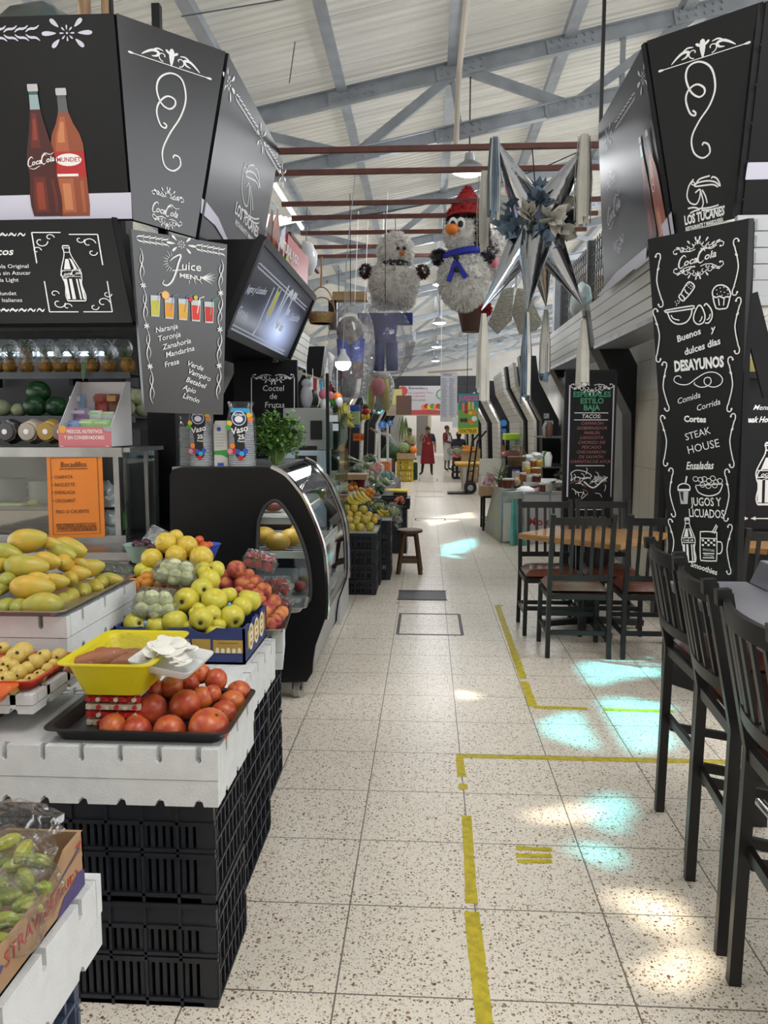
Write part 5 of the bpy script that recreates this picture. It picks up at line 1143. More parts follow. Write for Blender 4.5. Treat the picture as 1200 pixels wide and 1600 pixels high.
# apple carton
AB=pm('carton_blue',(.03,.045,.16),r=.5,var=.2,vs=20); AY=pm('carton_ochre',(.42,.27,.05),r=.55,var=.15,vs=14)
ax0,ax1,ay0,ay1,az=-1.085,-.624,2.55,2.91,.747; AH=.128
o=thing('fruit_carton','blue and ochre open cardboard carton heaped with yellow apples','carton',((ax0+ax1)/2,(ay0+ay1)/2,az)); t=.008
def torn(x0,x1,seed):
    rr=random.Random(seed); pts=[]; x=x0; n=14
    for i in range(n+1): pts.append((x0+(x1-x0)*i/n, AH-(.018 if (i in (4,5,9,10)) else 0)-rr.random()*.006))
    return pts
mb=MB(); mb.bx(ax0,ax1,ay0,ay1,az,az+.006)
mb.prism([(ax0,ay0,az),(ax1,ay0,az)]+[(x,ay0,az+z) for x,z in torn(ax0,ax1,1)[::-1]],(0,t,0)); mb.prism([(ax0,ay1,az),(ax1,ay1,az)]+[(x,ay1,az+z) for x,z in torn(ax0,ax1,2)[::-1]],(0,-t,0))
for x,s in ((ax0,1),(ax1,-1)): mb.prism([(x,ay0,az),(x,ay1,az)]+[(x,y,az+z) for y,z in torn(ay0,ay1,3)[::-1]],(s*t,0,0))
mb.build('walls',AB,o,smooth=0)
d=PD(V(ax0,ay0,az+AH),V(ax1,ay0,az+AH),V(ax1,ay0,az),V(ax0,ay0,az),lift=.0015); W,H=d.W,d.H
d.rect(W*.60,H*.32,W*.74,H*.66,AY); d.rect(W*.76,H*.34,W*.985,H*.70,AY); d.rect(W*.05,H*.32,W*.58,H*.66,AY)
for i in range(5): u=W*(.79+.042*i); d.poly([(u-6,H*.7),(u-5,H*.58),(u,H*(.54+.03*(i%2))),(u+6,H*.58),(u+7,H*.7)],CREAM)
d.rect(W*.80,H*.42,W*.95,H*.435,INK); d.build(o)
d=PD(V(ax1,ay0,az+AH),V(ax1,ay1,az+AH),V(ax1,ay1,az),V(ax1,ay0,az),lift=.0015); W,H=d.W,d.H; d.rect(W*.1,H*.18,W*.9,H*.68,AY)
for i in range(3):
    for j in range(2): d.ring(W*(.25+.24*i),H*(.31+.22*j),W*.075,W*.035,CREAM)
d.build(o)
apY=lambda x,y:2.615+max(0,972-y)*.0030+max(0,x-330)*.0016
def aprot(x,y): return (-PI/2+R.uniform(-.6,.6)+.25,R.uniform(-.5,.5),R.uniform(-.8,.8)) if R.random()<.62 else (R.uniform(-.5,.5),R.uniform(-.4,.4),R.random()*6)
al=[(195,580,70),(425,572,75),(760,545,76),(490,445,77),(655,445,76),(585,380,68),(735,415,55),(860,445,72),(815,482,62),(625,325,65),(660,628,62),(330,605,66),(565,500,45),(640,530,60),(680,590,45),(300,590,50),(665,262,52),(600,285,46),(545,520,40),(400,500,50),(500,600,40)]
heap('apple','yellow apple heaped in the blue and ochre carton','yellow apples in the carton','apple',Z((160,820),3.75,al),apY,aprot)
put('apple','yellow apple with dark blossom end facing front, centre of the carton front',None,'apple',at(160+580/3.75,820+555/3.75,2.615),73/3.75*2.66/1200,(-PI/2+.15,.1,.2))
for (x,y) in ((252,578),(745,470)):
    p=at(160+x/3.75,820+y/3.75,2.57 if x<400 else 2.68); mb=MB(); mb.ball(p,.009,n=8,sc=(.8,.5,1.1)); tag(mb.build('fruit_sticker',pm('sticker_lightblue',(.2,.4,.65),r=.4)),'small blue sticker on a yellow apple at the '+('left end' if x<400 else 'right side')+' of the carton','sticker')
# raised back carton carrying the passion fruit and tangerines
mb=MB(); mb.bx(-1.16,-.88,2.95,3.36,.747,.90); tag(mb.build('fruit_carton',CARD,smooth=0),'plain brown carton behind the apples under the passion fruit','carton')
heap('passion','wrinkled yellow passion fruit piled above the clamshells','passion fruit at the top of the fruit stand','passion fruit',Z((160,820),3.75,[(430,70,44),(495,125,63),(290,198,63),(432,182,64),(580,192,70)]),lambda x,y:2.98+max(0,880-y)*.0035)
put('passion','topmost wrinkled yellow passion fruit of the stand',None,'passion fruit',at(259,848,3.05),63/3.75*3.1/1200)
heap('apple_up','pale yellow fruit tucked between the clamshells and passion fruit','pale fruit behind the clamshells','fruit',[(222,892,13,2.98),(232,898,12,2.94),(318,892,15,2.9)],None)
heap('orange','orange tangerine in the pink bowl beside the clamshells','tangerines in the pink bowl','tangerine',Z((160,820),3.75,[(180,360,49),(260,310,42),(262,350,40),(345,345,38),(420,378,40),(225,335,36)]),lambda x,y:2.86+(915-y)*.002)
def bowl(label,px,py,Y,r,h,mt):
    p=at(px,py,Y); o=thing('bowl',label,'bowl',p); MB().lathe([(r*.55,0),(r*.62,.004),(r,h),(r*1.05,h),(r*.95,h*.9),(r*.5,.01),(0,.01)],p,n=24).build('body',mt,o); return p
bowl('pink and green striped bowl under the tangerines',212,953,2.9,.10,.085,pm('pink_bowl',(.45,.16,.15),r=.4,var=.5,vs=10,col2=(.30,.28,.12),stretch=(.1,.1,4)))
bowl('pale green bowl of dark plums behind the passion fruit',224,878,3.25,.08,.08,pm('green_bowl',(.33,.48,.40),r=.4)); heap('plum','dark purple plum in the pale green bowl','plums in the pale green bowl','plum',[(219,853,8,3.2),(229,849,8,3.25),(213,850,7,3.28),(236,856,7,3.2)],None)
bowl('blue bowl of tomatoes behind the passion fruit',318,875,3.3,.075,.07,BLU); heap('tomato','orange-red tomato in the blue bowl behind the passion fruit','tomatoes in the blue bowl','tomato',[(311,845,8.5,3.22),(320,853,9,3.2),(327,853,7.5,3.28),(315,857,8,3.18)],None)
# clamshell boxes
def clam(label,c,w,d_,h,rot,kind,lab2,grp,cat,items,group=None,fill=None):
    o=thing('clamshell_box',label,'clamshell',c,0,group); M=Matrix.Translation(c)@rot
    def box(w0,w1,z0,z1,d0,d1,r0=.012):
        mb=MB(); 
        def rr(w,d,z): return [V(sx*(w-r0)+r0*math.cos(a),sy*(d-r0)+r0*math.sin(a),z) for sx,sy,a0 in ((1,1,0),(-1,1,PI/2),(-1,-1,PI),(1,-1,1.5*PI)) for a in [a0+PI/2*i/3 for i in range(4)]]
        n=16; L_=[rr(w0,d0,z0),rr(w1,d1,z1)]; mb.add(L_[0]+L_[1],[(j,(j+1)%n,n+(j+1)%n,n+j) for j in range(n)]+[tuple(range(n))]); return mb
    box(w*.44,w*.5,0,h*.5,d_*.44,d_*.5).xf(M).build('base',CLAM,o,smooth=30); mb=box(w*.42,w*.5,h,h*.53,d_*.42,d_*.5); 
    for i in range(5): x=-w*.24+w*.12*i; mb.bx(x-.003,x+.003,-d_*.3,d_*.3,h,h+.004)
    mb.bx(-w*.54,w*.54,-d_*.54,d_*.54,h*.5,h*.52); mb.xf(M).build('lid',CLAM,o,smooth=30)
    for it in items:
        x,y,z,r=it; put(kind,lab2,grp,cat,M@V(x*w,y*d_,z*h),r)
    return o
gi=[(-.27,-.22,.36,.032),(.02,-.25,.36,.033),(.29,-.2,.36,.031),(-.18,.18,.36,.031),(.18,.18,.38,.032),(-.08,-.06,.78,.032),(.2,-.02,.76,.030),(-.3,.05,.70,.026)]
RX=lambda a:Matrix.Rotation(math.radians(a),4,'X'); RY=lambda a:Matrix.Rotation(math.radians(a),4,'Y'); RZ=lambda a:Matrix.Rotation(math.radians(a),4,'Z')
clam('clear clamshell of pale green fruit, the upper of two on the apple heap',at(276,912,2.84),.165,.12,.085,RZ(-6)@RY(8),'green','pale green fruit inside the upper clamshell','green fruit in the upper clamshell','fruit',gi)
clam('clear clamshell of pale green fruit, the lower one leaning toward the front',at(243,962,2.66),.155,.12,.09,RZ(8)@RX(12)@RY(6),'green','pale green fruit inside the lower clamshell','green fruit in the lower clamshell','fruit',gi)
o=clam('empty clear clamshell lid propped up behind the topmost passion fruit',at(250,846,3.3),.12,.09,.05,RY(25)@RX(50),'green','','','',[])
# peaches and strawberries
tray('steel tray of peaches overhanging the aisle, the nearer of two',-.88,-.575,2.88,3.22,.747,.035,STEEL,flare=.02,rim=.012,rz=math.radians(6),name='steel_tray'); tray('steel tray under the strawberry boxes, the farther of two',-.86,-.545,3.26,3.47,.747,.03,STEEL,flare=.02,rim=.012,rz=math.radians(6),name='steel_tray')
mb=MB(); mb.bx(-1.2,-.74,3.34,3.7,0,.745); tag(mb.build('crate_stand',CRT),'dark crate under the farther steel tray beside the glass case','crate')
heap('peach','red and orange peach in the heap on the steel tray','peaches on the steel tray','peach',Z((160,820),3.75,[(825,345,56),(725,345,49),(895,335,44),(945,385,49),(905,418,46),(1005,450,46),(970,488,46),(955,512,48),(1055,510,37),(1035,532,39),(1010,567,46),(985,587,46),(970,608,40),(858,292,36),(720,292,30),(940,548,32),(800,400,40),(870,380,40),(760,300,36),(930,450,40)]),lambda x,y:2.93+max(0,975-y)*.0042)
put('peach','topmost dark red peach on the steel tray heap',None,'peach',at(160+785/3.75,820+263/3.75,3.2),59/3.75*3.24/1200)
si=[(-.3,-.25,.3,.02),(-.05,-.28,.3,.022),(.22,-.25,.32,.021),(-.25,.1,.35,.022),(.05,.05,.4,.021),(.3,.1,.35,.02),(-.15,-.1,.72,.021),(.12,-.1,.75,.022),(.3,-.2,.7,.018),(-.32,-.2,.68,.018),(0,.25,.6,.02)]
clam('clear strawberry clamshell tilted on top of the peach heap',at(403,893,3.3),.15,.12,.085,RZ(10)@RY(14)@RX(-20),'strawberry','red strawberry inside the top tilted clamshell','strawberries in the tilted clamshell','strawberry',si)
clam('clear strawberry clamshell lying level right of the peaches',at(433,930,3.42),.145,.12,.08,RZ(8),'strawberry','red strawberry inside the level clamshell','strawberries in the level clamshell','strawberry',si)
clam('clear strawberry clamshell lowest on the farther steel tray',at(434,951,3.40),.14,.12,.06,RZ(8),'strawberry','red strawberry inside the lowest clamshell','strawberries in the lowest clamshell','strawberry',si[:6])
# ---------------------------------------------------------------- mango stand
styro('white polystyrene box under the mango tray',-1.75,-1.10,2.24,2.80,.86,.985,pitch=.16)
tray('steel tray heaped with mangoes',-1.75,-1.105,2.22,2.80,.987,.022,pm('mango_tray',(.45,.40,.38),r=.3,m=.9),flare=.015,rim=.012,name='steel_tray')
mb=MB(); mb.bx(-1.75,-1.2,2.30,2.80,.747,.858); mb.bx(-1.75,-1.19,2.30,2.80,0,.745); tag(mb.build('crate_stand',CRT),'dark crate stand below the mango box','crate')
tag(MB().bx(-1.23,-1.10,2.80,2.812,.86,.985).build('red_label',pm('red_panel',(.35,.01,.02),r=.5),smooth=0),'dark red panel behind the mango box corner','panel')
ML_=[(109,858,30,-14,0),(95,864,29,-16,1),(12,865,26,-20,1),(74,877,25,-8,0),(101,878,21,-60,0),(138,888,26,5,0),(120,896,22,-8,0),(86,909,23,-6,0),(63,947,36,184,1),(110,905,17,-40,0),(130,925,19,-50,1),(111,934,19,-60,1),(149,919,19,-40,1),(158,910,16,-50,1),(174,906,19,-10,1),(97,941,19,-60,1),(2,918,16,60,1),(2,883,16,70,0),(11,948,19,75,1),(13,906,17,70,1),(80,850,18,-10,0),(30,948,18,80,1),(60,905,20,0,0),(125,880,18,-30,0),(-14,930,22,20,1),(-18,890,22,0,0)]
mY=lambda x,y:2.30+max(0,(x-63))/110*.40+max(0,947-.37*max(0,x-63)-y)*.0022
def mangoput(px,py,hl,rot,g,label,grp):
    Y=mY(px,py); p=at(px,py,Y); r=hl*(Y+.02)/1200*1.04; a=math.radians(rot)
    if 30<abs(rot)%180<100: e=Matrix.Rotation(a*1.2,3,'Z'); r*=1.28
    else: e=Matrix.Rotation(R.uniform(-.3,.3),3,'Z')@Matrix.Rotation(-a,3,'Y')
    put('mango_green' if g else 'mango',label,grp,'mango',p,r,e.to_euler())
for m in ML_: mangoput(*m,('greenish' if m[4] else 'yellow')+' mango in the heap on the steel tray','mangoes on the steel tray'+(' (greenish)' if m[4] else ''))
mangoput(44,845,33,6,0,'topmost big yellow mango of the heap',None); mangoput(42,886,34,-6,1,'long mango just below the topmost one',None); mangoput(51,919,35,-5,0,'brown-spotted yellow mango at the heap front middle',None)
# ---------------------------------------------------------------- guavas
RT_=pm('red_tray',(.48,.03,.02),r=.4); tray('red plastic tray of guavas left of the yellow tub',-1.52,-1.055,1.94,2.195,.855,.03,RT_,flare=.015,rim=.01,name='plastic_tray'); p=at(10,1112,1.90); tray('orange plastic tray at the frame edge below the guavas',-1.5,-1.085,1.78,1.925,.853,.03,pm('orange_tray',(.62,.12,.02),r=.4),flare=.015,rim=.01,name='plastic_tray')
styro('thin white polystyrene slab under the red guava tray',-1.7,-1.045,1.92,2.21,.80,.852,group=None); mb=MB(); mb.bx(-1.7,-1.2,2.02,2.2,.747,.799); tag(mb.build('wooden_block',DARK),'dark block lifting the guava slab off the long polystyrene box','block')
heap('guava','yellow guava with dark spots on the red tray','guavas on the red tray','guava',[(x/5,800+y/5,r/5) for x,y,r in [(25,1065,52),(180,1090,77),(125,1130,77),(45,1185,62),(345,1130,60),(460,1125,62),(280,1175,67),(215,1220,54),(145,1255,67),(60,1310,72),(310,1285,54),(370,1225,46),(420,1185,42),(245,1320,57),(170,1370,64),(0,1340,52),(15,1250,50),(20,1400,50),(100,1200,50)]],lambda x,y:1.955+max(0,1083-y)*.0021+x*.0004,rot=lambda x,y:(R.uniform(.7,1.7),R.uniform(-.5,.5),R.uniform(-.6,.6)))
put('guava','guava at the front corner of the red tray with a dark crown',None,'guava',at(16,1084,1.95),15.5*1.99/1200,(1.2,.2,.2))
# bagged dark produce behind the mangoes
for i in range(3):
    p=at(168+12*i,890+2*i,2.98); mb=MB(); mb.ball(p,.05,n=14,sc=(1.3,1,.7),fn=lambda q:q*(1+.12*mnoise.noise(q*3))); o=tag(mb.build('produce_bag',BAG),('left','middle','right')[i]+' clear bag of dark fruit behind the mangoes','bag'); mb=MB(); mb.ball(p,.042,n=10,sc=(1.3,1,.7)); mb.build('contents',pm('dark_fruit',(.05,.06,.03),r=.5),o)
# ---------------------------------------------------------------- strawberry carton at the lower left
sx1=-.692; styro('white polystyrene box at the front left corner under the strawberry carton',-1.25,sx1,1.02,1.505,.455,.615,group=None,pitch=.15)
crate('blue-grey crate under the front left polystyrene box',-1.22,-.735,1.05,1.47,0,.45,mt=pm('crate_blue',(.06,.08,.13),r=.4),group=None)
KB=pm('kraft_board',(.38,.23,.12),r=.75,var=.12,vs=12); o=thing('fruit_carton','open brown strawberry carton full of bagged green fruit','carton',(-.93,1.28,.616)); t=.008; bx0,bx1,by0,by1,bz,bh=-1.2,-.705,1.05,1.465,.617,.118
mb=MB(); mb.bx(bx0,bx1,by0,by1,bz,bz+.005)
for y,s in ((by0,1),(by1,-1)): mb.prism([(bx0,y,bz),(bx1,y,bz),(bx1,y,bz+bh),(bx1-.16,y,bz+bh),(bx1-.18,y,bz+bh*.9),(bx0,y,bz+bh*.9)],(0,s*t,0))
for x,s in ((bx0,1),(bx1,-1)): mb.prism([(x,by0,bz),(x,by1,bz),(x,by1,bz+bh),(x,by1-.07,bz+bh*.98),(x,by1-.10,bz+bh*.80),(x,by1-.16,bz+bh*.68),(x,by0,bz+bh*.66)],(s*t,0,0))
mb.build('walls',KB,o,smooth=0)
d=PD(V(bx1,by0,bz+bh),V(bx1,by1,bz+bh),V(bx1,by1,bz),V(bx1,by0,bz),lift=.0015); W,H=d.W,d.H; PUR=pm('print_purple',(.07,.05,.16),r=.6); RDP=pm('print_red',(.42,.05,.04),r=.6)
d.text('STRAWBERRIES',W*.60,H*.58,H*.34,RDP,sx=1.0,bold=.004); d.poly([(W*.70,H*.98),(W*.99,H*.98),(W*.99,H*.7),(W*.92,H*.62),(W*.88,H*.7),(W*.78,H*.75)],PUR); d.poly([(W*.72,H*.4),(W*.97,H*.28),(W*.98,H*.42),(W*.9,H*.52),(W*.74,H*.5)],KB); d.stroke([(W*.7,H*.45),(W*.95,H*.22)],4,PUR); d.poly([(W*.9,H*.15),(W*.98,H*.12),(W*.96,H*.22)],RDP); d.poly(cr([(W*.05,H*.9),(W*.12,H*.72),(W*.2,H*.75),(W*.18,H*.95)],4,True),RDP); d.poly(cr([(W*.16,H*.6),(W*.2,H*.52),(W*.26,H*.6),(W*.2,H*.7)],4,True),PUR); d.build(o)
def bagY(px,py): return 1.38-max(0,py-1340)*.00125
for i,(px,py,r) in enumerate([(12,1316,16),(36,1330,17),(60,1345,16),(25,1352,16),(2,1345,16),(40,1375,20),(68,1388,17),(12,1400,20),(38,1412,17),(3,1440,20),(30,1440,16),(10,1470,16),(50,1418,14),(-10,1380,20),(-12,1420,20)]):
    p=at(px,py,bagY(px,py)); put('star','ridged green fruit inside the bags of the strawberry carton','green fruit in the strawberry carton','fruit',p,r*1.35*p.y/1150,(R.uniform(-.4,.4),R.uniform(-.6,.6),R.random()*3))
for i,(px,py,r,lb) in enumerate(((8,1345,.078,'clear crinkled bag of green fruit farthest back in the strawberry carton'),(12,1395,.085,'clear crinkled bag of green fruit in the middle of the strawberry carton'),(-20,1440,.09,'clear crinkled bag of green fruit at the near edge of the strawberry carton'))):
    p=at(px,py,bagY(px,py)-.02); mb=MB(); mb.ball(p,r,n=28,m=20,sc=(1.15,.9,.75),fn=lambda q:q*(1+.22*mnoise.noise(q*2.2+V(i*3,0,0))+.08*mnoise.noise(q*6))); tag(mb.build('produce_bag',BAG,smooth=25),lb,'bag','bags of green fruit in the strawberry carton')
p=at(45,1285,1.44); mb=MB(); mb.ball(p+V(-.02,0,.0),.06,n=22,m=14,sc=(1.4,.5,.7),fn=lambda q:q*(1+.35*mnoise.noise(q*2.5)+.12*mnoise.noise(q*7))); tag(mb.build('produce_bag',BAG,smooth=20),'gathered clear bag top sticking up behind the strawberry carton','bag')
# ================================================================ right side: signs of the restaurant
RTL,RTR,RBR,RBL=atz(1010.7,64,3.75),atz(1192.5,2,3.75),atz(1154.7,339,2.7),atz(1056,365,2.7)
o,d=board('fascia_sign','dark corner fascia board with white swirl, toucan and restaurant name, right stall','sign',RTL,RTR,RBR,RBL,.03,SIGNM)
K=3.75; O=(880,0)
d.quill(1098,72,128,WHT)
d.ps([(720+ (x-652)*1.42,358+(y-303)*1.385) for x,y in QS],2.9,WHT,o=O,k=K)
T=lambda x,y:(880+x/3.75,y/3.75)
d.toucan(T,WHT,2.5); d.pt('LOS TUCANES',1100.5,337.5,14,WHT,bold=.045,sx=.66,rot=0); d.pt('RESTAURANTE Y MARISQUERÍA',1100.5,351,6,WHT,bold=.04,sx=.68); d.build(o)
a2,b2=V(RTL.x-.006,5.95,3.75),V(RBL.x-.006,6.62,2.7); a1,b1=RTL+V(-.006,.02,0),RBL+V(-.006,.02,0)
o,d=board('fascia_sign','dark fascia board facing the aisle with bottles and cola wordmark, right stall','sign',a2,a1,b1,b2,.03,SIGN2)
for (x,y,r) in ((1005,122,15),(951,214,13)):
    u,v=d.inv(x,y);k=d.sc(x,y); d.flower(u,v,r*k*1.5,LAV,1.3)
p,q=d.inv(993,148),d.inv(962,196); d.braid(p[0],p[1],q[0],q[1],8,15*d.sc(975,170),LAV)
d.bottle(1000,214,1022,372,14,'c',lab=False); d.bottle(1011,203,1040,372,16,'m',lab=False); u,v=d.inv(1023,293); k=d.sc(1023,293); d.disc(u,v,7*k,RED); d.ring(u,v,6*k,1*k,WHT)
d.cola(961,330,86,LAV); d.scroll(957,290,60,22,LAV,1); d.scroll(968,372,60,22,LAV,-1)
d.pp([(1052,330),(1057,366),(1040,372),(1036,352)],LAV); d.pp([(1013,385),(1012,405),(940,462),(935,462),(965,425)],LAV); d.build(o)
F1,F2=RTR+V(.015,0,0),RBR+V(.015,0,0)
o,d=board('fascia_sign','black front fascia board with a white stripe at the right edge','sign',F1,F1+V(1.6,0,0),F2+V(1.6,0,0),F2,.03,SIGNM); d.pp([(1168,254),(1300,252),(1300,278),(1164,281)],LAV); d.build(o)
mb=MB()
for a,b in ((RTL,RBL),(RTR,RBR)): mb.bar(a+V(0,.03,0),b+V(0,.03,0),.035,.035)
for i in range(5): c=RTR.lerp(RBR,.2+.18*i)+V(.005,-.012,0); mb.ball(c,.008,n=6)
tag(mb.build('sign_support',BLK,smooth=0),'black corner rails with bolt heads joining the right stall fascia boards','frame')
# tall menu sign
a,b,c,e=at(1012,374,4.42),at(1170,341,3.98),at(1148.5,908,4.24),at(1047,893,4.58)
o,d=board('menu_board','tall black restaurant menu board with white drawings and scroll borders by the bar','sign',a,b,c,e,.05,SIGNM)
N=lambda x,y:(1000+x/5.335,330+y/5.335); Q=lambda x,y:(1000+x/5,600+y/5)
d.cola(*N(478,400),60,WHT,rot=2); d.scroll(1091,391,78,16,WHT,1); d.scroll(1091,414,78,17,WHT,-1)
def lb(i):  # x of left and right borders at board fraction
    return None
seg=[(1024,396,1031,481),(1027,481,1034,566),(1034,565,1041,643),(1036,648,1047,729),(1044,730,1052,808),(1049,810,1057,880)]
for x0,y0,x1,y1 in seg: 
    u0,v0=d.inv(x0,y0);u1,v1=d.inv(x1,y1);k=d.sc(x0,y0); d.scurl((u0+u1)/2,v0,v1,7*k*(1 if seg.index((x0,y0,x1,y1))%2==0 else -1),2*k,WHT)
seg2=[(1158,370,1150,462),(1153,464,1147,554),(1148,556,1142,644),(1145,645,1139,731),(1143,732,1136,815),(1140,818,1135,897)]
for i,(x0,y0,x1,y1) in enumerate(seg2):
    u0,v0=d.inv(x0,y0);u1,v1=d.inv(x1,y1);k=d.sc(x0,y0); d.scurl((u0+u1)/2,v0,v1,-7*k*(1 if i%2==0 else -1),2*k,WHT)
# shaker, bowl, eggs, cupcake
def S(pts,w=2.2,n=5,closed=False,f=N): d.ps([f(*p) for p in pts],w,WHT,n=n,closed=closed)
S([(345,690),(395,605),(425,590),(458,620),(450,650),(395,720),(370,735)]); S([(330,715),(345,690),(380,730),(362,748)],closed=True,n=2); S([(378,650),(388,672),(410,690)],1.8)
for x,y in ((400,620),(415,605),(430,620),(412,635),(430,645),(445,630),(300,755),(320,745),(335,750),(312,770),(328,765),(310,785)): u,v=d.inv(*N(x,y)); d.disc(u,v,1.0*d.sc(1050,460),WHT,n=6)
S([(222,825),(440,788),(452,800),(445,812),(232,842),(220,835)],closed=True,n=2); S([(235,845),(265,910),(320,940),(390,925),(430,870),(440,815)]); S([(265,865),(285,895),(335,908)],1.8)
S([(495,785),(460,850),(455,910),(490,942),(535,925),(548,870),(525,805)],closed=True); S([(540,790),(560,770),(600,820),(607,880),(580,928),(548,930)]); S([(525,875),(515,905),(500,920)],1.8); S([(592,855),(582,890),(562,905)],1.8)
S([(612,705),(612,665),(640,625),(690,615),(740,640),(762,690),(755,720)]); S([(612,705),(640,718),(670,708),(700,722),(730,712),(758,716)]); S([(615,715),(640,808),(700,812),(735,800),(755,720)],n=2); S([(660,725),(668,785)],1.8,1); S([(708,725),(703,785)],1.8,1)
for x,y in ((645,655),(675,640),(705,635),(735,655),(650,690),(680,670),(710,675),(740,690),(690,700)): u,v=d.inv(*N(x,y)); d.disc(u,v,1.0*d.sc(1120,450),WHT,n=6)
kw=dict(rot=9)
d.pt('Buenos',*N(410,1035),10,WHT,bold=.025,shear=.12,rot=14,sx=.95); d.pt('y',*N(612,980),10,WHT,bold=.025,shear=.2,rot=10); d.pt('dulces días',*N(520,1130),10.5,WHT,bold=.025,shear=.15,rot=13,sx=.92); d.pt('DESAYUNOS',*N(492,1277),16,WHT,bold=.05,sx=.62,rot=2)
S([(350,1390),(335,1372),(300,1380),(292,1415),(340,1442),(410,1440),(480,1390),(560,1345),(640,1345),(692,1390),(680,1440),(620,1465),(550,1440),(545,1395),(585,1385),(600,1420),(570,1455),(510,1465),(460,1440),(465,1425)],1.5)
d.pt('Comida',*Q(382,112),9,WHT,shear=.3,rot=14,bold=.006); d.pt('Corrida',*Q(535,165),9,WHT,shear=.3,rot=14,bold=.006); d.pt('Cortes',*Q(435,275),9.5,WHT,bold=.04,rot=-2,sx=.98)
d.pt('STEAK',*Q(455,390),11,WHT,rot=15,sx=1.0); d.pt('HOUSE',*Q(498,490),12.5,WHT,rot=13,sx=1.0); d.pt('Ensaladas',*Q(468,638),12,WHT,shear=.35,rot=3,bold=.02,sx=.75); d.pt('JUGOS Y',*Q(520,922),13,WHT,rot=3,sx=.75,bold=.012); d.pt('LICUADOS',*Q(523,1013),13,WHT,rot=2,sx=.72,bold=.012); d.pt('Smoothies',*Q(505,1438),8.5,WHT,bold=.02,rot=-9)
def S2(pts,w=1.8,n=5,closed=False): S(pts,w,n,closed,Q)
d.pp([Q(*p) for p in ((310,835),(385,835),(378,935),(325,935))],pm('print_grey',(.55,.55,.6))); d.pp([Q(*p) for p in ((318,840),(345,838),(345,905),(352,925),(330,900))],BLACKP); S2([(302,822),(310,790),(350,775),(390,790),(398,820)]); S2([(300,825),(398,825)],3,1); S2([(362,770),(372,718)],2.6,1)
S2([(440,795),(465,845),(540,872),(620,850),(652,785)]); S2([(440,790),(655,780)],1.3,1)
for x,y in ((440,740),(480,745),(510,740),(545,755),(575,735),(600,765),(630,755),(540,795),(495,785),(590,790)): u,v=d.inv(*Q(x,y)); k=d.sc(1100,750); d.ring(u,v,4.6*k,1.1*k,WHT,ry=3.8*k,n=10)
linebottle(d,1075,809,1079,877,21,WHT,1.5)
S2([(480,1175),(490,1150),(600,1155),(608,1180),(608,1360),(590,1378),(500,1375),(480,1355)],closed=True,n=3); S2([(480,1200),(608,1205)],1.5,1); S2([(610,1230),(645,1235),(650,1290),(635,1320),(612,1320)],2); S2([(570,1160),(605,1095)],1.8,1); S2([(588,1165),(615,1105)],1.8,1)
for i in range(5):
    for j in range(3):
        if (i+j)%2==0: u,v=d.inv(*Q(500+22*i,1218+18*j)); k=d.sc(1110,845); d.rect(u-2*k,v-1.6*k,u+2*k,v+1.6*k,WHT)
d.pt('SMOOTHIES',*Q(545,1295),3.6,WHT,sx=.8); d.pt('made fresh',*Q(545,1335),3,WHT,shear=.2); S2([(500,1318),(590,1322)],1.6,1); S2([(500,1352),(590,1355)],1.6,1); d.build(o)
mb=MB(); mb.hexa([e+V(.03,.10,-.75),c+V(.03,.10,-.75),c+V(.04,.22,-.75),e+V(.04,.22,-.75),e+V(.02,.06,.02),c+V(.02,.06,.02),c+V(.03,.2,.02),e+V(.03,.2,.02)]); struct(mb.build('column',BLK,smooth=0))
mb=MB(); mb.bar(c+V(.045,.06,-.72),b+V(.035,.09,0),.03,.08,up=(0,1,0)); mb.bar(b+V(.05,.10,-.35),b+V(.22,.14,-.85),.10,.02,up=(0,1,0)); tag(mb.build('sign_support',BLK,smooth=0),'black upright post standing behind the tall restaurant menu board','frame')
# shutter slats and the interior seen past the board
mb=MB(); x0=F2.x-.05; 
zz=2.69
for i in range(5): mb.bx(x0,x0+1.6,4.36+.004*i,4.40,zz-.085*(i+1)+.005,zz-.085*i); 
mb.bx(x0,x0+1.6,4.35,4.42,zz-.085*5-.05,zz-.085*5); sh=tag(mb.build('roller_shutter',pm('shutter_white',(.60,.62,.64),r=.45),smooth=0),'white rolled-up shutter slats under the right front fascia board','shutter')
mb=MB()
for i in range(4): mb.bx(x0+.06,x0+.10,4.345,4.36,zz-.085*(i+1)+.01,zz-.085*(i+1)+.06)
mb.build('bracket',GALV,sh,smooth=0)
p,q=at(1157,592,5.95),at(1157,826,5.95)
o,d=board('menu_board','black steak menu board with white bottle drawing on the restaurant back counter','sign',V(p.x-.2,5.95,p.z),V(p.x+1.3,5.95,p.z),V(p.x+1.3,5.95,q.z),V(p.x-.2,5.95,q.z),.06,BLKP)
d.pt('Especialidades',1168,615,8,WHT,shear=.15,align='R',bold=.02); d.pt('Menú',1189,637,8,WHT,shear=.4,bold=.004); d.pt('Steak House',1160,656,9,WHT,shear=.35,bold=.03,align='L',sx=.8); linebottle(d,1203,692,1203,788,44,WHT,2); d.ps([(1130,810),(1166,810)],1.6,WHT,n=1); d.ps([(1173,810),(1260,810)],1.6,WHT,n=1)
for x,s in ((1166,1),(1176,-1)): d.pp([(x-4*s,806.5),(x+3*s,810),(x-4*s,813)],WHT)
d.build(o)
o=thing('back_counter','black back counter carrying the steak menu board','counter',(p.x+.5,6.15,0)); MB().bx(p.x-.2,p.x+1.3,6.02,6.28,0,p.z-.001).build('base',BLKP,o,smooth=0); MB().bx(p.x-.2,p.x+1.3,5.9,6.28,p.z,p.z+.05).build('worktop',BLKP,o,smooth=0)
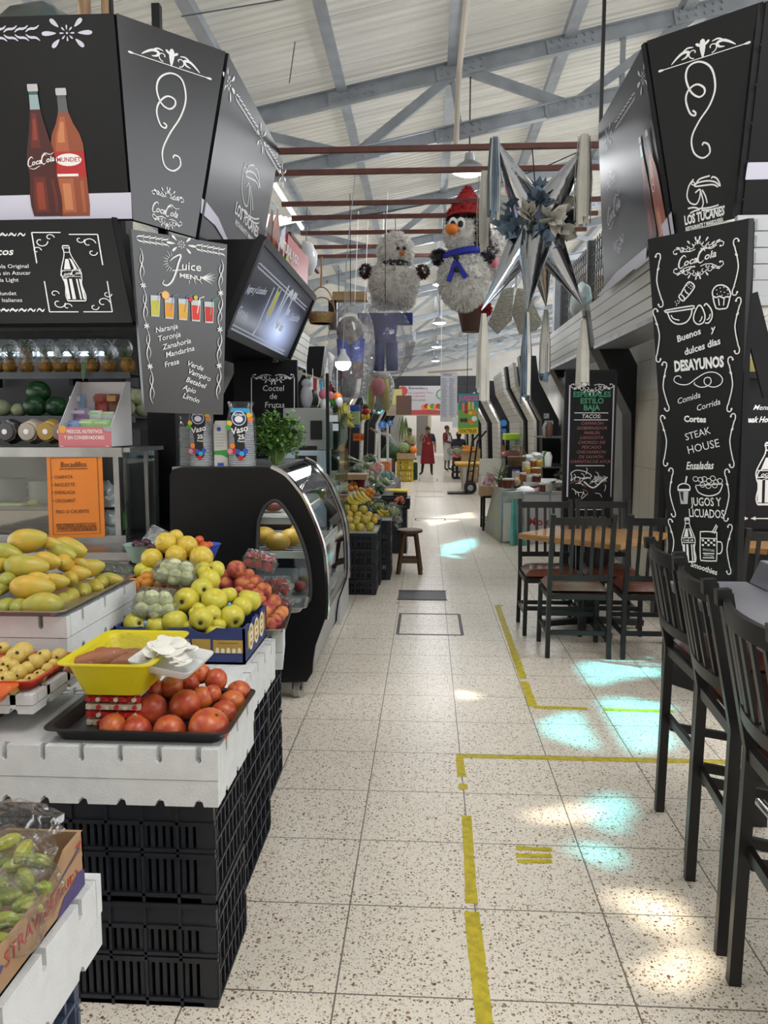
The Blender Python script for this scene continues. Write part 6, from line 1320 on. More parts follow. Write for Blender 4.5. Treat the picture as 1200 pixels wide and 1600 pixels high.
z=p.z+.052; mb=MB(); mb.bx(p.x-.2,p.x+1.2,6.1,6.22,z,at(1180,562,6.2).z); tag(mb.build('box',pm('olive_box',(.28,.24,.05),r=.5,var=.2,vs=6),smooth=0),'long olive yellow box on the black back counter','box')
o=thing('houseplant','broad-leaved green plant before the tiled wall behind the counter','plant',at(1205,560,6.3)); mb=MB(); c0=at(1206,560,6.35)
for i in range(12): a_=R.random()*6.28; leaf_blade(mb,c0+V(0,0,.1+.4*R.random()),V(math.cos(a_),.3*math.sin(a_),R.uniform(-.3,.8)),R.uniform(.12,.2),.07,bend=.4)
mb.build('leaves',pm('plant_leaf',(.04,.13,.04),r=.35,var=.3),o); mb=MB(); mb.tube([c0,c0+V(.01,0,.5)],.006,n=5); mb.lathe([(.05,-.0),(.07,.1),(.065,.1)],c0+V(0,0,-.02),n=14); mb.build('stem',STM,o)
# ---------------------------------------------------------------- chairs
def chair(kind,label,group):
    """local: faces +Y, base at 0; bar stool or dining chair of the same family"""
    bar=kind=='bar'; sh=.70 if bar else .44; th=1.12 if bar else .98; W=.185 if bar else .20; t=.0145 if bar else .0145
    o=thing('bar_stool' if bar else 'dining_chair',label,'bar stool' if bar else 'chair',(0,0,0),0,group); yf,yr=.19,-.20
    def post(x,y0,y1,y2): 
        mb=MB(); mb.bar((x*1.03,y0,0),(x,y1,sh),t*2,t*2.3,up=(0,1,0)); 
        if y2 is not None: mb.bar((x,y1,sh-.005),(x,y2,th),t*2,t*2.3,up=(0,1,0)); mb.bar((x,y2-.004,th-.03),(x,y2-.008,th+.012),t*2.2,t*2.6,up=(0,1,0))
        return mb
    for s in (-1,1): post(s*W,yr-.01 if bar else yr-.02,yr,yr-.085).build('rear_leg',CHAIRM,o,smooth=0); post(s*W,yf,yf-.005,None).build('front_leg',CHAIRM,o,smooth=0)
    def arc(z,y,h,th_,sag): 
        mb=MB(); n=8; vs=[]
        for i in range(n+1):
            x=-W+2*W*i/n; yy=y-sag*(1-(2*i/n-1)**2); vs+=[(x,yy-th_/2,z-h/2),(x,yy+th_/2,z-h/2),(x,yy+th_/2-.004,z+h/2),(x,yy-th_/2-.004,z+h/2)]
        fs=[]
        for i in range(n):
            for j in range(4): fs.append((i*4+j,i*4+(j+1)%4,(i+1)*4+(j+1)%4,(i+1)*4+j))
        mb.add(vs,fs+[(3,2,1,0),tuple(n*4+j for j in range(4))]); return mb
    yb=lambda z: yr-.085*(z-sh)/(th-sh)
    sag=.03 if bar else .012; z1=th-.035; z0=sh+.115
    arc(z1,yb(z1),.05,.018,sag).build('top_rail',CHAIRM,o,smooth=30); arc(z0,yb(z0),.038,.018,sag).build('lower_rail',CHAIRM,o,smooth=30)
    n=5
    for i in range(n):
        x=-W+2*W*(i+1)/(n+1); sg=sag*(1-(2*(i+1)/(n+1)-1)**2); mb=MB(); mb.bar((x,yb(z0)-sg,z0),(x,yb(z1)-sg,z1),.022,.010,up=(0,1,0)); mb.build('slat',CHAIRM,o,smooth=0)
    mb=MB()
    for s in (-1,1): mb.bar((s*W,yr,sh-.02),(s*W,yf,sh-.02),.022,.035)
    mb.bar((-W,yf-.005,sh-.02),(W,yf-.005,sh-.02),.022,.035); mb.bar((-W,yr,sh-.02),(W,yr,sh-.02),.022,.035); mb.build('seat_frame',CHAIRM,o,smooth=0)
    mb=MB(); nx=8
    for sgn in (0,): 
        def top(u,v): 
            x=(u*2-1)*(W+.012); y=yr+.015+(yf-yr+.01)*v; e=(1-(2*u-1)**6)*(1-(2*v-1)**6); return V(x*(1-.04*(1-e)),y,sh+.018+.045*e**.5)
        mb.grid(top,10,10); mb.grid(lambda u,v:V(top(u,v).x,top(u,v).y,sh-.002),10,10)
        # rim joining the two sheets
    mb.build('seat_cushion',LEATH,o,smooth=60)
    zs=((.26,.30,.42) if bar else (.17,.21,.17))
    mb=MB(); 
    for s in (-1,1): mb.bar((s*W*1.02,yr+.02,zs[0] if not bar else .36),(s*W*1.02,yf,zs[0] if not bar else .30),.018,.032)
    mb.bar((-W,yf,zs[1]),(W,yf,zs[1]),.018,.032); mb.bar((-W,yr+.01,zs[2] if not bar else .40),(W,yr+.01,zs[2] if not bar else .40),.018,.032); mb.build('stretcher',CHAIRM,o,smooth=0)
    return o
def close_cushion(): pass
b0=chair('bar','black slat-back bar stool beside the tall restaurant menu board, farthest of the three','bar stools along the narrow counter'); b0.location=(1.165,2.86,0); b0.rotation_euler=(0,0,-PI/2-.01)
dup(b0,(1.11,2.36,0),-PI/2-.09,'black slat-back bar stool in the middle of the three'); dup(b0,(1.07,1.86,0),-PI/2-.06,'black slat-back bar stool cut by the picture edge, nearest of the three')
d0=chair('dining','black slat-back dining chair turned away at the wooden table, aisle side','dining chairs around the wooden table'); d0.location=(1.03,5.37,0); d0.rotation_euler=(0,0,.0)
dup(d0,(1.535,5.37,0),0,'black slat-back dining chair turned away at the wooden table, beside the tall menu board'); dup(d0,(.945,5.90,0),PI,'black slat-back dining chair facing the camera at the wooden table, aisle side'); dup(d0,(1.40,5.93,0),PI-.03,'black slat-back dining chair facing the camera before the standing tacos board'); 
c=dup(d0,(2.02,4.72,0),.0,'black slat-back chair glimpsed behind the tall restaurant menu board'); c['group']=None; del c['group']
# table
def table(label,cx,cy,rz,w,dp,z):
    o=thing('dining_table',label,'table',(cx,cy,0),rz); M=Mz((cx,cy,0),rz); mb=MB(); mb.bx(-w/2,w/2,-dp/2,dp/2,z-.045,z); mb.xf(M).build('tabletop',WOOD,o,smooth=0,bevel=.008)
    mb=MB(); mb.bx(-.04,.04,-.04,.04,.07,z-.05); mb.bx(-.2,.2,-.2,.2,z-.06,z-.046); mb.xf(M).build('pedestal',CHAIRM,o,smooth=0); mb=MB()
    for a in range(4): e=V(math.cos(a*PI/2+PI/4),math.sin(a*PI/2+PI/4),0); mb.bar(V(0,0,.075),e*.40+V(0,0,.05),.06,.045); mb.cyl(e*.36+V(0,0,0),e*.36+V(0,0,.035),.012,n=8)
    mb.xf(M).build('foot_cross',CHAIRM,o,smooth=0); return o
table('square varnished wooden table between the black chairs by the aisle',1.285,5.93,math.radians(-40),.84,.82,.755); table('second wooden table partly seen behind the tall restaurant menu board',2.62,5.55,math.radians(-30),.9,.9,.755)
for i,(px,py) in enumerate(((927,822),(941,828))):
    p=atz(px,py,.755); p.z=.7555; o=thing('salt_shaker',('left','right')[i]+' small clear shaker on the wooden table','shaker',p,0); MB().lathe([(.018,0),(.02,.03),(.016,.06)],p,n=12).build('glass',CLAM,o); MB().lathe([(.017,.06),(.015,.075),(0,.08)],p,n=12).build('cap',CHROME,o)
# narrow bar counter
o=thing('bar_counter','narrow grey metal bar counter with raised back edge beside the stools','counter',(1.12,2.2,0)); BC=pm('counter_grey',(.30,.30,.34),r=.28,m=.3,var=.1,vs=3)
mb=MB(); mb.bx(.965,1.275,.6,3.09,.915,.95); mb.build('top',BC,o,smooth=0,bevel=.006); mb=MB(); mb.prism([(1.275,.6,.95),(1.275,3.07,.95),(1.275,2.98,1.055),(1.275,.6,1.055)],(.04,0,0)); mb.build('back_edge',BC,o,smooth=0,bevel=.004)
mb=MB(); mb.bx(1.28,1.34,.7,.76,0,.93); mb.bx(1.28,1.34,2.94,3.0,0,.93); mb.bx(1.29,1.33,.76,2.94,.86,.93); mb.build('leg',CHAIRM,o,smooth=0); mb=MB(); mb.cyl((1.22,.7,.20),(1.22,3.0,.20),.018,n=10); mb.build('foot_rail',CHROME,o)
# standing tacos board
p,q=at(885,580,6.85),at(963,578,6.85); z1=at(920,900,6.85).z
o,d=board('menu_board','black standing tacos board with green heading and seafood drawing','sign',V(p.x,6.85,p.z),V(q.x,6.85,p.z),V(q.x,6.85,.22),V(p.x,6.85,.22),.04,BLKP,frame=.02)
B=lambda x,y:(860+x/4.21,420+y/4.21); DG=pm('menu_green',(.06,.34,.18)); DR=pm('menu_rose',(.42,.16,.16))
d.scroll(925,600,66,13,WHT,-1); d.ps([B(128,765),B(110,1500)],2.4,LAV,n=1); d.ps([B(418,765),B(398,1500)],2.4,LAV,n=1)
for t,x,y,cap,mt,b in (('ESPECIALES',273,827,8.2,DG,.03),('ESTILO',273,871,8.2,DG,.03),('BAJA',270,915,8.2,DG,.03),('TACOS:',267,972,6,WHT,.01)): d.pt(t,*B(x,y),cap,mt,bold=b,shear=.2 if mt is WHT else 0)
for y,x0,x1 in ((948,157,380),(994,155,378),(1295,165,355)): d.ps([B(x0,y),B(x1,y)],1.2,WHT,n=1)
for i,t in enumerate(('CAMARÓN','GOBERNADOR','MARLÍN','LANGOSTA','CHORIZO DE','PESCADO','CHICHARRÓN','DE SALMÓN','CARNITAS DE ATÚN')): d.pt(t,*B(272-i*.9,1017+i*31.5),4.6,DR,shear=.25,sx=1.05)
for i in range(26):
    a_=R.uniform(0,PI); x,y=R.uniform(150,360),R.uniform(1330,1500); d.ps([B(x-28*math.cos(a_),y-22*math.sin(a_)),B(x+8,y-8),B(x+28*math.cos(a_),y+22*math.sin(a_))],.9,WHT if i%4 else DR)
d.ps([B(135,1345),B(170,1325),B(230,1335),B(270,1365),B(220,1380),B(165,1370),B(135,1395),B(140,1365)],1.2,WHT,closed=True); d.ps([B(220,1400),B(280,1440),B(340,1395),B(375,1370)],2.2,WHT)
for i in range(8): d.ps([B(290+10*i,1360+ (i%3)*4),B(296+10*i,1400)],.9,WHT,n=1)
for t,y in (('MENÚ DEL DÍA',1640),('CALDO LARGO',1690),('COCTELES',1850)): d.pt(t,*B(265,y),5,pm('menu_tan',(.5,.35,.2)),shear=.1)
d.ps([B(160,1583),B(350,1583)],1.2,WHT,n=1); d.build(o)
mb=MB(); mb.bar((p.x+.04,6.93,0),(p.x+.04,6.9,p.z-.1),.03,.03); mb.bar((q.x-.04,6.93,0),(q.x-.04,6.9,p.z-.1),.03,.03); mb.bar((p.x,6.92,.05),(q.x,6.92,.05),.03,.03); mb.build('easel_leg',BLK,o,smooth=0)
p=at(1022,662,6.3); mb=MB(); mb.bx(1.9,1.958,6.385,6.39,1.45,1.70); o=thing('notice','small red and white notice on the tile wall by the black door frame','notice',(1.95,6.345,1.45)); mb=MB(); mb.bx(1.99,2.07,6.340,6.345,1.50,1.62); mb.build('red_part',pm('notice_red',(.25,.05,.05)),o,smooth=0); mb=MB(); mb.bx(1.99,2.07,6.341,6.346,1.42,1.50); mb.build('white_part',pm('notice_white',(.5,.48,.55)),o,smooth=0)
# ================================================================ fruit stalls farther along the left
CR3=((.12,.42),(.55,.86))
for j in range(4): crate(('lowest','second','third','top')[j]+' black crate of the citrus stack beyond the glass case',-1.05,-.475,7.05,7.5,.146*j,.146*j+.142,rows=CR3,group='black crates under the citrus')
tray('flat grey tray under the heaped citrus',-1.08,-.46,7.03,7.5,.585,.02,pm('grey_tray',(.40,.40,.38),r=.5),flare=.004,rim=.004,name='produce_tray')
heap('citrus','green and yellow citrus fruit in the tiered heap','citrus fruit on the black crates','citrus',Z((480,730),6,[(410,568,44),(497,566,44),(590,560,46),(400,503,41),(470,495,38),(545,497,46),(455,525,36),(390,450,46),(478,455,43),(575,455,43),(368,390,41),(440,392,41),(525,400,44),(632,500,32),(572,490,34),(320,392,32),(640,462,28),(345,500,32),(350,560,34),(335,450,32)]),lambda x,y:7.1+max(0,826-y)*.0085)
BAN=pm('banana_skin',(.62,.46,.04),r=.45,var=.25,vs=4,col2=(.52,.42,.06),rnd=.4); BNT=pm('banana_tip',(.06,.04,.02),r=.7); BANG=pm('banana_green',(.48,.44,.06),r=.45,var=.3,vs=4)
def banana(a,b,sagv,r,label,group,mt=BAN):
    a=Vector(a);b=Vector(b);n=9; pts=[a.lerp(b,i/n)+Vector(sagv)*(4*(i/n)*(1-i/n)) for i in range(n+1)]; rs=[r*(.35+.65*min(1,math.sin(PI*(.06+.88*i/n))*1.5)) for i in range(n+1)]
    mb=MB(); mb.tube(pts,rs,n=7); o=tag(mb.build('banana',mt,smooth=30),label,'banana',group); mb=MB(); d=(pts[0]-pts[1]).normalized(); mb.tube([pts[0],pts[0]+d*r*.9],[rs[0]*.95,r*.25],n=6); d=(pts[-1]-pts[-2]).normalized(); mb.tube([pts[-1],pts[-1]+d*r*.6],[rs[-1]*.95,r*.3],n=6); mb.build('tip',BNT,o); return o
for i,(x0,y0,x1,y1,sx,sy) in enumerate(((543,775,561,788,-5,6),(547,772,566,787,-4,6),(553,769,571,785,-3,5),(558,767,575,783,-2,5),(564,768,580,783,0,4),(545,781,556,789,-5,3),(572,778,583,787,1,3),(533,778,545,786,-2,3))):
    Y=7.42+.02*i; a=at(x0,y0,Y+.12);b=at(x1,y1,Y-.02); banana(a,b,(sx*Y/1200,-.03,-sy*Y/1200*.6),.019,'yellow banana of the bunch lying behind the citrus heap','bananas behind the citrus')
p=at(540,790,7.5); tag(MB().bx(-1.05,-.46,7.5,7.74,.0,.66).build('produce_stand',CRT,smooth=0),'dark stand under the bananas behind the citrus stack','stand')
tag(MB().bx(-1.6,-.80,7.74,9.6,0,.80).build('produce_stand',CRT,smooth=0),'dark produce stand behind the bananas along the left row','stand')
heap('orange','orange fruit behind the bananas','oranges behind the bananas','orange',Z((480,730),6,[(355,225,30),(410,203,28),(585,225,36),(620,240,24),(600,270,26),(560,255,26),(455,195,24)]),lambda x,y:7.95+max(0,770-y)*.02)
heap('citrus','pale yellow fruit behind the bananas','yellow fruit behind the bananas','citrus',Z((480,730),6,[(500,215,28),(530,225,28),(345,180,25),(370,165,20),(520,255,22)]),lambda x,y:7.9+max(0,770-y)*.02)
for j in range(3): crate(('lowest','middle','top')[j]+' black crate of the stack beside the wooden stool',-.76,-.375,7.78,8.16,.205*j,.205*j+.2,rows=CR3,group='black crates beside the wooden stool')
p=at(600,812,7.8); o=tag(MB().bx(-.74,-.36,7.76,8.16,.616,.63).build('paper',pm('newsprint',(.50,.49,.50),r=.7,var=.2,vs=30)),'crumpled newspaper sheet on top of the black crates by the stool','paper')
for i,(a,b) in enumerate((((590,797),(600,805)),((594,796),(608,799)),((599,803),(608,801)))): banana(at(*a,7.95),at(*b,7.9),(0,0,-.02),.018,'short ripe banana on the newspaper by the stool','bananas on the newspaper')
def bagged(px,py,Y,r,label,inner,cat='produce bag',sc=(1.2,1,.8)):
    p=at(px,py,Y); o=tag(MB().ball(p,r,n=16,sc=sc,fn=lambda q:q*(1+.22*mnoise.noise(q*2.3+p))).build('produce_bag',BAG,smooth=30),label,cat); 
    mb=MB(); 
    for i in range(9):
        a=R.random()*6.28; mb.ball(p+V(math.cos(a)*r*.5*sc[0],math.sin(a)*r*.4,R.uniform(-.3,.3)*r),r*R.uniform(.25,.42),n=9,fn=lambda q:q*(1+.25*mnoise.noise(q*3)))
    mb.build('contents',inner,o,smooth=40); return o
LG=pm('leaf_green',(.15,.26,.08),r=.55,var=.5,vs=14,col2=(.35,.42,.18)); PGN=pm('pale_green',(.36,.44,.24),r=.5,var=.4,vs=12); DG2=pm('dark_green_veg',(.04,.10,.03),r=.6,var=.5,vs=14)
bagged(613,800,8.0,.10,'clear bag of pale greens hanging over the crates by the stool',PGN,sc=(1,1,1)); bagged(590,790,8.3,.09,'clear bag of greens behind the newspaper',LG); bagged(622,812,8.1,.07,'crinkled empty bag drooping beside the stool top',pm('bag_white_inner',(.5,.52,.5)),sc=(.7,.8,1.3))
crate('small black crate of vegetables behind the newspaper crates',-.62,-.22,9.5,9.9,.55,.68,rows=CR3,group=None); tag(MB().bx(-.66,-.25,9.45,9.95,0,.55).build('produce_stand',CRT,smooth=0),'dark stand under the small black vegetable crate','stand')
heap('peach','brown onion at the edge of the small black crate','onions in the small black crate','onion',[(622,780,4,9.5),(627,779,4,9.45),(629,784,4,9.4),(619,783,4,9.4)],None)
tag(MB().bx(-1.7,-.50,10.2,14.5,0,.62).build('produce_stand',pm('produce_cloth',(.10,.10,.09),r=.8),smooth=0),'long low produce table along the left row','stand')
tag(MB().bx(-1.9,-1.1,9.75,12.5,.62,.86).build('produce_stand',pm('produce_riser',(.22,.17,.12),r=.8),smooth=0),'raised brown back tier of the long produce table','stand')
VG=[(537,752,10.6,.11,'bag of pale melons nearest the glass cabinet',PGN),(548,757,10.4,.09,'bag of orange carrots on the produce table',ORG),(557,738,11.5,.13,'bag of cucumbers on the back tier',DG2),(536,739,11.2,.08,'purple bag on the back tier',pm('purple_bag',(.12,.04,.30))),(573,745,11.2,.13,'teal bag of lettuce on the produce table',PGN),(603,746,12.2,.15,'pale teal bag of lettuce at the aisle edge',pm('teal_bag',(.16,.36,.38),r=.4,var=.4)),(596,756,11.3,.13,'bag of loose green lettuce at the aisle edge',LG),(590,765,10.7,.11,'bag of dark artichokes at the aisle edge',DG2),(578,766,10.6,.09,'bag of grey-green squash beside the artichokes',pm('squash',(.16,.22,.16),var=.4)),(567,730,12.2,.12,'green bag in the middle of the back tier',LG),(586,733,12.8,.16,'red and white bag leaning on the produce table',pm('red_white_bag',(.55,.12,.08),r=.5,var=.6,vs=7,col2=(.6,.55,.5))),(578,718,13,.12,'bunch of dark leaves above the red bag',DG2),(585,752,11.9,.1,'green cabbage bag behind the lettuce',PGN)]
for v in VG: bagged(v[0],v[1],v[2],v[3],v[4],v[5])
p=at(561,765,10.5); o=thing('bucket','dark red bucket between the vegetable bags','bucket',p); MB().lathe([(.07,0),(.09,.15),(.094,.15),(.085,.13),(0,.13)],p,n=20).build('body',pm('bucket_red',(.28,.02,.03),r=.4),o)
p=at(617,765,11.6); tag(MB().bx(p.x-.18,p.x+.2,11.4,11.75,.6,.63).build('tray',YEL,bevel=.008),'flat yellow tray jutting over the aisle beyond the lettuce','tray')
tag(MB().bx(-.52,-.3,11.4,11.75,0,.6).build('produce_stand',CRT,smooth=0),'dark crate under the flat yellow tray','stand')
c=at(542,724,10.4); tag(MB().bx(c.x-.15,c.x+.28,10.3,10.7,.86,.93).build('wooden_crate',CARD),'shallow brown crate under the leeks','crate')
mb=MB(); c0=at(566,724,10.3)
for i in range(16): leaf_blade(mb,c0+V(R.uniform(-.03,.03),R.uniform(-.05,.05),R.uniform(-.02,.03)),V(-1,R.uniform(-.15,.5),R.uniform(.15,.75)),R.uniform(.2,.34),.035,bend=.15)
o=tag(mb.build('leeks',LG,smooth=0),'bunch of leeks lying on the shallow brown crate','leek bunch')
# wooden stool
zt=at(640,826,8.25).z; sx_=wx(640,8.15,820); o=thing('wooden_stool','round-seat brown wooden stool standing in the aisle','stool',(sx_,8.2,0)); mb=MB(); mb.lathe([(0,.0),(.135,0),(.14,.008),(.14,.022),(.133,.03),(0,.03)],(sx_,8.2,zt-.03),n=28); mb.build('seat',WOODD,o)
lg=[]
for a in (45,135,225,315):
    a=math.radians(a); p0=V(sx_+.17*math.cos(a),8.2+.17*math.sin(a),0); p1=V(sx_+.09*math.cos(a),8.2+.09*math.sin(a),zt-.03); mb=MB(); mb.bar(p0,p1,.034,.034,up=(math.cos(a),math.sin(a),0)); mb.build('leg',WOODD,o,smooth=0); lg.append((p0,p1))
for i in range(4): a=lg[i][0].lerp(lg[i][1],.32);b=lg[(i+1)%4][0].lerp(lg[(i+1)%4][1],.32); mb=MB(); mb.bar(a,b,.02,.045); mb.build('stretcher',WOODD,o,smooth=0)
for i in range(4): a=lg[i][1]-V(0,0,.02);b=lg[(i+1)%4][1]-V(0,0,.02); mb=MB(); mb.bar(a,b,.018,.04); mb.build('apron',WOODD,o,smooth=0)
# far left crates
CY_=pm('crate_yellow',(.55,.40,.02),r=.45); CRD=pm('crate_redbrown',(.22,.045,.03),r=.5); CGN=pm('crate_green',(.015,.06,.035),r=.5); COR=pm('crate_orange',(.65,.16,.03),r=.5)
for j in range(2): crate(('lower','upper')[j]+' yellow crate at the far end of the left produce row',-.87,-.42,22.2,22.6,.32*j,.32*j+.31,mt=CY_,rows=((.1,.45),(.55,.9)),pitch=.06,group='yellow crates')
tag(MB().bx(-.88,-.36,22.15,22.65,.65,.82).build('carton',CARD,smooth=0),'brown carton on the yellow crates','carton')
for j in range(2): crate(('lower','upper')[j]+' red-brown crate left of the yellow crates',-1.28,-.97,21.8,22.3,.33*j,.33*j+.32,mt=CRD,rows=((.1,.45),(.55,.9)),pitch=.05,group='red-brown crates')
crate('dark green crate right of the yellow crates',-.46,-.30,23,23.5,0,.5,mt=CGN,group=None); crate('orange crate behind the red and white bag',-1.2,-.9,18,18.4,.3,.75,mt=COR,group=None,rows=((.1,.45),(.55,.9)),pitch=.05); tag(MB().bx(-1.7,-.9,17.5,19,0,.3).build('produce_stand',CRT,smooth=0),'dark stand under the orange crate','stand')
tag(MB().bx(-1.7,-1.0,19.5,21.6,0,.7).build('produce_stand',pm('counter_pale',(.36,.33,.3),r=.6),smooth=0),'pale counter block behind the orange crate','stand')
for (px,py,Y,r,l,m) in ((646,703,22.4,.11,'orange melon on the brown carton',ORG),(631,700,22.4,.16,'bunch of greens on the brown carton',LG),(612,708,23,.3,'big round dark green watermelon pile beside the reaching woman',DG2),(637,704,22.5,.14,'second bunch of greens on the brown carton',DG2)):
    p=at(px,py,Y); tag(MB().ball(p,r,n=14,fn=lambda q:q*(1+.12*mnoise.noise(q*3))).build('produce',m),l,'produce')
mb=MB(); 
for px in (624,629,634): 
    c0=at(px,652,20)
    for i in range(6): leaf_blade(mb,c0,V(R.uniform(-.25,.25),R.uniform(-.2,.2),-1),R.uniform(.5,.75),.05,bend=.1)
tag(mb.build('hanging_onions',LG,smooth=0),'long green onion bunches hanging by the far left stall','onion bunch')
# ================================================================ goods stand on the right
tx0,tx1,ty0,ty1,tz=1.02,1.92,10.4,11.6,.70
o=thing('goods_table','cloth-covered table of jars and baskets on the right of the aisle','table',(1.4,11,0)); CLO=pm('plastic_cloth',(.52,.54,.48),r=.35,var=.35,vs=8,col2=(.30,.36,.36)); CLY=pm('sack_cloth',(.40,.36,.20),r=.6,var=.4,vs=6,col2=(.28,.30,.36))
MB().bx(tx0,tx1,ty0,ty1,tz-.02,tz).build('tabletop',CLO,o,smooth=0); mb=MB(); mb.hexa([(tx0-.16,ty1+.1,0),(tx0-.02,ty0-.02,0),(tx0,ty0,0),(tx0-.10,ty1+.1,0),(tx0-.01,ty1,tz),(tx0-.01,ty0,tz),(tx0+.01,ty0,tz),(tx0+.01,ty1,tz)]); mb.build('side_cloth',CLY,o,smooth=0)
mb=MB(); mb.bx(tx0,tx1,ty0-.005,ty0+.005,.0,tz); mb.build('front_cloth',CLO,o,smooth=0)
p=at(787,786,10.3);q=at(813,846,10.3)
o,d=board('banner','white board with vertical black lettering leaning at the goods table','sign',V(p.x,10.3,p.z),V(q.x+.02,10.3,p.z),V(q.x+.02,10.3,q.z),V(p.x,10.3,q.z),.02,pm('board_white',(.66,.64,.60),r=.5)); u,v=d.inv(804,815); d.text('RICAS',u,v-d.H*.16,95,BLACKP,rot=-90,bold=.05,sx=1.1); d.text('Botanas',u,v+d.H*.24,70,BLACKP,rot=-90,bold=.03); d.build(o)
o,d=board('banner','white poster with red letters behind the slatted chair','sign',V(1.3,10.36,.66),V(1.9,10.36,.66),V(1.9,10.36,.0),V(1.3,10.36,.0),.01,pm('board_white2',(.6,.6,.6),r=.5)); d.text('Mole',d.W*.35,d.H*.55,150,RED,bold=.02); d.rect(d.W*.55,0,d.W*.6,d.H,GRY); d.build(o)
mb=MB(); c0=at(806,800,10.15); mb.grid(lambda u,v:V(c0.x-.05-.02*v+.17*u*(.5+.8*v),10.2-.05*math.sin(u*9)*v,.0+.62*(1-v)),12,8); tag(mb.build('cloth',pm('teal_cloth',(.16,.48,.45),r=.6,var=.3,vs=6)),'teal translucent cloth hanging to the floor by the goods table','cloth')
def jar(px,py,Y,r,h,col,label,lidc=(.7,.7,.68)):
    p=at(px,py,Y); p.z=max(p.z-h/2,tz); o=thing('jar',label,'jar',p,0,'jars on the goods table'); MB().lathe([(r*.9,0),(r,h*.05),(r,h*.8),(r*.85,h*.86)],p,n=14).build('jar_body',pm('jarfill_%d_%d'%(col[0]*99,col[1]*99),col,r=.15,coat=.5),o); MB().lathe([(r*.9,h*.86),(r*.92,h),(0,h)],p,n=14).build('lid',pm('jarlid_%d%d'%(lidc[0]*9,lidc[2]*9),lidc,r=.4),o)
AMB=(.30,.10,.02);DKA=(.13,.035,.015);YLW=(.62,.36,.05);WH_=(.55,.54,.5)
for a in ((794,755,10.6,.085,.13,DKA,'wide dark amber tub at the front left of the goods table'),(817,746,10.75,.05,.14,AMB,'amber jar behind the round gourd'),(824,737,10.9,.05,.14,YLW,'tall yellow jar in the middle of the goods table',(.65,.5,.1)),(827,749,10.7,.05,.13,WH_,'whitish jar in the front middle of the goods table'),(838,749,10.7,.065,.14,DKA,'wide dark jar beside the black column'),(838,735,10.9,.075,.08,AMB,'flat amber tub on the upper tier'),(833,725,11.1,.05,.14,AMB,'amber jar at the back of the upper tier'),(842,725,11.1,.05,.13,YLW,'yellow-capped jar at the back by the column',(.6,.45,.1)),(822,729,11,.06,.13,WH_,'white translucent jar behind the yellow jar'),(806,741,10.9,.055,.12,WH_,'white jar with a blue lid beside the basket',(.1,.1,.4)),(848,770,10.45,.05,.11,DKA,'dark tub at the near edge of the goods table'),(856,772,10.45,.06,.12,WH_,'clear tub at the near right edge of the goods table')): jar(*a)
tag(MB().bx(1.32,1.9,10.6,11.5,tz,tz+.11).build('riser',pm('riser_white',(.5,.5,.48),r=.5)),'pale riser lifting the back jars of the goods table','riser')
p=at(807,753,10.65); tag(MB().ball(p,.055,n=14,sc=(1,1,1.15),fn=lambda q:q*(1+.1*mnoise.noise(q*2))).build('gourd',pm('gourd',(.45,.33,.2),r=.6,var=.2)),'round tan gourd beside the wide amber tub','gourd')
def basket(label,c,r,h,hoops,mt):
    o=thing('wicker_basket',label,'basket',c); mb=MB(); n=36
    for k in range(9):
        z=h*k/8; rr=r*(.8+.2*k/8); mb.tube([c+V(rr*(1+.02*(-1)**j)*math.cos(6.2832*j/n),rr*(1+.02*(-1)**j)*math.sin(6.2832*j/n),z) for j in range(n)],h*.065,n=5,closed=True)
    mb.lathe([(0,.0),(r*.8,.0)],c,n=20); mb.build('woven_body',mt,o)
    for dy,hh in hoops: mb=MB(); mb.tube([c+V(r*math.cos(PI*j/14),dy,h*.9+hh*math.sin(PI*j/14)) for j in range(15)],r*.05,n=6); mb.build('handle',mt,o)
    return o
WIC=pm('wicker',(.22,.13,.06),r=.6,var=.4,vs=40); WICL=pm('wicker_light',(.50,.33,.14),r=.55,var=.3,vs=40)
basket('brown wicker basket with handle on the goods table',at(807,728,11.2),.13,.13,[(0,.17)],WIC); tag(MB().bx(1.15,1.4,11.05,11.4,tz,at(807,728,11.2).z).build('box',DARK),'dark box under the brown wicker basket','box')
o=thing('houseplant','spiky green plant bunch at the left of the goods table','plant',at(784,757,11.2)); mb=MB(); c0=at(786,757,11.2)
for i in range(46): a=R.random()*6.28; leaf_blade(mb,c0+V(R.uniform(-.08,.08),R.uniform(-.06,.06),R.uniform(0,.1)),V(math.cos(a)*.6,math.sin(a)*.5,R.uniform(.3,1.3)),R.uniform(.18,.42),.022,bend=.35)
mb.build('leaves',pm('spiky_leaf',(.10,.16,.06),r=.5,var=.6,vs=8,col2=(.30,.24,.06)),o); MB().lathe([(.07,0),(.09,.12),(0,.12)],c0-V(0,0,.05),n=14).build('pot',BRN,o)
o=thing('herb_bunch','small green bush at the near right of the goods table','plant',at(876,768,10.6)); mb=MB(); c0=at(876,768,10.6)
for i in range(150): d_=V(R.uniform(-1,1),R.uniform(-1,1),R.uniform(-.4,1)).normalized(); leaf_blade(mb,c0+V(d_.x*.09,d_.y*.08,.14+d_.z*.13),d_+V(0,0,.3),.04,.02,n=2)
mb.build('leaves',DG2,o,smooth=0); MB().lathe([(.04,-.06),(.06,.06),(0,.06)],c0,n=12).build('pot',BRN,o)
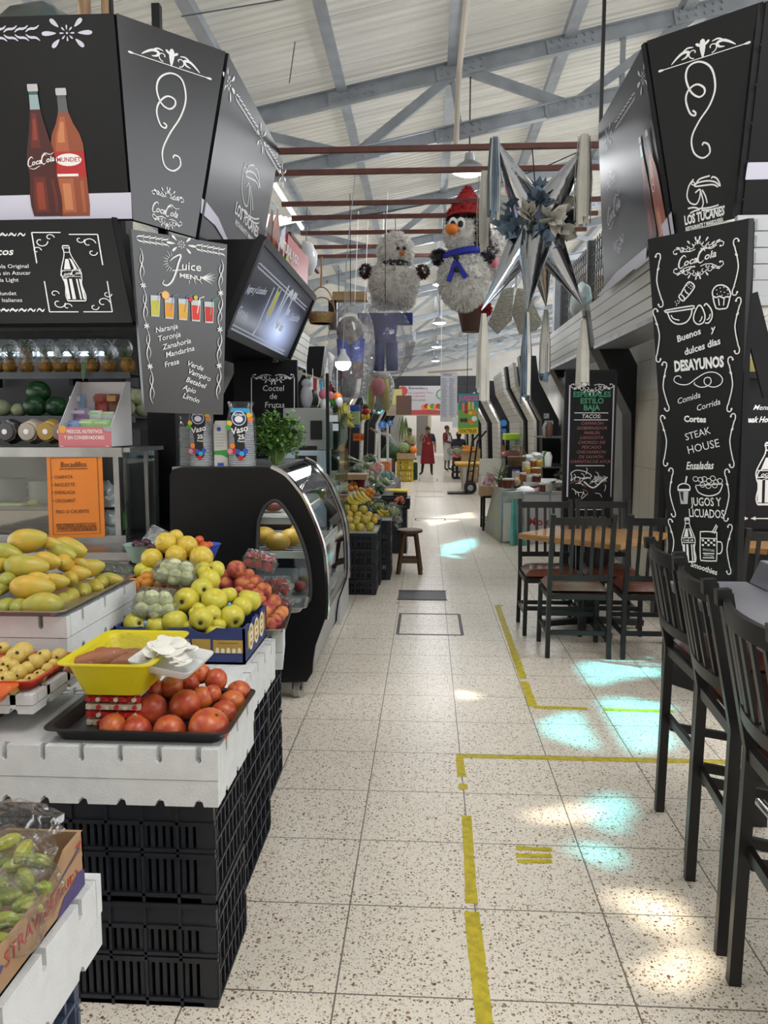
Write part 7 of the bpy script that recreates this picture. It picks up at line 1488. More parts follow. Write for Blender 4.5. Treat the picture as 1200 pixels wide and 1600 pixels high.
for (px,py,w,mt,l) in ((822,768,.12,WHT,'white folded cloth at the near edge of the goods table'),(837,770,.10,pm('mauve',(.30,.12,.18),r=.6,var=.3),'mauve wrapped bundle beside the folded white cloth'),(826,716,.09,film('white_bag',.2,white=.45),'white plastic bag behind the jars'),(838,712,.08,MATS['white_bag'],'second white plastic bag by the black column')):
    p=at(px,py,10.5 if py>750 else 11.3); tag(MB().ball(p,w,n=14,sc=(1.2,1,.6),fn=lambda q:q*(1+.2*mnoise.noise(q*2.5))).build('bundle',mt,smooth=40),l,'bundle')
mb=MB(); a=at(829,762,10.5);b=at(868,752,10.6); mb.tube([a,a.lerp(b,.3),b],[.03,.012,.012],n=7); tag(mb.build('wooden_spoon',BRN),'long brown wooden spoon across the goods table','spoon')
mb=MB(); p=at(754,829,11.6); 
for x in (.86,1.10):
    for y in (11.65,12.1): mb.bx(x-.02,x+.02,y-.02,y+.02,0,.52)
mb.bx(.84,1.12,11.63,12.12,.5,.53); mb.bx(.86,1.10,11.66,12.1,.15,.17); tag(mb.build('side_table',BLK,smooth=0),'small black stand left of the goods table','table')
o=thing('carton','brown carton of packets on the small black stand','carton',(.95,11.8,.53)); MB().bx(.80,1.0,11.65,11.95,.53,.68).build('box',CARD,o,smooth=0); mb=MB(); mb.bx(.84,.98,11.7,11.74,.68,.88); mb.xf(Matrix.Translation((.9,11.7,.7))@Matrix.Rotation(.35,4,'Y')@Matrix.Translation((-.9,-11.7,-.7))); mb.build('packet',pm('packet_print',(.5,.42,.42),r=.5,var=.9,vs=14,col2=(.3,.03,.07)),o,smooth=0)
# hand truck, plastic table and far stock on the right
o=thing('hand_truck','black two-wheeled hand truck standing in the far aisle','hand truck',(1.05,18.1,0)); a=at(727,768,18.2); b=at(738,690,18.4); T_=lambda x,y,Y=18.2:at(x,y,Y)
for dx in (0,.34): 
    mb=MB(); mb.tube([a+V(dx*.4,dx*.6,0),b+V(dx*.4,dx*.6,0),at(752,673,18.3)+V(dx*.4,dx*.6,0)],.022,n=7); mb.build('frame_rail',BLK,o)
mb=MB(); mb.bx(a.x-.42,a.x+.05,18.0,18.5,.02,.035); mb.build('toe_plate',BLK,o,smooth=0)
for k in range(4): c=a.lerp(b,.2+.2*k); mb=MB(); mb.cyl(c,c+V(.14,.2,0),.014,n=6); mb.build('cross_bar',BLK,o)
for dy in (0,.42): c=at(735,755,18.1)+V(.05*dy,dy,0); c.z=.15; mb=MB(); mb.tube([c+V(.11*math.cos(t*PI/9),0,.11*math.sin(t*PI/9)) for t in range(18)],.04,n=8,closed=True,mi=0); mb.cyl(c-V(0,.03,0),c+V(0,.03,0),.07,n=12,mi=1); mb.build('wheel',[pm('tyre',(.015,.015,.015),r=.7),GALV],o)
o=thing('plastic_table','white plastic table with yellow cloth behind the hand truck','table',(1.2,19,0)); PW=pm('plastic_white',(.62,.60,.55),r=.5); zt_=at(735,727,19).z
MB().bx(.85,1.7,18.6,19.6,zt_-.03,zt_).build('tabletop',PW,o,smooth=0,bevel=.01); MB().bx(.68,1.45,18.55,19.65,zt_,zt_+.07).build('cloth',pm('yellow_cloth',(.75,.40,.03),r=.6,var=.2),o,bevel=.03)
for x,y in ((.9,18.65),(1.65,18.65),(.9,19.55),(1.65,19.55)): MB().bx(x-.04,x+.04,y-.04,y+.04,0,zt_-.03).build('leg',PW,o,smooth=0)
o=thing('plastic_chair','white plastic armchair beside the hand truck','chair',(1.45,17.6,0)); mb=MB()
for x,y in ((1.2,17.3),(1.7,17.3),(1.2,17.8),(1.7,17.8)): MB().bar((x,y,0),(x*.97+.04,y,.43),.05,.05).build('leg',PW,o,smooth=0)
MB().bx(1.2,1.7,17.3,17.8,.42,.45).build('seat',PW,o); MB().bx(1.2,1.7,17.78,17.82,.45,.85).build('backrest',PW,o,bevel=.015)
for j,(x0,x1,y,z0,z1,mt,l) in enumerate(((.98,1.5,22,0,.95,pm('wood_crate',(.40,.27,.13),r=.7,var=.2),'wooden crates stacked under the oranges at the far right'),(.78,1.05,23.4,0,.62,CRT,'black crate stack beside the white-aproned person'))): crate(l,x0,x1,y,y+.5,z0,z1,mt=mt,rows=((.06,.3),(.36,.62)),pitch=.12,group=None)
heap('orange','orange in the far heap on the wooden crates','oranges on the far wooden crates','orange',[(724+4.2*i+2*(j%2),704-3*j,2.6,22.0+.1*j) for j in range(3) for i in range(6-j)],None)
bagged(712,706,23.4,.22,'pale green cabbages on the black crate at the far right',PGN); tag(MB().bx(1.6,1.9,16.0,16.6,1.301,1.44).build('basket',pm('lime_plastic',(.50,.75,.05),r=.4),bevel=.02),'lime green plastic basket high on the right row','basket')
tag(MB().bx(1.6,1.88,15.9,16.7,0,1.30).build('glass_cabinet',GLASSG,smooth=0),'glass side cabinet under the lime green basket','cabinet'); p=at(783,708,16); tag(MB().ball((1.75,16.2,1.02),.17,sc=(1.2,1,.4)).build('bundle',PNK),'pink bundle inside the glass side cabinet','bundle')
for (px,py,r) in ((787,661,5),(787.5,673,3.6)): p=at(px,py,19.8); tag(MB().cyl(p,p+V(0,.01,0),r*19.8/1200,n=20).build('round_sticker',pm('sign_blue',(.03,.22,.65),r=.4)),('larger upper' if r>4 else 'smaller lower')+' blue sticker on the far right black column','sticker')
for (px,py,w,h) in ((854,650,8,8),(858,660,13,6)): p=at(px,py,13.1); k=13.1/1200; tag(MB().bx(p.x-w*k/2,p.x+w*k/2,13.11,13.128,p.z-h*k/2,p.z+h*k/2).build('sticker',pm('paper2',(.55,.55,.58),r=.5,var=.5,vs=60),smooth=0),('square' if w<10 else 'wide')+' white sticker on the right black column behind the goods table','sticker')
# storage shelf seen behind the tacos board
o=thing('shelf_unit','open shelf of jars behind the tacos board, right row','shelf',(1.95,12,0)); mb=MB()
for z in (.5,.95,1.4): mb.bx(1.78,2.2,11.7,13.0,z,z+.02)
mb.build('shelf_board',STEEL,o,smooth=0)
for i,(y,z,c) in enumerate(((11.9,.97,WHT),(12.1,.97,GRN),(12.3,.97,WHT),(11.9,1.42,BRN),(12.2,1.42,GRY),(11.85,.52,BLU),(12.2,.52,WHT))): tag(MB().lathe([(.05,0),(.06,.15),(.03,.22),(0,.22)],(1.85,y,z),n=12).build('container',c),('white','green','second white','brown','grey','blue','lowest white')[i]+' container on the open shelf behind the tacos board','container')
# ================================================================ hanging things
def wire(a,b,label,r=.004,mt=None,sag=0,cat='wire',name='hanging_wire'):
    a=Vector(a);b=Vector(b); return tag(MB().tube([a.lerp(b,i/8)-V(0,0,sag*4*(i/8)*(1-i/8)) for i in range(9)],r,n=5).build(name,mt or BLACKP),label,cat)
for i,(py,xe) in enumerate(((254,None),(289,None),(331,None),(354,None),(374,None),(411,None))):
    Y=2.19*1200/(668-py); z=3.75+.02*(i%2); tag(MB().bx(-1.45,1.75,Y-.02,Y+.02,z-.02,z+.02).build('crossbar',REDO,smooth=0),('nearest','second','third','fourth','fifth','farthest')[i]+' dark red steel tube spanning the aisle overhead','bar')
tag(MB().bx(-1.5,-.55,9.6,9.64,3.73,3.77).build('crossbar',REDO,smooth=0),'short dark red steel tube ending over the left row','bar')
a=at(452,365,8.0);b=at(497,425,9.6); tag(MB().bar(a,b,.04,.04).build('crossbar',REDO,smooth=0),'slanting dark red steel tube along the left row top','bar')
# star pinata
SC_=at(838,352,6.0); st=thing('hanging_star_pinata','big silver foil star pinata with tissue flowers and streamers over the aisle','pinata',SC_); c=SC_
tips=[(770,212,5.75),(919,222,5.75),(752,485,5.7),(824,485,5.45),(911,478,5.85),(853,478,6.35),(756,300,6.5),(900,300,6.5)]
TW=pm('tissue_white',(.66,.64,.58),r=.8,var=.1); TB=pm('tissue_blue',(.17,.24,.33),r=.8,var=.45,vs=5); 
MB().ball(c,.20,n=18).build('core',pm('core_blue',(.10,.13,.17),r=.7),st)
for x,y,Y in tips:
    t=at(x,y,Y); d_=(t-c).normalized(); mb=MB(); mb.tube([c+d_*.10,t],[.145,.004],n=18,cap=False); mb.build('cone',FOIL,st,smooth=60)
fl=[(-.08,-.19,.02),(.09,-.19,-.01),(0,-.18,.13),(-.17,-.1,-.06),(.17,-.1,-.07),(.0,-.2,-.1),(-.15,-.08,.13),(.16,-.08,.12),(-.06,-.1,-.2),(.08,-.1,-.19),(.2,.03,.02),(-.2,.03,.04),(0,-.02,.21),(.1,.0,.2),(-.1,0,.2)]
for i,(x,y,z) in enumerate(fl):
    mb=MB(); n=V(x,y,z).normalized(); p=c+n*.2; 
    for k in range(18):
        d_=(n*.7+V(R.uniform(-1,1),R.uniform(-1,1),R.uniform(-1,1))*.8).normalized(); leaf_blade(mb,p,d_,R.uniform(.09,.15),R.uniform(.07,.10),bend=R.uniform(-.4,.5),n=3,up=V(R.uniform(-1,1),R.uniform(-1,1),.3).normalized())
    mb.build('tissue_flower',TW if i in (0,1,4,7) else TB,st,smooth=50)
def tassel(p,L,w,n,mts,name='streamer',spread=.3):
    mb=MB()
    for i in range(n):
        a=6.283*i/n; r=w*(.4+.6*R.random()); q=p+V(math.cos(a)*r*spread,math.sin(a)*r*spread,0); e=p+V(math.cos(a)*r,math.sin(a)*r,-L*R.uniform(.82,1)); ww=w*.30; s=V(-math.sin(a),math.cos(a),0)*ww; m_=q.lerp(e,.5)+V(math.cos(a),math.sin(a),0)*.012
        mb.add([q-s*.6,q+s*.6,m_+s,m_-s,e+s,e-s],[(0,1,2,3),(3,2,4,5)],mi=i%len(mts))
    return mb
def T(x,y,Y): return at(x,y,Y)
for (x,y,y2,Y,w,ms) in ((772,216,352,5.74,.055,[TB,TB,TW]),(913,212,356,5.74,.06,[TW]),(756,490,628,5.68,.06,[TW]),(824,488,632,5.43,.042,[TB,TW,TB]),(853,484,600,6.33,.055,[TB,TW]),(912,500,606,5.85,.06,[TW]),(756,268,400,6.45,.05,[TW])):
    p=T(x,y,Y); L=p.z-T(x,y2,Y).z; tassel(p,L,w,16,ms,spread=.75 if y<300 else .3).build('streamer',ms,st,smooth=0)
b=V(c.x,2.19*1200/(668-254),3.75); wire(c+V(0,0,.15),b,'thin wire holding the star pinata from the nearest steel tube',.005)
# penguin pinata
def fringe(mb,c,r,sc,n,l,mi,zmin=-1,zmax=1,up=0,mask=None,w=.4):
    for i in range(n):
        z=R.uniform(zmin,zmax); a=R.random()*6.283; q=math.sqrt(max(0,1-z*z)); p=V(q*math.cos(a)*sc[0],q*math.sin(a)*sc[1],z*sc[2])*r
        if mask and not mask(p/r): continue
        nn=V(p.x/sc[0]**2,p.y/sc[1]**2,p.z/sc[2]**2).normalized(); d_=(nn+V(R.uniform(-.7,.7),R.uniform(-.7,.7),R.uniform(-1.1,.2))).normalized(); s=d_.cross(V(R.uniform(-1,1),R.uniform(-1,1),R.uniform(-1,1))).normalized()*l*w*.5
        mb.add([c+p*.97-s,c+p*.97+s,c+p*.97+d_*l],[(0,1,2)],mi)
FW_=pm('fringe_white',(.84,.83,.80),r=.8); FB_=pm('fringe_black',(.015,.015,.018),r=.7); FR_=pm('fringe_red',(.42,.025,.03),r=.8); FBL=pm('scarf_blue',(.02,.03,.42),r=.7)
Y=7.9; hc=at(728,365,Y); bc=at(724,435,Y); r_=Y/1200
pg=thing('hanging_penguin_pinata','white and black penguin pinata with red cap and blue scarf hanging over the aisle','pinata',bc)
mb=MB(); S1=(1,.8,1.05); mb.ball(bc,36*r_,n=20,sc=(1,.8,1.28)); fringe(mb,bc,36*r_,(1,.8,1.28),2600,.055,0); mb.build('body',FW_,pg,smooth=0)
mb=MB(); H=31*r_; mb.ball(hc,H,n=20,sc=S1,mi=0); fr_=lambda q:(q.x<.35 and q.y<.3 and q.z<.55)
fringe(mb,hc,H,S1,1800,.05,0,mask=lambda q:fr_(q)); fringe(mb,hc,H*1.02,S1,3600,.055,1,mask=lambda q:not fr_(q)); mb.build('head',[FW_,FB_],pg,smooth=0)
cb=hc+V(.0,0,H*.85); ct_=at(731,293,Y+.05); mb=MB(); mb.tube([cb-V(0,0,.04),cb.lerp(ct_,.5),ct_],[H*.95,H*.55,.02],n=18); 
for i in range(1200): t=R.random(); p=cb.lerp(ct_,t); a=R.random()*6.28; rr=H*.86*(1-t); q=p+V(math.cos(a)*rr,math.sin(a)*rr,0); d_=V(math.cos(a),math.sin(a),.5+R.uniform(-.5,.5)).normalized(); s=d_.orthogonal().normalized()*.01; mb.add([q-s,q+s,q+d_*.045],[(0,1,2)])
mb.build('cap',FR_,pg,smooth=0)
for x in (708,720): p=at(x,349,Y-.8*H-.02)+V(0,.015,0); mb=MB(); mb.ball(p,8*r_,n=12,sc=(.85,.5,1.2),mi=0); mb.ball(p+V(-.002,-.028,-.008),4.5*r_,n=10,sc=(.9,.5,1.1),mi=1); mb.build('eye',[WHT,BLACKP],pg)
p=at(706,358,Y-.8*H-.01); mb=MB(); mb.ball(p,10*r_,n=12,sc=(1,1.2,.75)); mb.build('beak',ORG,pg)
mb=MB(); mb.tube([bc+V(math.cos(a)*.19,math.sin(a)*.16,.235+.03*math.cos(a)) for a in [i*PI/10 for i in range(20)]],.035,n=6,closed=True); s0=at(712,408,Y-.22)
for q,l in (((701,440),1),((728,434),1)): mb.bar(s0,at(*q,Y-.24),.05,.012,up=(0,1,0))
mb.build('scarf',FBL,pg)
for i,(x,y) in enumerate(((713,402),(714,421))): p=at(x,y,Y-.26); MB().ball(p,.032,n=10,sc=(1,.5,1)).build('button',FB_,pg)
for x0,y0,x1,y1,w in ((690,404,684,402,.05),(752,412,764,392,.06)):
    mb=MB(); a=at(x0,y0,Y);b=at(x1,y1,Y-.05); mb.tube([a+(a-b)*.6,a,b],[w*.8,w,w*.7],n=10)
    for i in range(400): t=R.random(); a_=R.random()*6.28; q=a.lerp(b,t*1.2)+V(math.cos(a_)*w,0,math.sin(a_)*w); d_=V(math.cos(a_)+R.uniform(-.3,.3),R.uniform(-1,.3),math.sin(a_)).normalized(); s=d_.orthogonal().normalized()*.009; mb.add([q-s,q+s,q+d_*.045],[(0,1,2)])
    mb.build('flipper',FB_,pg,smooth=0)
wire(ct_,V(ct_.x,Y,3.75),'thin wire holding the penguin pinata'); 
# brown pot pinata behind the penguin, white fringed one behind
Y=8.6; o=thing('hanging_pot_pinata','brown bucket-shaped pinata with red fringe hanging below the penguin','pinata',at(737,518,Y)); mb=MB(); a=at(736,519,Y);b=at(737,486,Y); mb.cyl(a,b,.10,.155,n=20); mb.build('pot',BRN,o); mb=MB(); mb.ball(b+V(.05,0,.02),.15,n=14,sc=(1,.8,.5),mi=0); fringe(mb,b+V(.05,0,.02),.15,(1,.8,.5),800,.05,0); mb.build('fringe_top',FR_,o,smooth=0); wire(b,V(b.x,8.37,3.75),'thin wire holding the brown bucket-shaped pinata')
Y=9.0; c=at(768,395,Y); o=thing('hanging_white_pinata','white fringed pinata half hidden behind the penguin and the silver star','pinata',c); mb=MB(); mb.ball(c,.19,n=16,sc=(.8,.8,1.5)); fringe(mb,c,.19,(.8,.8,1.5),1600,.05,0); mb.build('body',FW_,o,smooth=0); mb=MB(); p=at(771,410,Y-.19); mb.ball(p,.06,n=10); mb.build('pink_patch',PNK,o); wire(c,V(c.x,8.94,3.75),'thin wire holding the white pinata behind the penguin')
# snowman pinata
Y=8.4; r_=Y/1200; hc=at(618,392,Y); bc=at(616,442,Y); sn=thing('hanging_snowman_pinata','white fringed snowman pinata with brown mitten hands hanging over the aisle','pinata',bc)
mb=MB(); mb.ball(bc,36*r_,n=18,sc=(1,.8,1.0)); fringe(mb,bc,36*r_,(1,.8,1),2600,.055,0); mb.build('body',FW_,sn,smooth=0); mb=MB(); mb.ball(hc,25*r_,n=18); fringe(mb,hc,25*r_,(1,1,1),1800,.05,0); mb.build('head',FW_,sn,smooth=0)
mb=MB(); lc=at(616,470,Y)
for x in (600,630): q=at(x,470,Y); mb.ball(q,14*r_,n=12,sc=(1.1,1,.8)); fringe(mb,q,14*r_,(1.1,1,.8),500,.05,0)
mb.build('foot',FW_,sn,smooth=0)
for x in (622,632): p=at(x,388,Y-25*r_); MB().ball(p,.02,n=8).build('eye',BLACKP,sn)
p=at(628,396,Y-25*r_); MB().tube([p,p+V(.03,-.10,-.01)],[.025,.004],n=8).build('nose',ORG,sn); mb=MB(); mb.tube([hc+V(math.cos(a)*.135,math.sin(a)*.135,-.155) for a in [i*PI/10 for i in range(20)]],.042,n=6,closed=True); mb.build('scarf',FB_,sn)
for x0,y0,x1,y1 in ((646,430,660,424),(586,430,572,424)):
    mb=MB(); a=at(x0,y0,Y);b=at(x1,y1,Y); mb.tube([a,b],[.04,.06],n=8); fringe(mb,b,.06,(1,1,1),300,.04,0); mb.build('mitten',pm('fringe_brown',(.06,.02,.018),r=.8),sn,smooth=0)
wire(hc,V(hc.x,8.37,3.75),'thin wire holding the snowman pinata'); 
# bagged pinatas
BIGBAG=film('pinata_bag',.06,tint=(.97,.97,.98),rough=.12,bump=1,bs=5,white=.10)
def bagp(label,cx,cy,w,h,Y,inner):
    c=at(cx,cy,Y); k=Y/1200; o=thing('hanging_bagged_pinata',label,'pinata',c); mb=MB(); mb.ball(c,1,n=24,m=18,sc=(w*k/2,w*k/2*.7,h*k/2),fn=lambda q:q*(1+.16*mnoise.noise(q*2+V(cx,0,0))+.06*mnoise.noise(q*6))); mb.build('plastic_bag',BIGBAG,o,smooth=40)
    inner(o,c,k); wire(c+V(0,0,h*k/2*.9),V(c.x,c.y,3.75 if c.z<3.7 else 4.2),'thin string holding the '+label.split(' hanging')[0]); return o
PB=pm('pinata_blue',(.03,.05,.26),r=.7,var=.2); PBR=pm('pinata_bright_blue',(.02,.06,.5),r=.7)
def in1(o,c,k):
    mb=MB(); mb.tube([c+V(0,0,38*k),c+V(0,0,5*k),c+V(0,0,-5*k)],[20*k,17*k,17*k],n=14); mb.bar(c+V(-42*k,0,32*k),c+V(42*k,0,32*k),15*k,17*k)
    for s in (-1,1): mb.tube([c+V(s*9*k,0,-2*k),c+V(s*11*k,0,-46*k)],[10*k,9*k],n=10)
    mb.build('paper_figure',PB,o)
bagp('plain blue paper figure wrapped in clear plastic hanging under the snowman',602,532,92,118,8.1,in1)
def in2(o,c,k):
    mb=MB()
    for s in (-1,1): mb.tube([c+V(s*11*k,0,18*k),c+V(s*10*k,0,-16*k)],[11*k,10*k],n=10,mi=0); mb.tube([c+V(s*10*k,0,-16*k),c+V(s*10*k,0,-42*k)],[10*k,9*k],n=10,mi=1)
    mb.ball(c+V(0,0,30*k),22*k,n=14,mi=2); mb.build('paper_figure',[PBR,BRN,pm('newsprint_wrap',(.40,.37,.34),r=.8,var=.5,vs=16)],o)
bagp('newspaper-topped figure with blue trousers in clear plastic hanging left of the blue one',548,548,74,152,7.5,in2)
def in3(o,c,k):
    mb=MB()
    for s in (-1,1): mb.tube([c+V(s*9*k,0,22*k),c+V(s*13*k,0,-30*k)],[7*k,6*k],n=10,mi=0)
    mb.ball(c+V(0,-.02,6*k),12*k,n=12,sc=(1,.8,1.3),mi=1); mb.build('paper_figure',[pm('pinata_yellow',(.62,.50,.10),r=.8,var=.2,vs=20),pm('pinata_pink',(.66,.16,.18),r=.8)],o)
bagp('yellow and pink paper figure in clear plastic hanging lowest over the left stalls',591,610,50,74,9.6,in3)
# folded newspaper wrap hanging behind the star, stock on the right row top
NP=pm('newsprint_sheet',(.50,.50,.42),r=.8,var=.5,vs=26,col2=(.28,.29,.25),stretch=(1,1,3))
Y=9.2; o=thing('hanging_newspaper','pair of folded newspaper flaps hanging behind the silver star','newspaper',at(806,490,Y))
for q in ([(785,452),(803,448),(800,500),(778,522),(762,506)],[(808,450),(824,452),(848,505),(838,516),(812,522),(800,488)]):
    P=[at(x,y,Y) for x,y in q]; m=sum(P,V(0,0,0))/len(P)-V(0,.06,0); mb=MB(); mb.add(P+[m]+[p+V(0,.05,0) for p in P],[(i,(i+1)%len(P),len(P)) for i in range(len(P))]+[(i,(i+1)%len(P),len(P)+1+(i+1)%len(P),len(P)+1+i) for i in range(len(P))]); mb.build('flap',NP,o,smooth=50)
wire(at(806,450,Y),V(at(806,450,Y).x,Y+.0,3.75),'string holding the folded newspaper flaps')
struct(MB().bx(1.62,1.76,10.2,10.36,2.7,3.75).build('pillar',GREYM,smooth=0))
for i in range(5): tag(MB().bx(1.85,2.3,9.5,9.55,2.95+.085*i,3.02+.085*i).build('plank',pm('plank_wood',(.45,.30,.15),r=.7,var=.2),smooth=0),('lowest','second','third','fourth','top')[i]+' bare plank of the stack behind the mesh cage on the right row','plank','planks behind the mesh cage')
p=at(890,497,7.9); tag(MB().ball(V(1.57,8.2,2.85),.2,n=16,sc=(.5,1.4,.9),fn=lambda q:q*(1+.15*mnoise.noise(q*2))).build('sack',pm('pale_sack',(.52,.55,.52),r=.6,var=.4,vs=5,col2=(.25,.42,.45))),'pale printed sack lying on top of the right shutter box','sack')
# hanging baskets, bulb, toys, bananas
c=at(502,505,7.5); c.z-=.0; basket('pale wicker basket with tall hoops hanging by the lit juice box',c,.13,.09,[(0,.26),(.05,.17)],WICL); wire(c+V(0,0,.33),c+V(.01,0,.62),'cord holding the pale wicker basket',.01,WICL)
c=at(536,566,7.0); o=thing('pendant_bulb','bare white LED bulb glowing by the hanging plastic bags','lamp',c); k=7/1200
mb=MB(); mb.lathe([(0,-13*k),(8*k,-11*k),(12*k,-5*k),(12.5*k,0)],c,n=18); mb.build('glowing_dome',emi('bulb_glow',(.85,.92,1),14),o); mb=MB(); mb.lathe([(12.5*k,0),(10*k,6*k),(5*k,13*k),(4*k,20*k),(0,20*k)],c,n=18); mb.build('socket',pm('bulb_white',(.7,.7,.7),r=.4),o); mb=MB(); mb.tube([c+V(0,0,20*k),c+V(.03,.05,.9),c+V(.1,.2,1.7)],.004,n=5); mb.build('cord',GRY,o)
a=at(445,575,7.2);b=at(524,600,7.6); wire(a,b,'pale rail holding bunting and toys over the glass cabinet',.012,pm('pale_wood',(.45,.35,.27)),cat='rail',name='hanging_rail')
FLC=[GRN,WHT,RED,WHT,CYN,GRN,WHT,RED]
for i in range(8):
    p=a.lerp(b,.45+.065*i); mb=MB(); mb.bx(p.x-.012,p.x+.012,p.y-.002,p.y+.002,p.z-.16,p.z); tag(mb.build('hanging_ribbon',FLC[i],smooth=0),('first green','first white','first red','second white','blue','second green','third white','second red')[i]+' ribbon hanging from the pale rail','ribbon','ribbons on the pale rail')
def toy(label,px,py,Y,h,parts):
    c=at(px,py,Y); k=Y/1200; o=thing('hanging_toy',label,'toy',c)
    for nm,mt,balls in parts:
        mb=MB()
        for x,y,z,r,sx,sz in balls: mb.ball(c+V(x*k,z*k,y*k),r*k,n=12,sc=(sx,1,sz))
        mb.build(nm,mt,o)
    wire(c+V(0,0,h*k),c+V(0,0,h*k+.22),'string holding the '+label.split(' hanging')[0],.003,WHT)
toy('small pink and white stuffed animal hanging above the glass cabinet',508,628,6.8,20,[('head',PNK,[(-1,12,0,9,1,1),(8,10,2,6,1,1)]),('body',WHT,[(0,-4,0,9,.9,1.2)]),('feet',PNK,[(-5,-18,0,5,1,1),(4,-18,0,5,1,1)])])
toy('small orange and white stuffed animal hanging beside the pink one',527,627,7.2,12,[('head',ORG,[(0,6,0,8,1,1)]),('muzzle',WHT,[(3,-1,-3,7,.9,1.2)]),('body',GRN,[(-6,0,4,7,1,1.2)])])
toy('grey cone-shaped figure hanging above the parsley',479,622,6.6,32,[('head',GRY,[(0,22,0,8,1,1)]),('body',GRY,[(0,2,0,12,.8,1.6),(-1,-20,0,6,.7,2)])])
toy('small doll with red jacket and yellow trousers hanging by the hanging bananas',571,645,9,12,[('head',BRN,[(0,9,0,5,1,1)]),('jacket',RED,[(0,2,0,6,1.1,1)]),('trousers',YEL,[(-2,-6,0,4,1,1.3),(3,-6,0,4,1,1.3)])])
toy('dark figure with white face hanging behind the grey cone figure',489,625,6.9,10,[('hood',BLACKP,[(0,0,0,10,.9,1.6),(-4,-16,0,12,1,1.4)]),('face',WHT,[(-2,2,-9,4,.8,1.4)])])
cb=at(533,630,7.3)
for i,(x0,y0,x1,y1,s) in enumerate(((536,632,547,660,6),(540,630,551,655,6),(532,634,540,660,5),(537,640,550,668,4),(534,645,541,672,2),(541,650,553,667,2),(530,640,536,662,4),(545,634,549,650,5))):
    banana(at(x0,y0,7.3),at(x1,y1,7.25),(-s*.012*.5,-.03,-.01),.021,'greenish yellow banana of the hanging bunch beside the blue bag','bananas hanging over the left stalls',BANG)
wire(cb,cb+V(0,0,.35),'string holding the hanging bananas',.005)
p=at(555,652,8.2); o=thing('hanging_bag','blue-capped translucent green packet hanging beside the bananas','bag',p); k=8.2/1200; MB().bx(p.x-7*k,p.x+7*k,8.2,8.26,p.z-12*k,p.z+10*k).build('packet',pm('packet_green',(.40,.52,.22),r=.3),o,bevel=.01); MB().bx(p.x-8*k,p.x+7*k,8.19,8.27,p.z+10*k,p.z+19*k).build('cap',BLU,o,bevel=.01); MB().bx(p.x-9*k,p.x+6*k,8.19,8.27,p.z-17*k,p.z-12*k).build('base',BLU,o,bevel=.01)
p=at(560,683,9.0); k=9/1200; o,d=board('price_card','bright orange price card below the blue-capped packet','sign',*[V(p.x+sx*8.5*k,9,p.z+sz*5.5*k) for sx,sz in ((-1,1),(1,1),(1,-1),(-1,-1))],.006,pm('card_orange',(.9,.20,.03),r=.5)); d.text('$20 kg',d.W/2,d.H/2,60,INK); d.build(o)
p=at(478,405,8.6); tag(MB().ball(p,.17,n=16,sc=(.75,.7,1.1),fn=lambda q:q*(1+.12*mnoise.noise(q*2))).build('white_sack',film('sack_white',.2,white=.75)),'white plastic-wrapped sack on the left row top','sack'); wire(p,p+V(0,.1,.6),'string above the white plastic-wrapped sack'); MB
tag(MB().bx(-1.9,-1.5,8.0,9.2,2.72,at(478,425,8.6).z-.0).build('storage_box',BLKP,smooth=0),'black storage box under the white plastic-wrapped sack','box')
p=at(545,462,9.5); tag(MB().bx(p.x-.2,p.x+.22,9.5,9.7,p.z-.05,p.z+.05).build('plank',pm('plank_wood',(.45,.30,.15),r=.7,var=.2)),'short tan plank on the left row top','plank'); tag(MB().bx(p.x-.25,p.x-.15,9.5,9.6,2.75,p.z-.05).build('post',BLK),'dark post carrying the short tan plank','post')
# lamps along the hall
for i,(x,Y,z) in enumerate(((.45,9.0,4.40),(.27,15.6,4.36),(.30,21.2,4.36),(.30,27.4,4.36),(.32,33.5,4.4),(-1.6,24,3.7),(-2.0,17.5,3.8))):
    c=V(x,Y,z); o=thing('pendant_lamp',('nearest bell-shaped lamp above the penguin pinata','second bell lamp down the hall','third bell lamp down the hall','fourth bell lamp down the hall','farthest bell lamp down the hall','low bell lamp over the far left stalls','low bell lamp over the middle left stalls')[i]+', lit white','lamp',c)
    MB().lathe([(.19,0),(.185,.03),(.11,.09),(.06,.12),(.05,.2),(0,.2)],c,n=24).build('shade',GALV,o); MB().lathe([(0,-.035),(.12,-.025),(.17,0),(0,.005)],c,n=22).build('diffuser',emi('lamp_glow',(.95,.97,1),9),o); MB().cyl(c+V(0,0,.2),V(x,Y,roofz(x)-.1),.008,n=6).build('cord',BLACKP,o)
    l=bpy.data.lights.new('lamp_light','POINT'); l.energy=70 if i<5 else 35; l.shadow_soft_size=.16; l.color=(.95,.97,1); lo=bpy.data.objects.new('lamp_light',l); lo.location=c-V(0,0,.22); COL.objects.link(lo)
tag(MB().cyl((-2.15,10.6,4.93),(-2.15,13.4,4.93),.04,n=10).build('tube_lamp',emi('tube',(.9,.95,1),1.2)),'long fluorescent tube under the roof at the left','lamp')
tag(MB().tube([(.34,2,5.5),(.33,7.2,5.42),(.31,8.6,5.3),(.29,8.85,4.6)],.03,n=8).build('conduit',pm('pale_pipe',(.45,.40,.33),r=.5)),'pale pipe running along the roof beam above the aisle','pipe')
wire(at(452,130,8.0),at(470,0,8.0),'thin wire dangling from the roof at the left',.005); wire((-2.3,4.5,4.6),(-.4,7.1,5.35),'black cable rising from the left stall to the roof',.012); wire((-1.6,5.2,4.2),(-.3,7.1,5.4),'thinner cable rising from the left stall to the roof',.005)
wire(at(455,345,9),at(1000,190,9.2),'black cable slung under the nearest truss',.007,sag=.25)
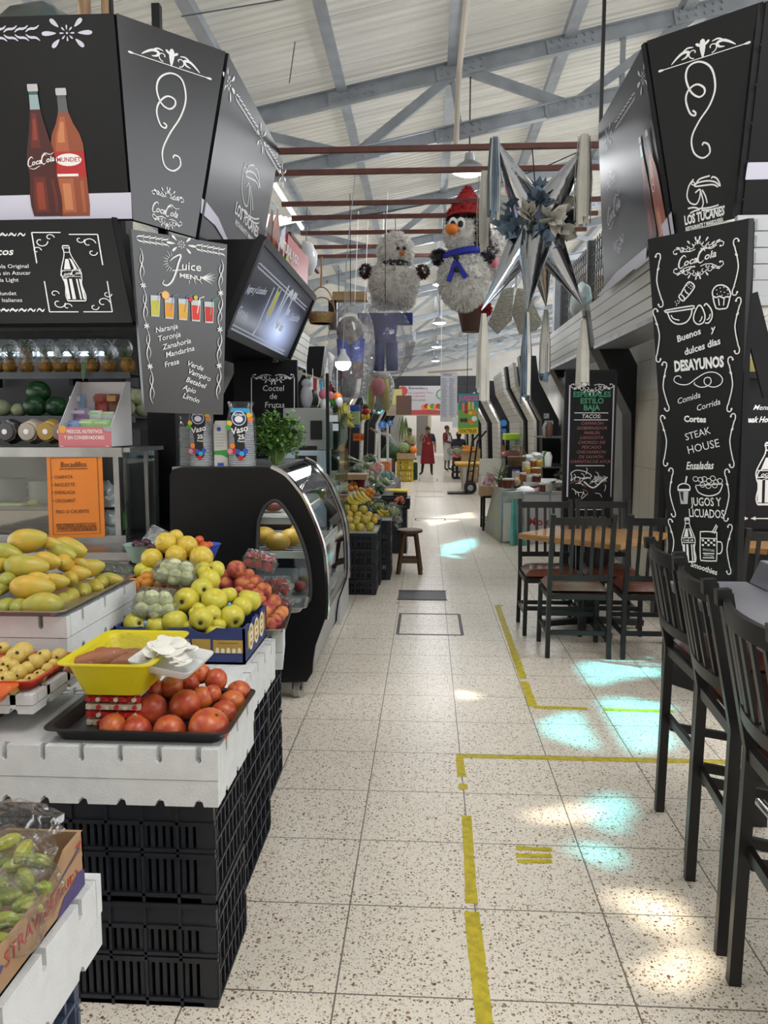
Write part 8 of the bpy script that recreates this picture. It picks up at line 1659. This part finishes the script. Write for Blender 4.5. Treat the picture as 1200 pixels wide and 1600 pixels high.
for i,(x,y0,Y) in enumerate(((606,300,8.37),(560,330,9.4),(600,330,9.4),(575,345,9.4))): wire(at(x,y0,Y),at(x-6,y0+150,Y),('first','second','third','fourth')[i]+' pale string hanging among the pinatas',.004,WHT)
mb=MB(); a=at(946,215,6.35); mb.bar((1.33,6.35,3.75),(1.33,6.35,roofz(1.33)-.2),.025,.025); tag(mb.build('hanger_rod',BLK,smooth=0),'dark rod from the roof to the nearest steel tube','rod')
# banners
def flat(name,label,px0,py0,px1,py1,Y,mt,th=.008,skew=0):
    a=at(px0,py0,Y);b=at(px1,py1,Y); return board(name,label,'sign',V(a.x,Y,a.z),V(b.x,Y,a.z),V(b.x,Y,b.z),V(a.x,Y,b.z),th,mt)
o,d=flat('hanging_banner','white and red welcome banner across the far aisle',624,603,693,647,21.5,pm('banner_white',(.60,.58,.62),r=.5)); W,H=d.W,d.H; RB=pm('banner_red',(.55,.08,.08)); d.text('Bienvenidos a',W*.42,H*.08,H*.12,BLACKP,bold=.01); d.text('Frutas, Legumbres, Flores',W*.45,H*.24,H*.095,RB); d.text('y abarrotes',W*.45,H*.36,H*.095,RB); d.text('calidad y servicio',W*.42,H*.50,H*.08,BLACKP); d.disc(W*.08,H*.18,H*.17,RB); d.ring(W*.95,H*.3,H*.17,H*.04,GRN)
for i,(x,c_) in enumerate(((.55,ORG),(.62,RED),(.68,YEL),(.75,GRN),(.82,ORG),(.88,RED),(.94,GRN))): d.disc(W*x,H*(.75-.03*(i%2)),H*.09,c_)
d.poly(cr([(0,H*.78),(W*.3,H*.86),(W*.7,H*.84),(W,H*.9),(W,H),(0,H)],3,True),RB); d.build(o); wire(V(-.9,21.5,2.75),V(-1.6,21.5,2.85),'cord tying the welcome banner',.01)
tag(MB().bx(-1.7,1.6,21.6,21.64,2.74,2.98).build('hanging_awning',pm('dark_awning',(.03,.03,.035),r=.8)),'dark gathered awning strip behind the welcome banner','awning')
o,d=flat('hanging_menu_sheet','tall white printed menu sheet hanging over the middle of the aisle',688.5,582,714,659,14,pm('sheet_white',(.66,.66,.72),r=.5)); W,H=d.W,d.H; PI_=pm('menu_blue_ink',(.10,.12,.35))
d.text('MENU',W*.4,H*.05,W*.2,PI_)
for i in range(24):
    d.rect(W*.06,H*(.12+.033*i),W*(.32+.1*((i*7)%3)/2),H*(.126+.033*i),PI_); d.rect(W*.52,H*(.12+.033*i),W*(.75+.1*((i*5)%3)/2),H*(.126+.033*i),PI_)
for x,y in ((.85,.06),(.85,.27),(.4,.62),(.85,.68),(.5,.9)): d.disc(W*x,H*y,W*.1,CREAM)
d.build(o); wire(V(at(690,500,14).x,14,at(690,582,14).z),V(at(690,500,14).x,14,roofz(.25)-.3),'string holding the tall white menu sheet',.005,WHT); mb=MB(); a=at(668,582,14);b=at(738,577,14); mb.bar(a,b,.03,.03); tag(mb.build('stick',pm('pale_wood',(.45,.35,.27)),smooth=0),'pale stick across the aisle above the white menu sheet','stick')
o,d=flat('hanging_poster','teal and yellow juices and cocktails poster hanging on the right',716,615,747,678,13,pm('poster_teal',(.05,.28,.30),r=.4)); W,H=d.W,d.H
d.poly([(0,H*.4),(W,H*.35),(W,H),(0,H)],pm('poster_green',(.18,.42,.10))); d.text('JUGOS',W*.5,H*.12,H*.16,pm('poster_pink',(.75,.12,.35)),bold=.04); d.poly([(0,H*.87),(W,H*.84),(W,H),(0,H)],YEL); d.text('COCTELES',W*.5,H*.93,H*.11,BLACKP,bold=.03,sx=.8)
for x,y,w,h,c_ in ((.25,.33,.1,.2,ORG),(.4,.31,.1,.2,RED),(.55,.3,.12,.2,YEL),(.72,.3,.12,.18,pm('poster_cream',(.75,.55,.2)))): d.rect(W*(x-w/2),H*(y-h/2),W*(x+w/2),H*(y+h/2),c_)
for x,y,r,c_ in ((.4,.45,.1,RED),(.8,.47,.12,ORG),(.6,.48,.1,YEL),(.2,.66,.11,BRN),(.38,.66,.11,BRN),(.65,.7,.13,ORG),(.8,.62,.13,WHT)): d.disc(W*x,H*y,W*r,c_)
d.build(o); wire(V(at(730,600,13).x,13,at(730,615,13).z),V(at(730,600,13).x,13,3.3),'cord holding the teal poster',.006)
flat('hanging_card','plain brown cardboard square hanging by the welcome banner',619,618,643,648,18.5,pm('brown_board',(.13,.07,.05),r=.7))[0]; flat('hanging_paper_sign','pale yellow paper sheet behind the brown cardboard square',613,608,628,632,18.8,pm('paper_yellow',(.62,.58,.22),r=.6))
for i,(px,py,r,Y) in enumerate(((597.5,664,6.5,16.5),(610,661,4.5,19.5))): p=at(px,py,Y); o=thing('round_sign',('nearer','farther')[i]+' round blue sign on a post in the left row','sign',p); MB().cyl(p,p+V(0,.02,0),r*Y/1200,n=24).build('disc',pm('sign_blue',(.03,.22,.65),r=.4),o); d=PD(*[p+V(sx*.08,-.001,sz*.08) for sx,sz in ((-1,1),(1,1),(1,-1),(-1,-1))]); d.text('C',80,60,60,WHT,bold=.05); d.rect(40,105,120,115,WHT); d.build(o); mb=MB(); mb.bx(p.x-.10,p.x-.04,Y+.01,Y+.05,.0,p.z); mb.build('post',pm('white_post',(.6,.6,.6)),o,smooth=0)
tag(MB().bx(-1.6,2.0,30.05,30.09,2.5,3.2).build('cloth_strip',pm('dark_awning',(.03,.03,.035),r=.8)),'dark cloth strip over the far passage','cloth')
p=at(702,647,15); flat('hanging_paper_sign','small white paper with leaf pictures by the juices poster',707,652,716,668,13.6,WHT)
# ================================================================ people
def person(name,label,loc,rz,J,Rr,mats,bone_m,scale=1.0):
    """one continuous skinned body; J joints, bone_m picks a material for the bone nearest each face"""
    E=[('pelvis','spine'),('spine','chest'),('chest','neck'),('neck','head0'),('head0','head1')]
    for s in 'lr': E+=[('chest','sh'+s),('sh'+s,'el'+s),('el'+s,'wr'+s),('wr'+s,'ha'+s),('pelvis','hip'+s),('hip'+s,'kn'+s),('kn'+s,'an'+s),('an'+s,'to'+s)]
    for s in 'lr':
        w,h_=Vector(J['wr'+s]),Vector(J['ha'+s]); d_=(h_-w).normalized(); sd=d_.orthogonal().normalized()
        for k in range(4): J['f%d%s'%(k,s)]=h_+d_*(.075-.008*abs(k-1.3))+sd*(.018*(k-1.5))+V(0,-.012,0); Rr['f%d%s'%(k,s)]=.0085; E.append(('ha'+s,'f%d%s'%(k,s)))
        J['th'+s]=w.lerp(h_,.55)+sd*.055+d_*.03; Rr['th'+s]=.0095; E.append(('wr'+s,'th'+s))
    names=list(J); me=bpy.data.meshes.new('b'); me.from_pydata([tuple(Vector(J[n])) for n in names],[(names.index(a),names.index(b)) for a,b in E],[]); ob=bpy.data.objects.new('b',me); COL.objects.link(ob)
    md=ob.modifiers.new('s','SKIN'); md.use_smooth_shade=True; sv=me.skin_vertices[0].data
    for i,n in enumerate(names): r=Rr.get(n,.05); sv[i].radius=(r if not isinstance(r,tuple) else r[0],r if not isinstance(r,tuple) else r[1]); sv[i].use_root=(n=='pelvis')
    ob.modifiers.new('d','SUBSURF').levels=2; dg=bpy.context.evaluated_depsgraph_get(); dg.update(); m2=bpy.data.meshes.new_from_object(ob.evaluated_get(dg)); bpy.data.objects.remove(ob)
    o=bpy.data.objects.new(name,m2); COL.objects.link(o); m2.materials.clear()
    for m in mats: m2.materials.append(m)
    segs=[(a,b,Vector(J[a]),Vector(J[b])) for a,b in E]
    for p in m2.polygons:
        best=None
        for a,b,x,y in segs:
            d_=y-x; t=max(0,min(1,(p.center-x).dot(d_)/max(1e-9,d_.length_squared))); q=(p.center-x-d_*t).length
            if best is None or q<best[0]: best=(q,a,b,t)
        p.material_index=bone_m(best[1],best[2],best[3]); p.use_smooth=True
    o.location=loc; o.rotation_euler=(0,0,rz); o.scale=(scale,)*3; return tag(o,label,'person')
SKN=pm('skin',(.30,.15,.09),r=.5); HAIR=pm('hair_black',(.012,.01,.009),r=.5); NAVY=pm('shirt_navy',(.025,.02,.035),r=.8); TRS=pm('trousers_dark',(.02,.018,.018),r=.8); SHOE=pm('shoe_dark',(.03,.025,.02),r=.6)
def stand(**k):
    J=dict(pelvis=(0,0,.92),spine=(0,0,1.08),chest=(0,0,1.30),neck=(0,0,1.46),head0=(0,-.01,1.54),head1=(0,-.01,1.66),shl=(.18,0,1.39),ell=(.24,.02,1.12),wrl=(.22,-.08,.90),hal=(.21,-.11,.83),shr=(-.18,0,1.39),elr=(-.24,.02,1.12),wrr=(-.22,-.08,.90),har=(-.21,-.11,.83),
     hipl=(.10,0,.86),knl=(.12,-.02,.48),anl=(.13,0,.08),tol=(.15,-.16,.03),hipr=(-.10,0,.86),knr=(-.12,-.02,.48),anr=(-.13,0,.08),tor=(-.15,-.16,.03))
    J.update(k); return {a:Vector(b) for a,b in J.items()}
RAD=lambda f=1.0:dict(pelvis=(.16*f,.13),spine=(.16*f,.13),chest=(.17*f,.12),neck=.055,head0=(.075,.085),head1=(.075,.085),shl=.075,shr=.075,ell=.05,elr=.05,wrl=.032,wrr=.032,hal=.034,har=.034,hipl=.095,hipr=.095,knl=.062,knr=.062,anl=.042,anr=.042,tol=.036,tor=.036)
def face(o,J,hairmt=HAIR,long=False):
    h=(J['head0']+J['head1'])/2; M=chain(o)
    mb=MB()
    for s in (-1,1): mb.ball(h+V(.03*s,-.082,.0),.009,n=6)
    mb.xf(M).build('eyes',BLACKP,o); mb=MB(); mb.ball(h+V(0,-.095,-.03),.016,n=8,sc=(.8,1,1.3))
    for s in (-1,1): mb.ball(h+V(.082*s,0,-.01),.024,n=8,sc=(.4,.8,1.2))
    mb.ball(h+V(0,-.082,-.065),.02,n=8,sc=(1.3,.5,.4)); mb.xf(M).build('nose_and_ears',SKN,o)
    mb=MB(); mb.ball(h+V(0,.022,.035),.098,n=14,sc=(.92,1,.95))
    if long: mb.tube([h+V(0,.09,.0),h+V(0,.12,-.12),h+V(0,.11,-.22)],[.06,.045,.02],n=8)
    mb.xf(M).build('hair',hairmt,o)
def apron(o,J,mt,zt=1.34,zb=.40,w=.19,fl=.27,emblem=None):
    M=chain(o); mb=MB(); P_=J['pelvis'];C_=J['chest']
    def f(u,v):
        a=(u-.5)*PI*1.05; z=zt+(zb-zt)*v; t=(z-P_.z)/(C_.z-P_.z); cx=P_.lerp(C_,max(0,min(1,t))); ww=(w*.62 if v<.18 else w) if v<.35 else w+(fl-w)*(v-.35)/.65; r=ww*1.05; return V(cx.x+math.sin(a)*r,cx.y-math.cos(a)*(.155+.04*v)-.012+.012*math.sin(u*17)*v,z)
    mb.grid(f,20,18); 
    for s in (-1,1): mb.bar(V(C_.x+s*.10,C_.y-.15,zt),V(C_.x+s*.06,C_.y-.02,1.47),.025,.01)
    mb.xf(M).build('apron',mt,o,smooth=60)
    if emblem: mb=MB(); mb.ball(V(C_.x+.01,C_.y-.215,1.12),.045,n=12,sc=(1,.15,1)); mb.xf(M).build('emblem',emblem,o)
gp_=atz(668,742,0); J=stand(shl=(.19,0,1.40),ell=(.26,.04,1.14),wrl=(.27,-.02,.93),hal=(.27,-.04,.86),elr=(-.27,-.06,1.2),wrr=(-.17,-.14,1.38),har=(-.12,-.13,1.43),knr=(-.16,-.02,.48),anr=(-.20,0,.08),tor=(-.30,-.10,.03),knl=(.13,-.02,.48),anl=(.15,.02,.08),tol=(.15,-.14,.03))
def bm(sk=0,sh=1,tr=2,so=3,sleeve=.75):
    def f(a,b,t):
        if 'head' in a or 'head' in b or a=='neck': return sk
        if a[:2] in('wr','ha') or b[0]=='f' or b[:2]=='th': return sk
        if a[:2]=='el': return sk if sleeve<1 else sh
        if a[:2]=='sh': return sh if t<sleeve or sleeve>=1 else sk
        if a[:2]=='an': return so
        if a[:3]=='hip' or a[:2]=='kn' or (a=='pelvis' and b[:3]=='hip'): return tr
        return sh
    return f
MA=[SKN,NAVY,TRS,SHOE]
o=person('person','person in a long red apron standing in the far aisle, hand raised to the ear',gp_,.12,J,RAD(1.15),MA,bm(),.93); face(o,J); apron(o,J,pm('apron_red',(.24,.010,.016),r=.75,var=.15),fl=.245,emblem=pm('emblem_gold',(.4,.2,.03)))
J=stand(elr=(-.25,-.06,1.14),wrr=(-.06,-.24,1.06),har=(.0,-.25,1.05),ell=(.25,-.06,1.14),wrl=(.08,-.24,1.04),hal=(.02,-.26,1.02)); g=atz(698,735,0)
o=person('person','person with white apron and dark red sweater standing at the far right stall',g,1.0,J,RAD(1.05),[SKN,pm('sweater_red',(.14,.02,.02),r=.8),pm('trousers_grey',(.25,.25,.24),r=.8),SHOE],bm(sleeve=1),.95); face(o,J); apron(o,J,pm('apron_white',(.55,.53,.5),r=.8),fl=.23)
J=stand(pelvis=(0,.02,.92),spine=(.02,-.06,1.08),chest=(.0,-.18,1.28),neck=(0,-.27,1.42),head0=(0,-.31,1.49),head1=(0,-.34,1.61),shl=(.16,-.2,1.36),shr=(-.16,-.2,1.36),ell=(.17,-.42,1.42),elr=(-.17,-.42,1.42),wrl=(.10,-.62,1.52),wrr=(-.10,-.62,1.52),hal=(.08,-.68,1.56),har=(-.08,-.68,1.56)); g=atz(622,745,0)
o=person('person','woman in black apron leaning left with arms stretched to the far shelf',V(-1.02,23.4,0),-PI/2+.1,J,RAD(.95),[SKN,pm('sleeve_grey',(.30,.30,.31),r=.8),TRS,SHOE],bm(sleeve=1),.97); face(o,J,long=True); apron(o,J,BLACKP,fl=.22)
J=stand(pelvis=(0,0,.62),spine=(0,0,.78),chest=(0,-.03,1.0),neck=(0,-.05,1.15),head0=(0,-.08,1.22),head1=(0,-.09,1.34),shl=(.18,-.03,1.09),shr=(-.18,-.03,1.09),ell=(.22,-.12,.86),elr=(-.22,-.12,.86),wrl=(.06,-.28,.92),wrr=(-.06,-.28,.92),hal=(.02,-.3,.96),har=(-.02,-.3,.96),hipl=(.1,-.05,.58),hipr=(-.1,-.05,.58),knl=(.12,-.42,.56),knr=(-.12,-.42,.56),anl=(.12,-.42,.1),anr=(-.12,-.42,.1),tol=(.13,-.55,.04),tor=(-.13,-.55,.04))
o=person('person','person in pale yellow shirt sitting behind the greens at the far left',V(-.55,24.6,.22),-.4,J,RAD(1.0),[SKN,pm('shirt_paleyellow',(.40,.38,.20),r=.8),TRS,SHOE],bm(sleeve=.9),.95); face(o,J,long=True)
J2={k:Vector(v) for k,v in stand().items()}
J=stand(pelvis=(0,0,.62),spine=(0,0,.78),chest=(0,-.03,1.0),neck=(0,-.05,1.15),head0=(0,-.08,1.22),head1=(0,-.09,1.34),shl=(.18,-.03,1.09),shr=(-.18,-.03,1.09),ell=(.24,-.1,.86),elr=(-.24,-.1,.86),wrl=(.14,-.28,.84),wrr=(-.14,-.28,.84),hal=(.11,-.35,.84),har=(-.11,-.35,.84),hipl=(.1,-.05,.58),hipr=(-.1,-.05,.58),knl=(.12,-.42,.56),knr=(-.12,-.42,.56),anl=(.12,-.42,.1),anr=(-.12,-.42,.1),tol=(.13,-.55,.04),tor=(-.13,-.55,.04))
o=person('person','person in a dark jacket sitting with the back turned beside the white-aproned person',V(.98,24.5,.1),PI-.2,J,RAD(1.1),[SKN,pm('jacket_dark',(.015,.02,.03),r=.8),TRS,SHOE],bm(sleeve=1),.95); face(o,J,long=True)
for i,(x,y) in enumerate(((-.55,24.68),(.98,24.4))): 
    o=thing('stool',('low stool under the person in pale yellow shirt','red-backed chair under the person in the dark jacket')[i],'seat',(x,y,0)); MB().bx(x-.2,x+.2,y-.2,y+.2,.44+.1*(1-i),.49+.1*(1-i)).build('seat',RED if i else WOODD,o,smooth=0)
    for sx in (-1,1):
        for sy in (-1,1): MB().bx(x+sx*.17-.02,x+sx*.17+.02,y+sy*.17-.02,y+sy*.17+.02,0,.45).build('leg',BLK,o,smooth=0)
    if i: MB().bx(x-.2,x+.2,y-.23,y-.2,.49,.85).build('backrest',RED,o,smooth=0)
for k in list(PROTO):
    for c in list(PROTO[k].children): bpy.data.objects.remove(c)
    bpy.data.objects.remove(PROTO[k])
# every look-alike in a group is told apart by its tier and place in the row
ORD='first second third fourth fifth sixth seventh eighth ninth tenth eleventh twelfth thirteenth'.split()
sets={}
for o in SC.objects:
    if o.get('group') and o.parent is None: sets.setdefault((o['group'],o['label']),[]).append(o)
for (g_,l_),obs in sets.items():
    n=len(obs)
    if n<2 or len(l_.split())>11: continue
    def pxy(o): d=Vector(o.location)-CP; z=d.dot(FW); return (d.dot(RT)/z,-d.dot(UP)/z)
    P=[(pxy(o),o) for o in obs]; ys=[p[0][1] for p in P]; xs=[p[0][0] for p in P]; y0,y1=min(ys),max(ys)
    flat=(y1-y0)<.25*(max(xs)-min(xs)); k=1 if flat or n<5 else 2 if n<10 else 3 if n<18 else 4
    T_=[['']]+[['upper tier','lower tier'],['upper tier','middle tier','lower tier'],['top tier','second tier','third tier','bottom tier']]
    bands=[[] for _ in range(k)]
    for (x,y),o in P: bands[min(k-1,int((y-y0)/max(1e-9,y1-y0)*k))].append((x,o))
    for b_,bd in enumerate(bands):
        bd.sort(key=lambda t:t[0])
        for i,(x,o) in enumerate(bd):
            t='' if k==1 else T_[k-1][b_]+', '; o['label']=l_+', '+t+(ORD[i] if i<len(ORD) else str(i+1)+'th')+' from left'
# ================================================================ light, world, camera
w=bpy.data.worlds.new('sky'); SC.world=w; w.use_nodes=True; b=w.node_tree.nodes['Background']; b.inputs[0].default_value=(.94,.97,1,1); b.inputs[1].default_value=2.2
s=bpy.data.lights.new('sun','SUN'); s.energy=12; s.angle=math.radians(1.3); s.color=(1,.96,.88); so=bpy.data.objects.new('sun',s); COL.objects.link(so); so.rotation_euler=SUN.to_track_quat('-Z','Y').to_euler()
def area(name,loc,sx,sy,e,col=(1,1,1),aim=(0,0,-1)):
    l=bpy.data.lights.new(name,'AREA'); l.shape='RECTANGLE'; l.size=sx; l.size_y=sy; l.energy=e; l.color=col; o=bpy.data.objects.new(name,l); o.location=loc; o.rotation_euler=Vector(aim).to_track_quat('-Z','Y').to_euler(); COL.objects.link(o); return o
area('rooflight_near',(1.6,.5,5.75),2.4,3.0,190,(.98,.99,1)); area('rooflight_left',(-3.0,1.0,4.9),1.6,3.0,70,(.98,.99,1))  # fill area lights added below the roof sheets, no rooflights of the hall
for i,Y in enumerate((11.5,16,20.5,25,29.5,34,39)): area('rooflight_%d'%i,(3.4,Y,roofz(3.4)-.2),1.6,2.2,110,(.96,.99,1))  # row of added fill lights under the closed roof slope
area('stall_lamp',(-2.6,4.9,2.5),1.2,.2,3,(.85,.92,1)); area('far_room_light',(.4,45.6,4.0),4,1.5,70,(1,.98,.95)); area('tube_in_case',(-.85,4.8,1.30),.25,.9,5,(.95,.98,1)); area('kitchen_lamp',(2.9,5.3,2.9),1.2,.8,30)  # case and kitchen ones are plain area lights with no fixture
for i,y in enumerate((9.5,13,17,21,26)): area('stall_tube_left_%d'%i,(-1.75,y,2.2),.2,1.4,10); area('stall_tube_right_%d'%i,(1.85,y+1,2.2),.2,1.4,14)  # added fill along both stall rows, no tubes hang there
cam=bpy.data.cameras.new('camera'); cam.sensor_fit='VERTICAL'; cam.sensor_height=32; cam.sensor_width=24; cam.lens=24; cam.clip_end=200; co=bpy.data.objects.new('camera',cam); COL.objects.link(co)
Mx=Matrix((( RT.x,UP.x,-FW.x),(RT.y,UP.y,-FW.y),(RT.z,UP.z,-FW.z))); co.matrix_world=Mx.to_4x4(); co.location=CP; SC.camera=co
SC.view_settings.view_transform='Standard'; SC.view_settings.look='None'; SC.view_settings.gamma=1; SC.view_settings.use_curve_mapping=False; SC.view_settings.exposure=0.0
cy=SC.cycles; cy.use_denoising=True; cy.max_bounces=7; cy.diffuse_bounces=4; cy.glossy_bounces=3; cy.transmission_bounces=4; cy.transparent_max_bounces=24; cy.caustics_reflective=False; cy.caustics_refractive=False; cy.sample_clamp_indirect=6
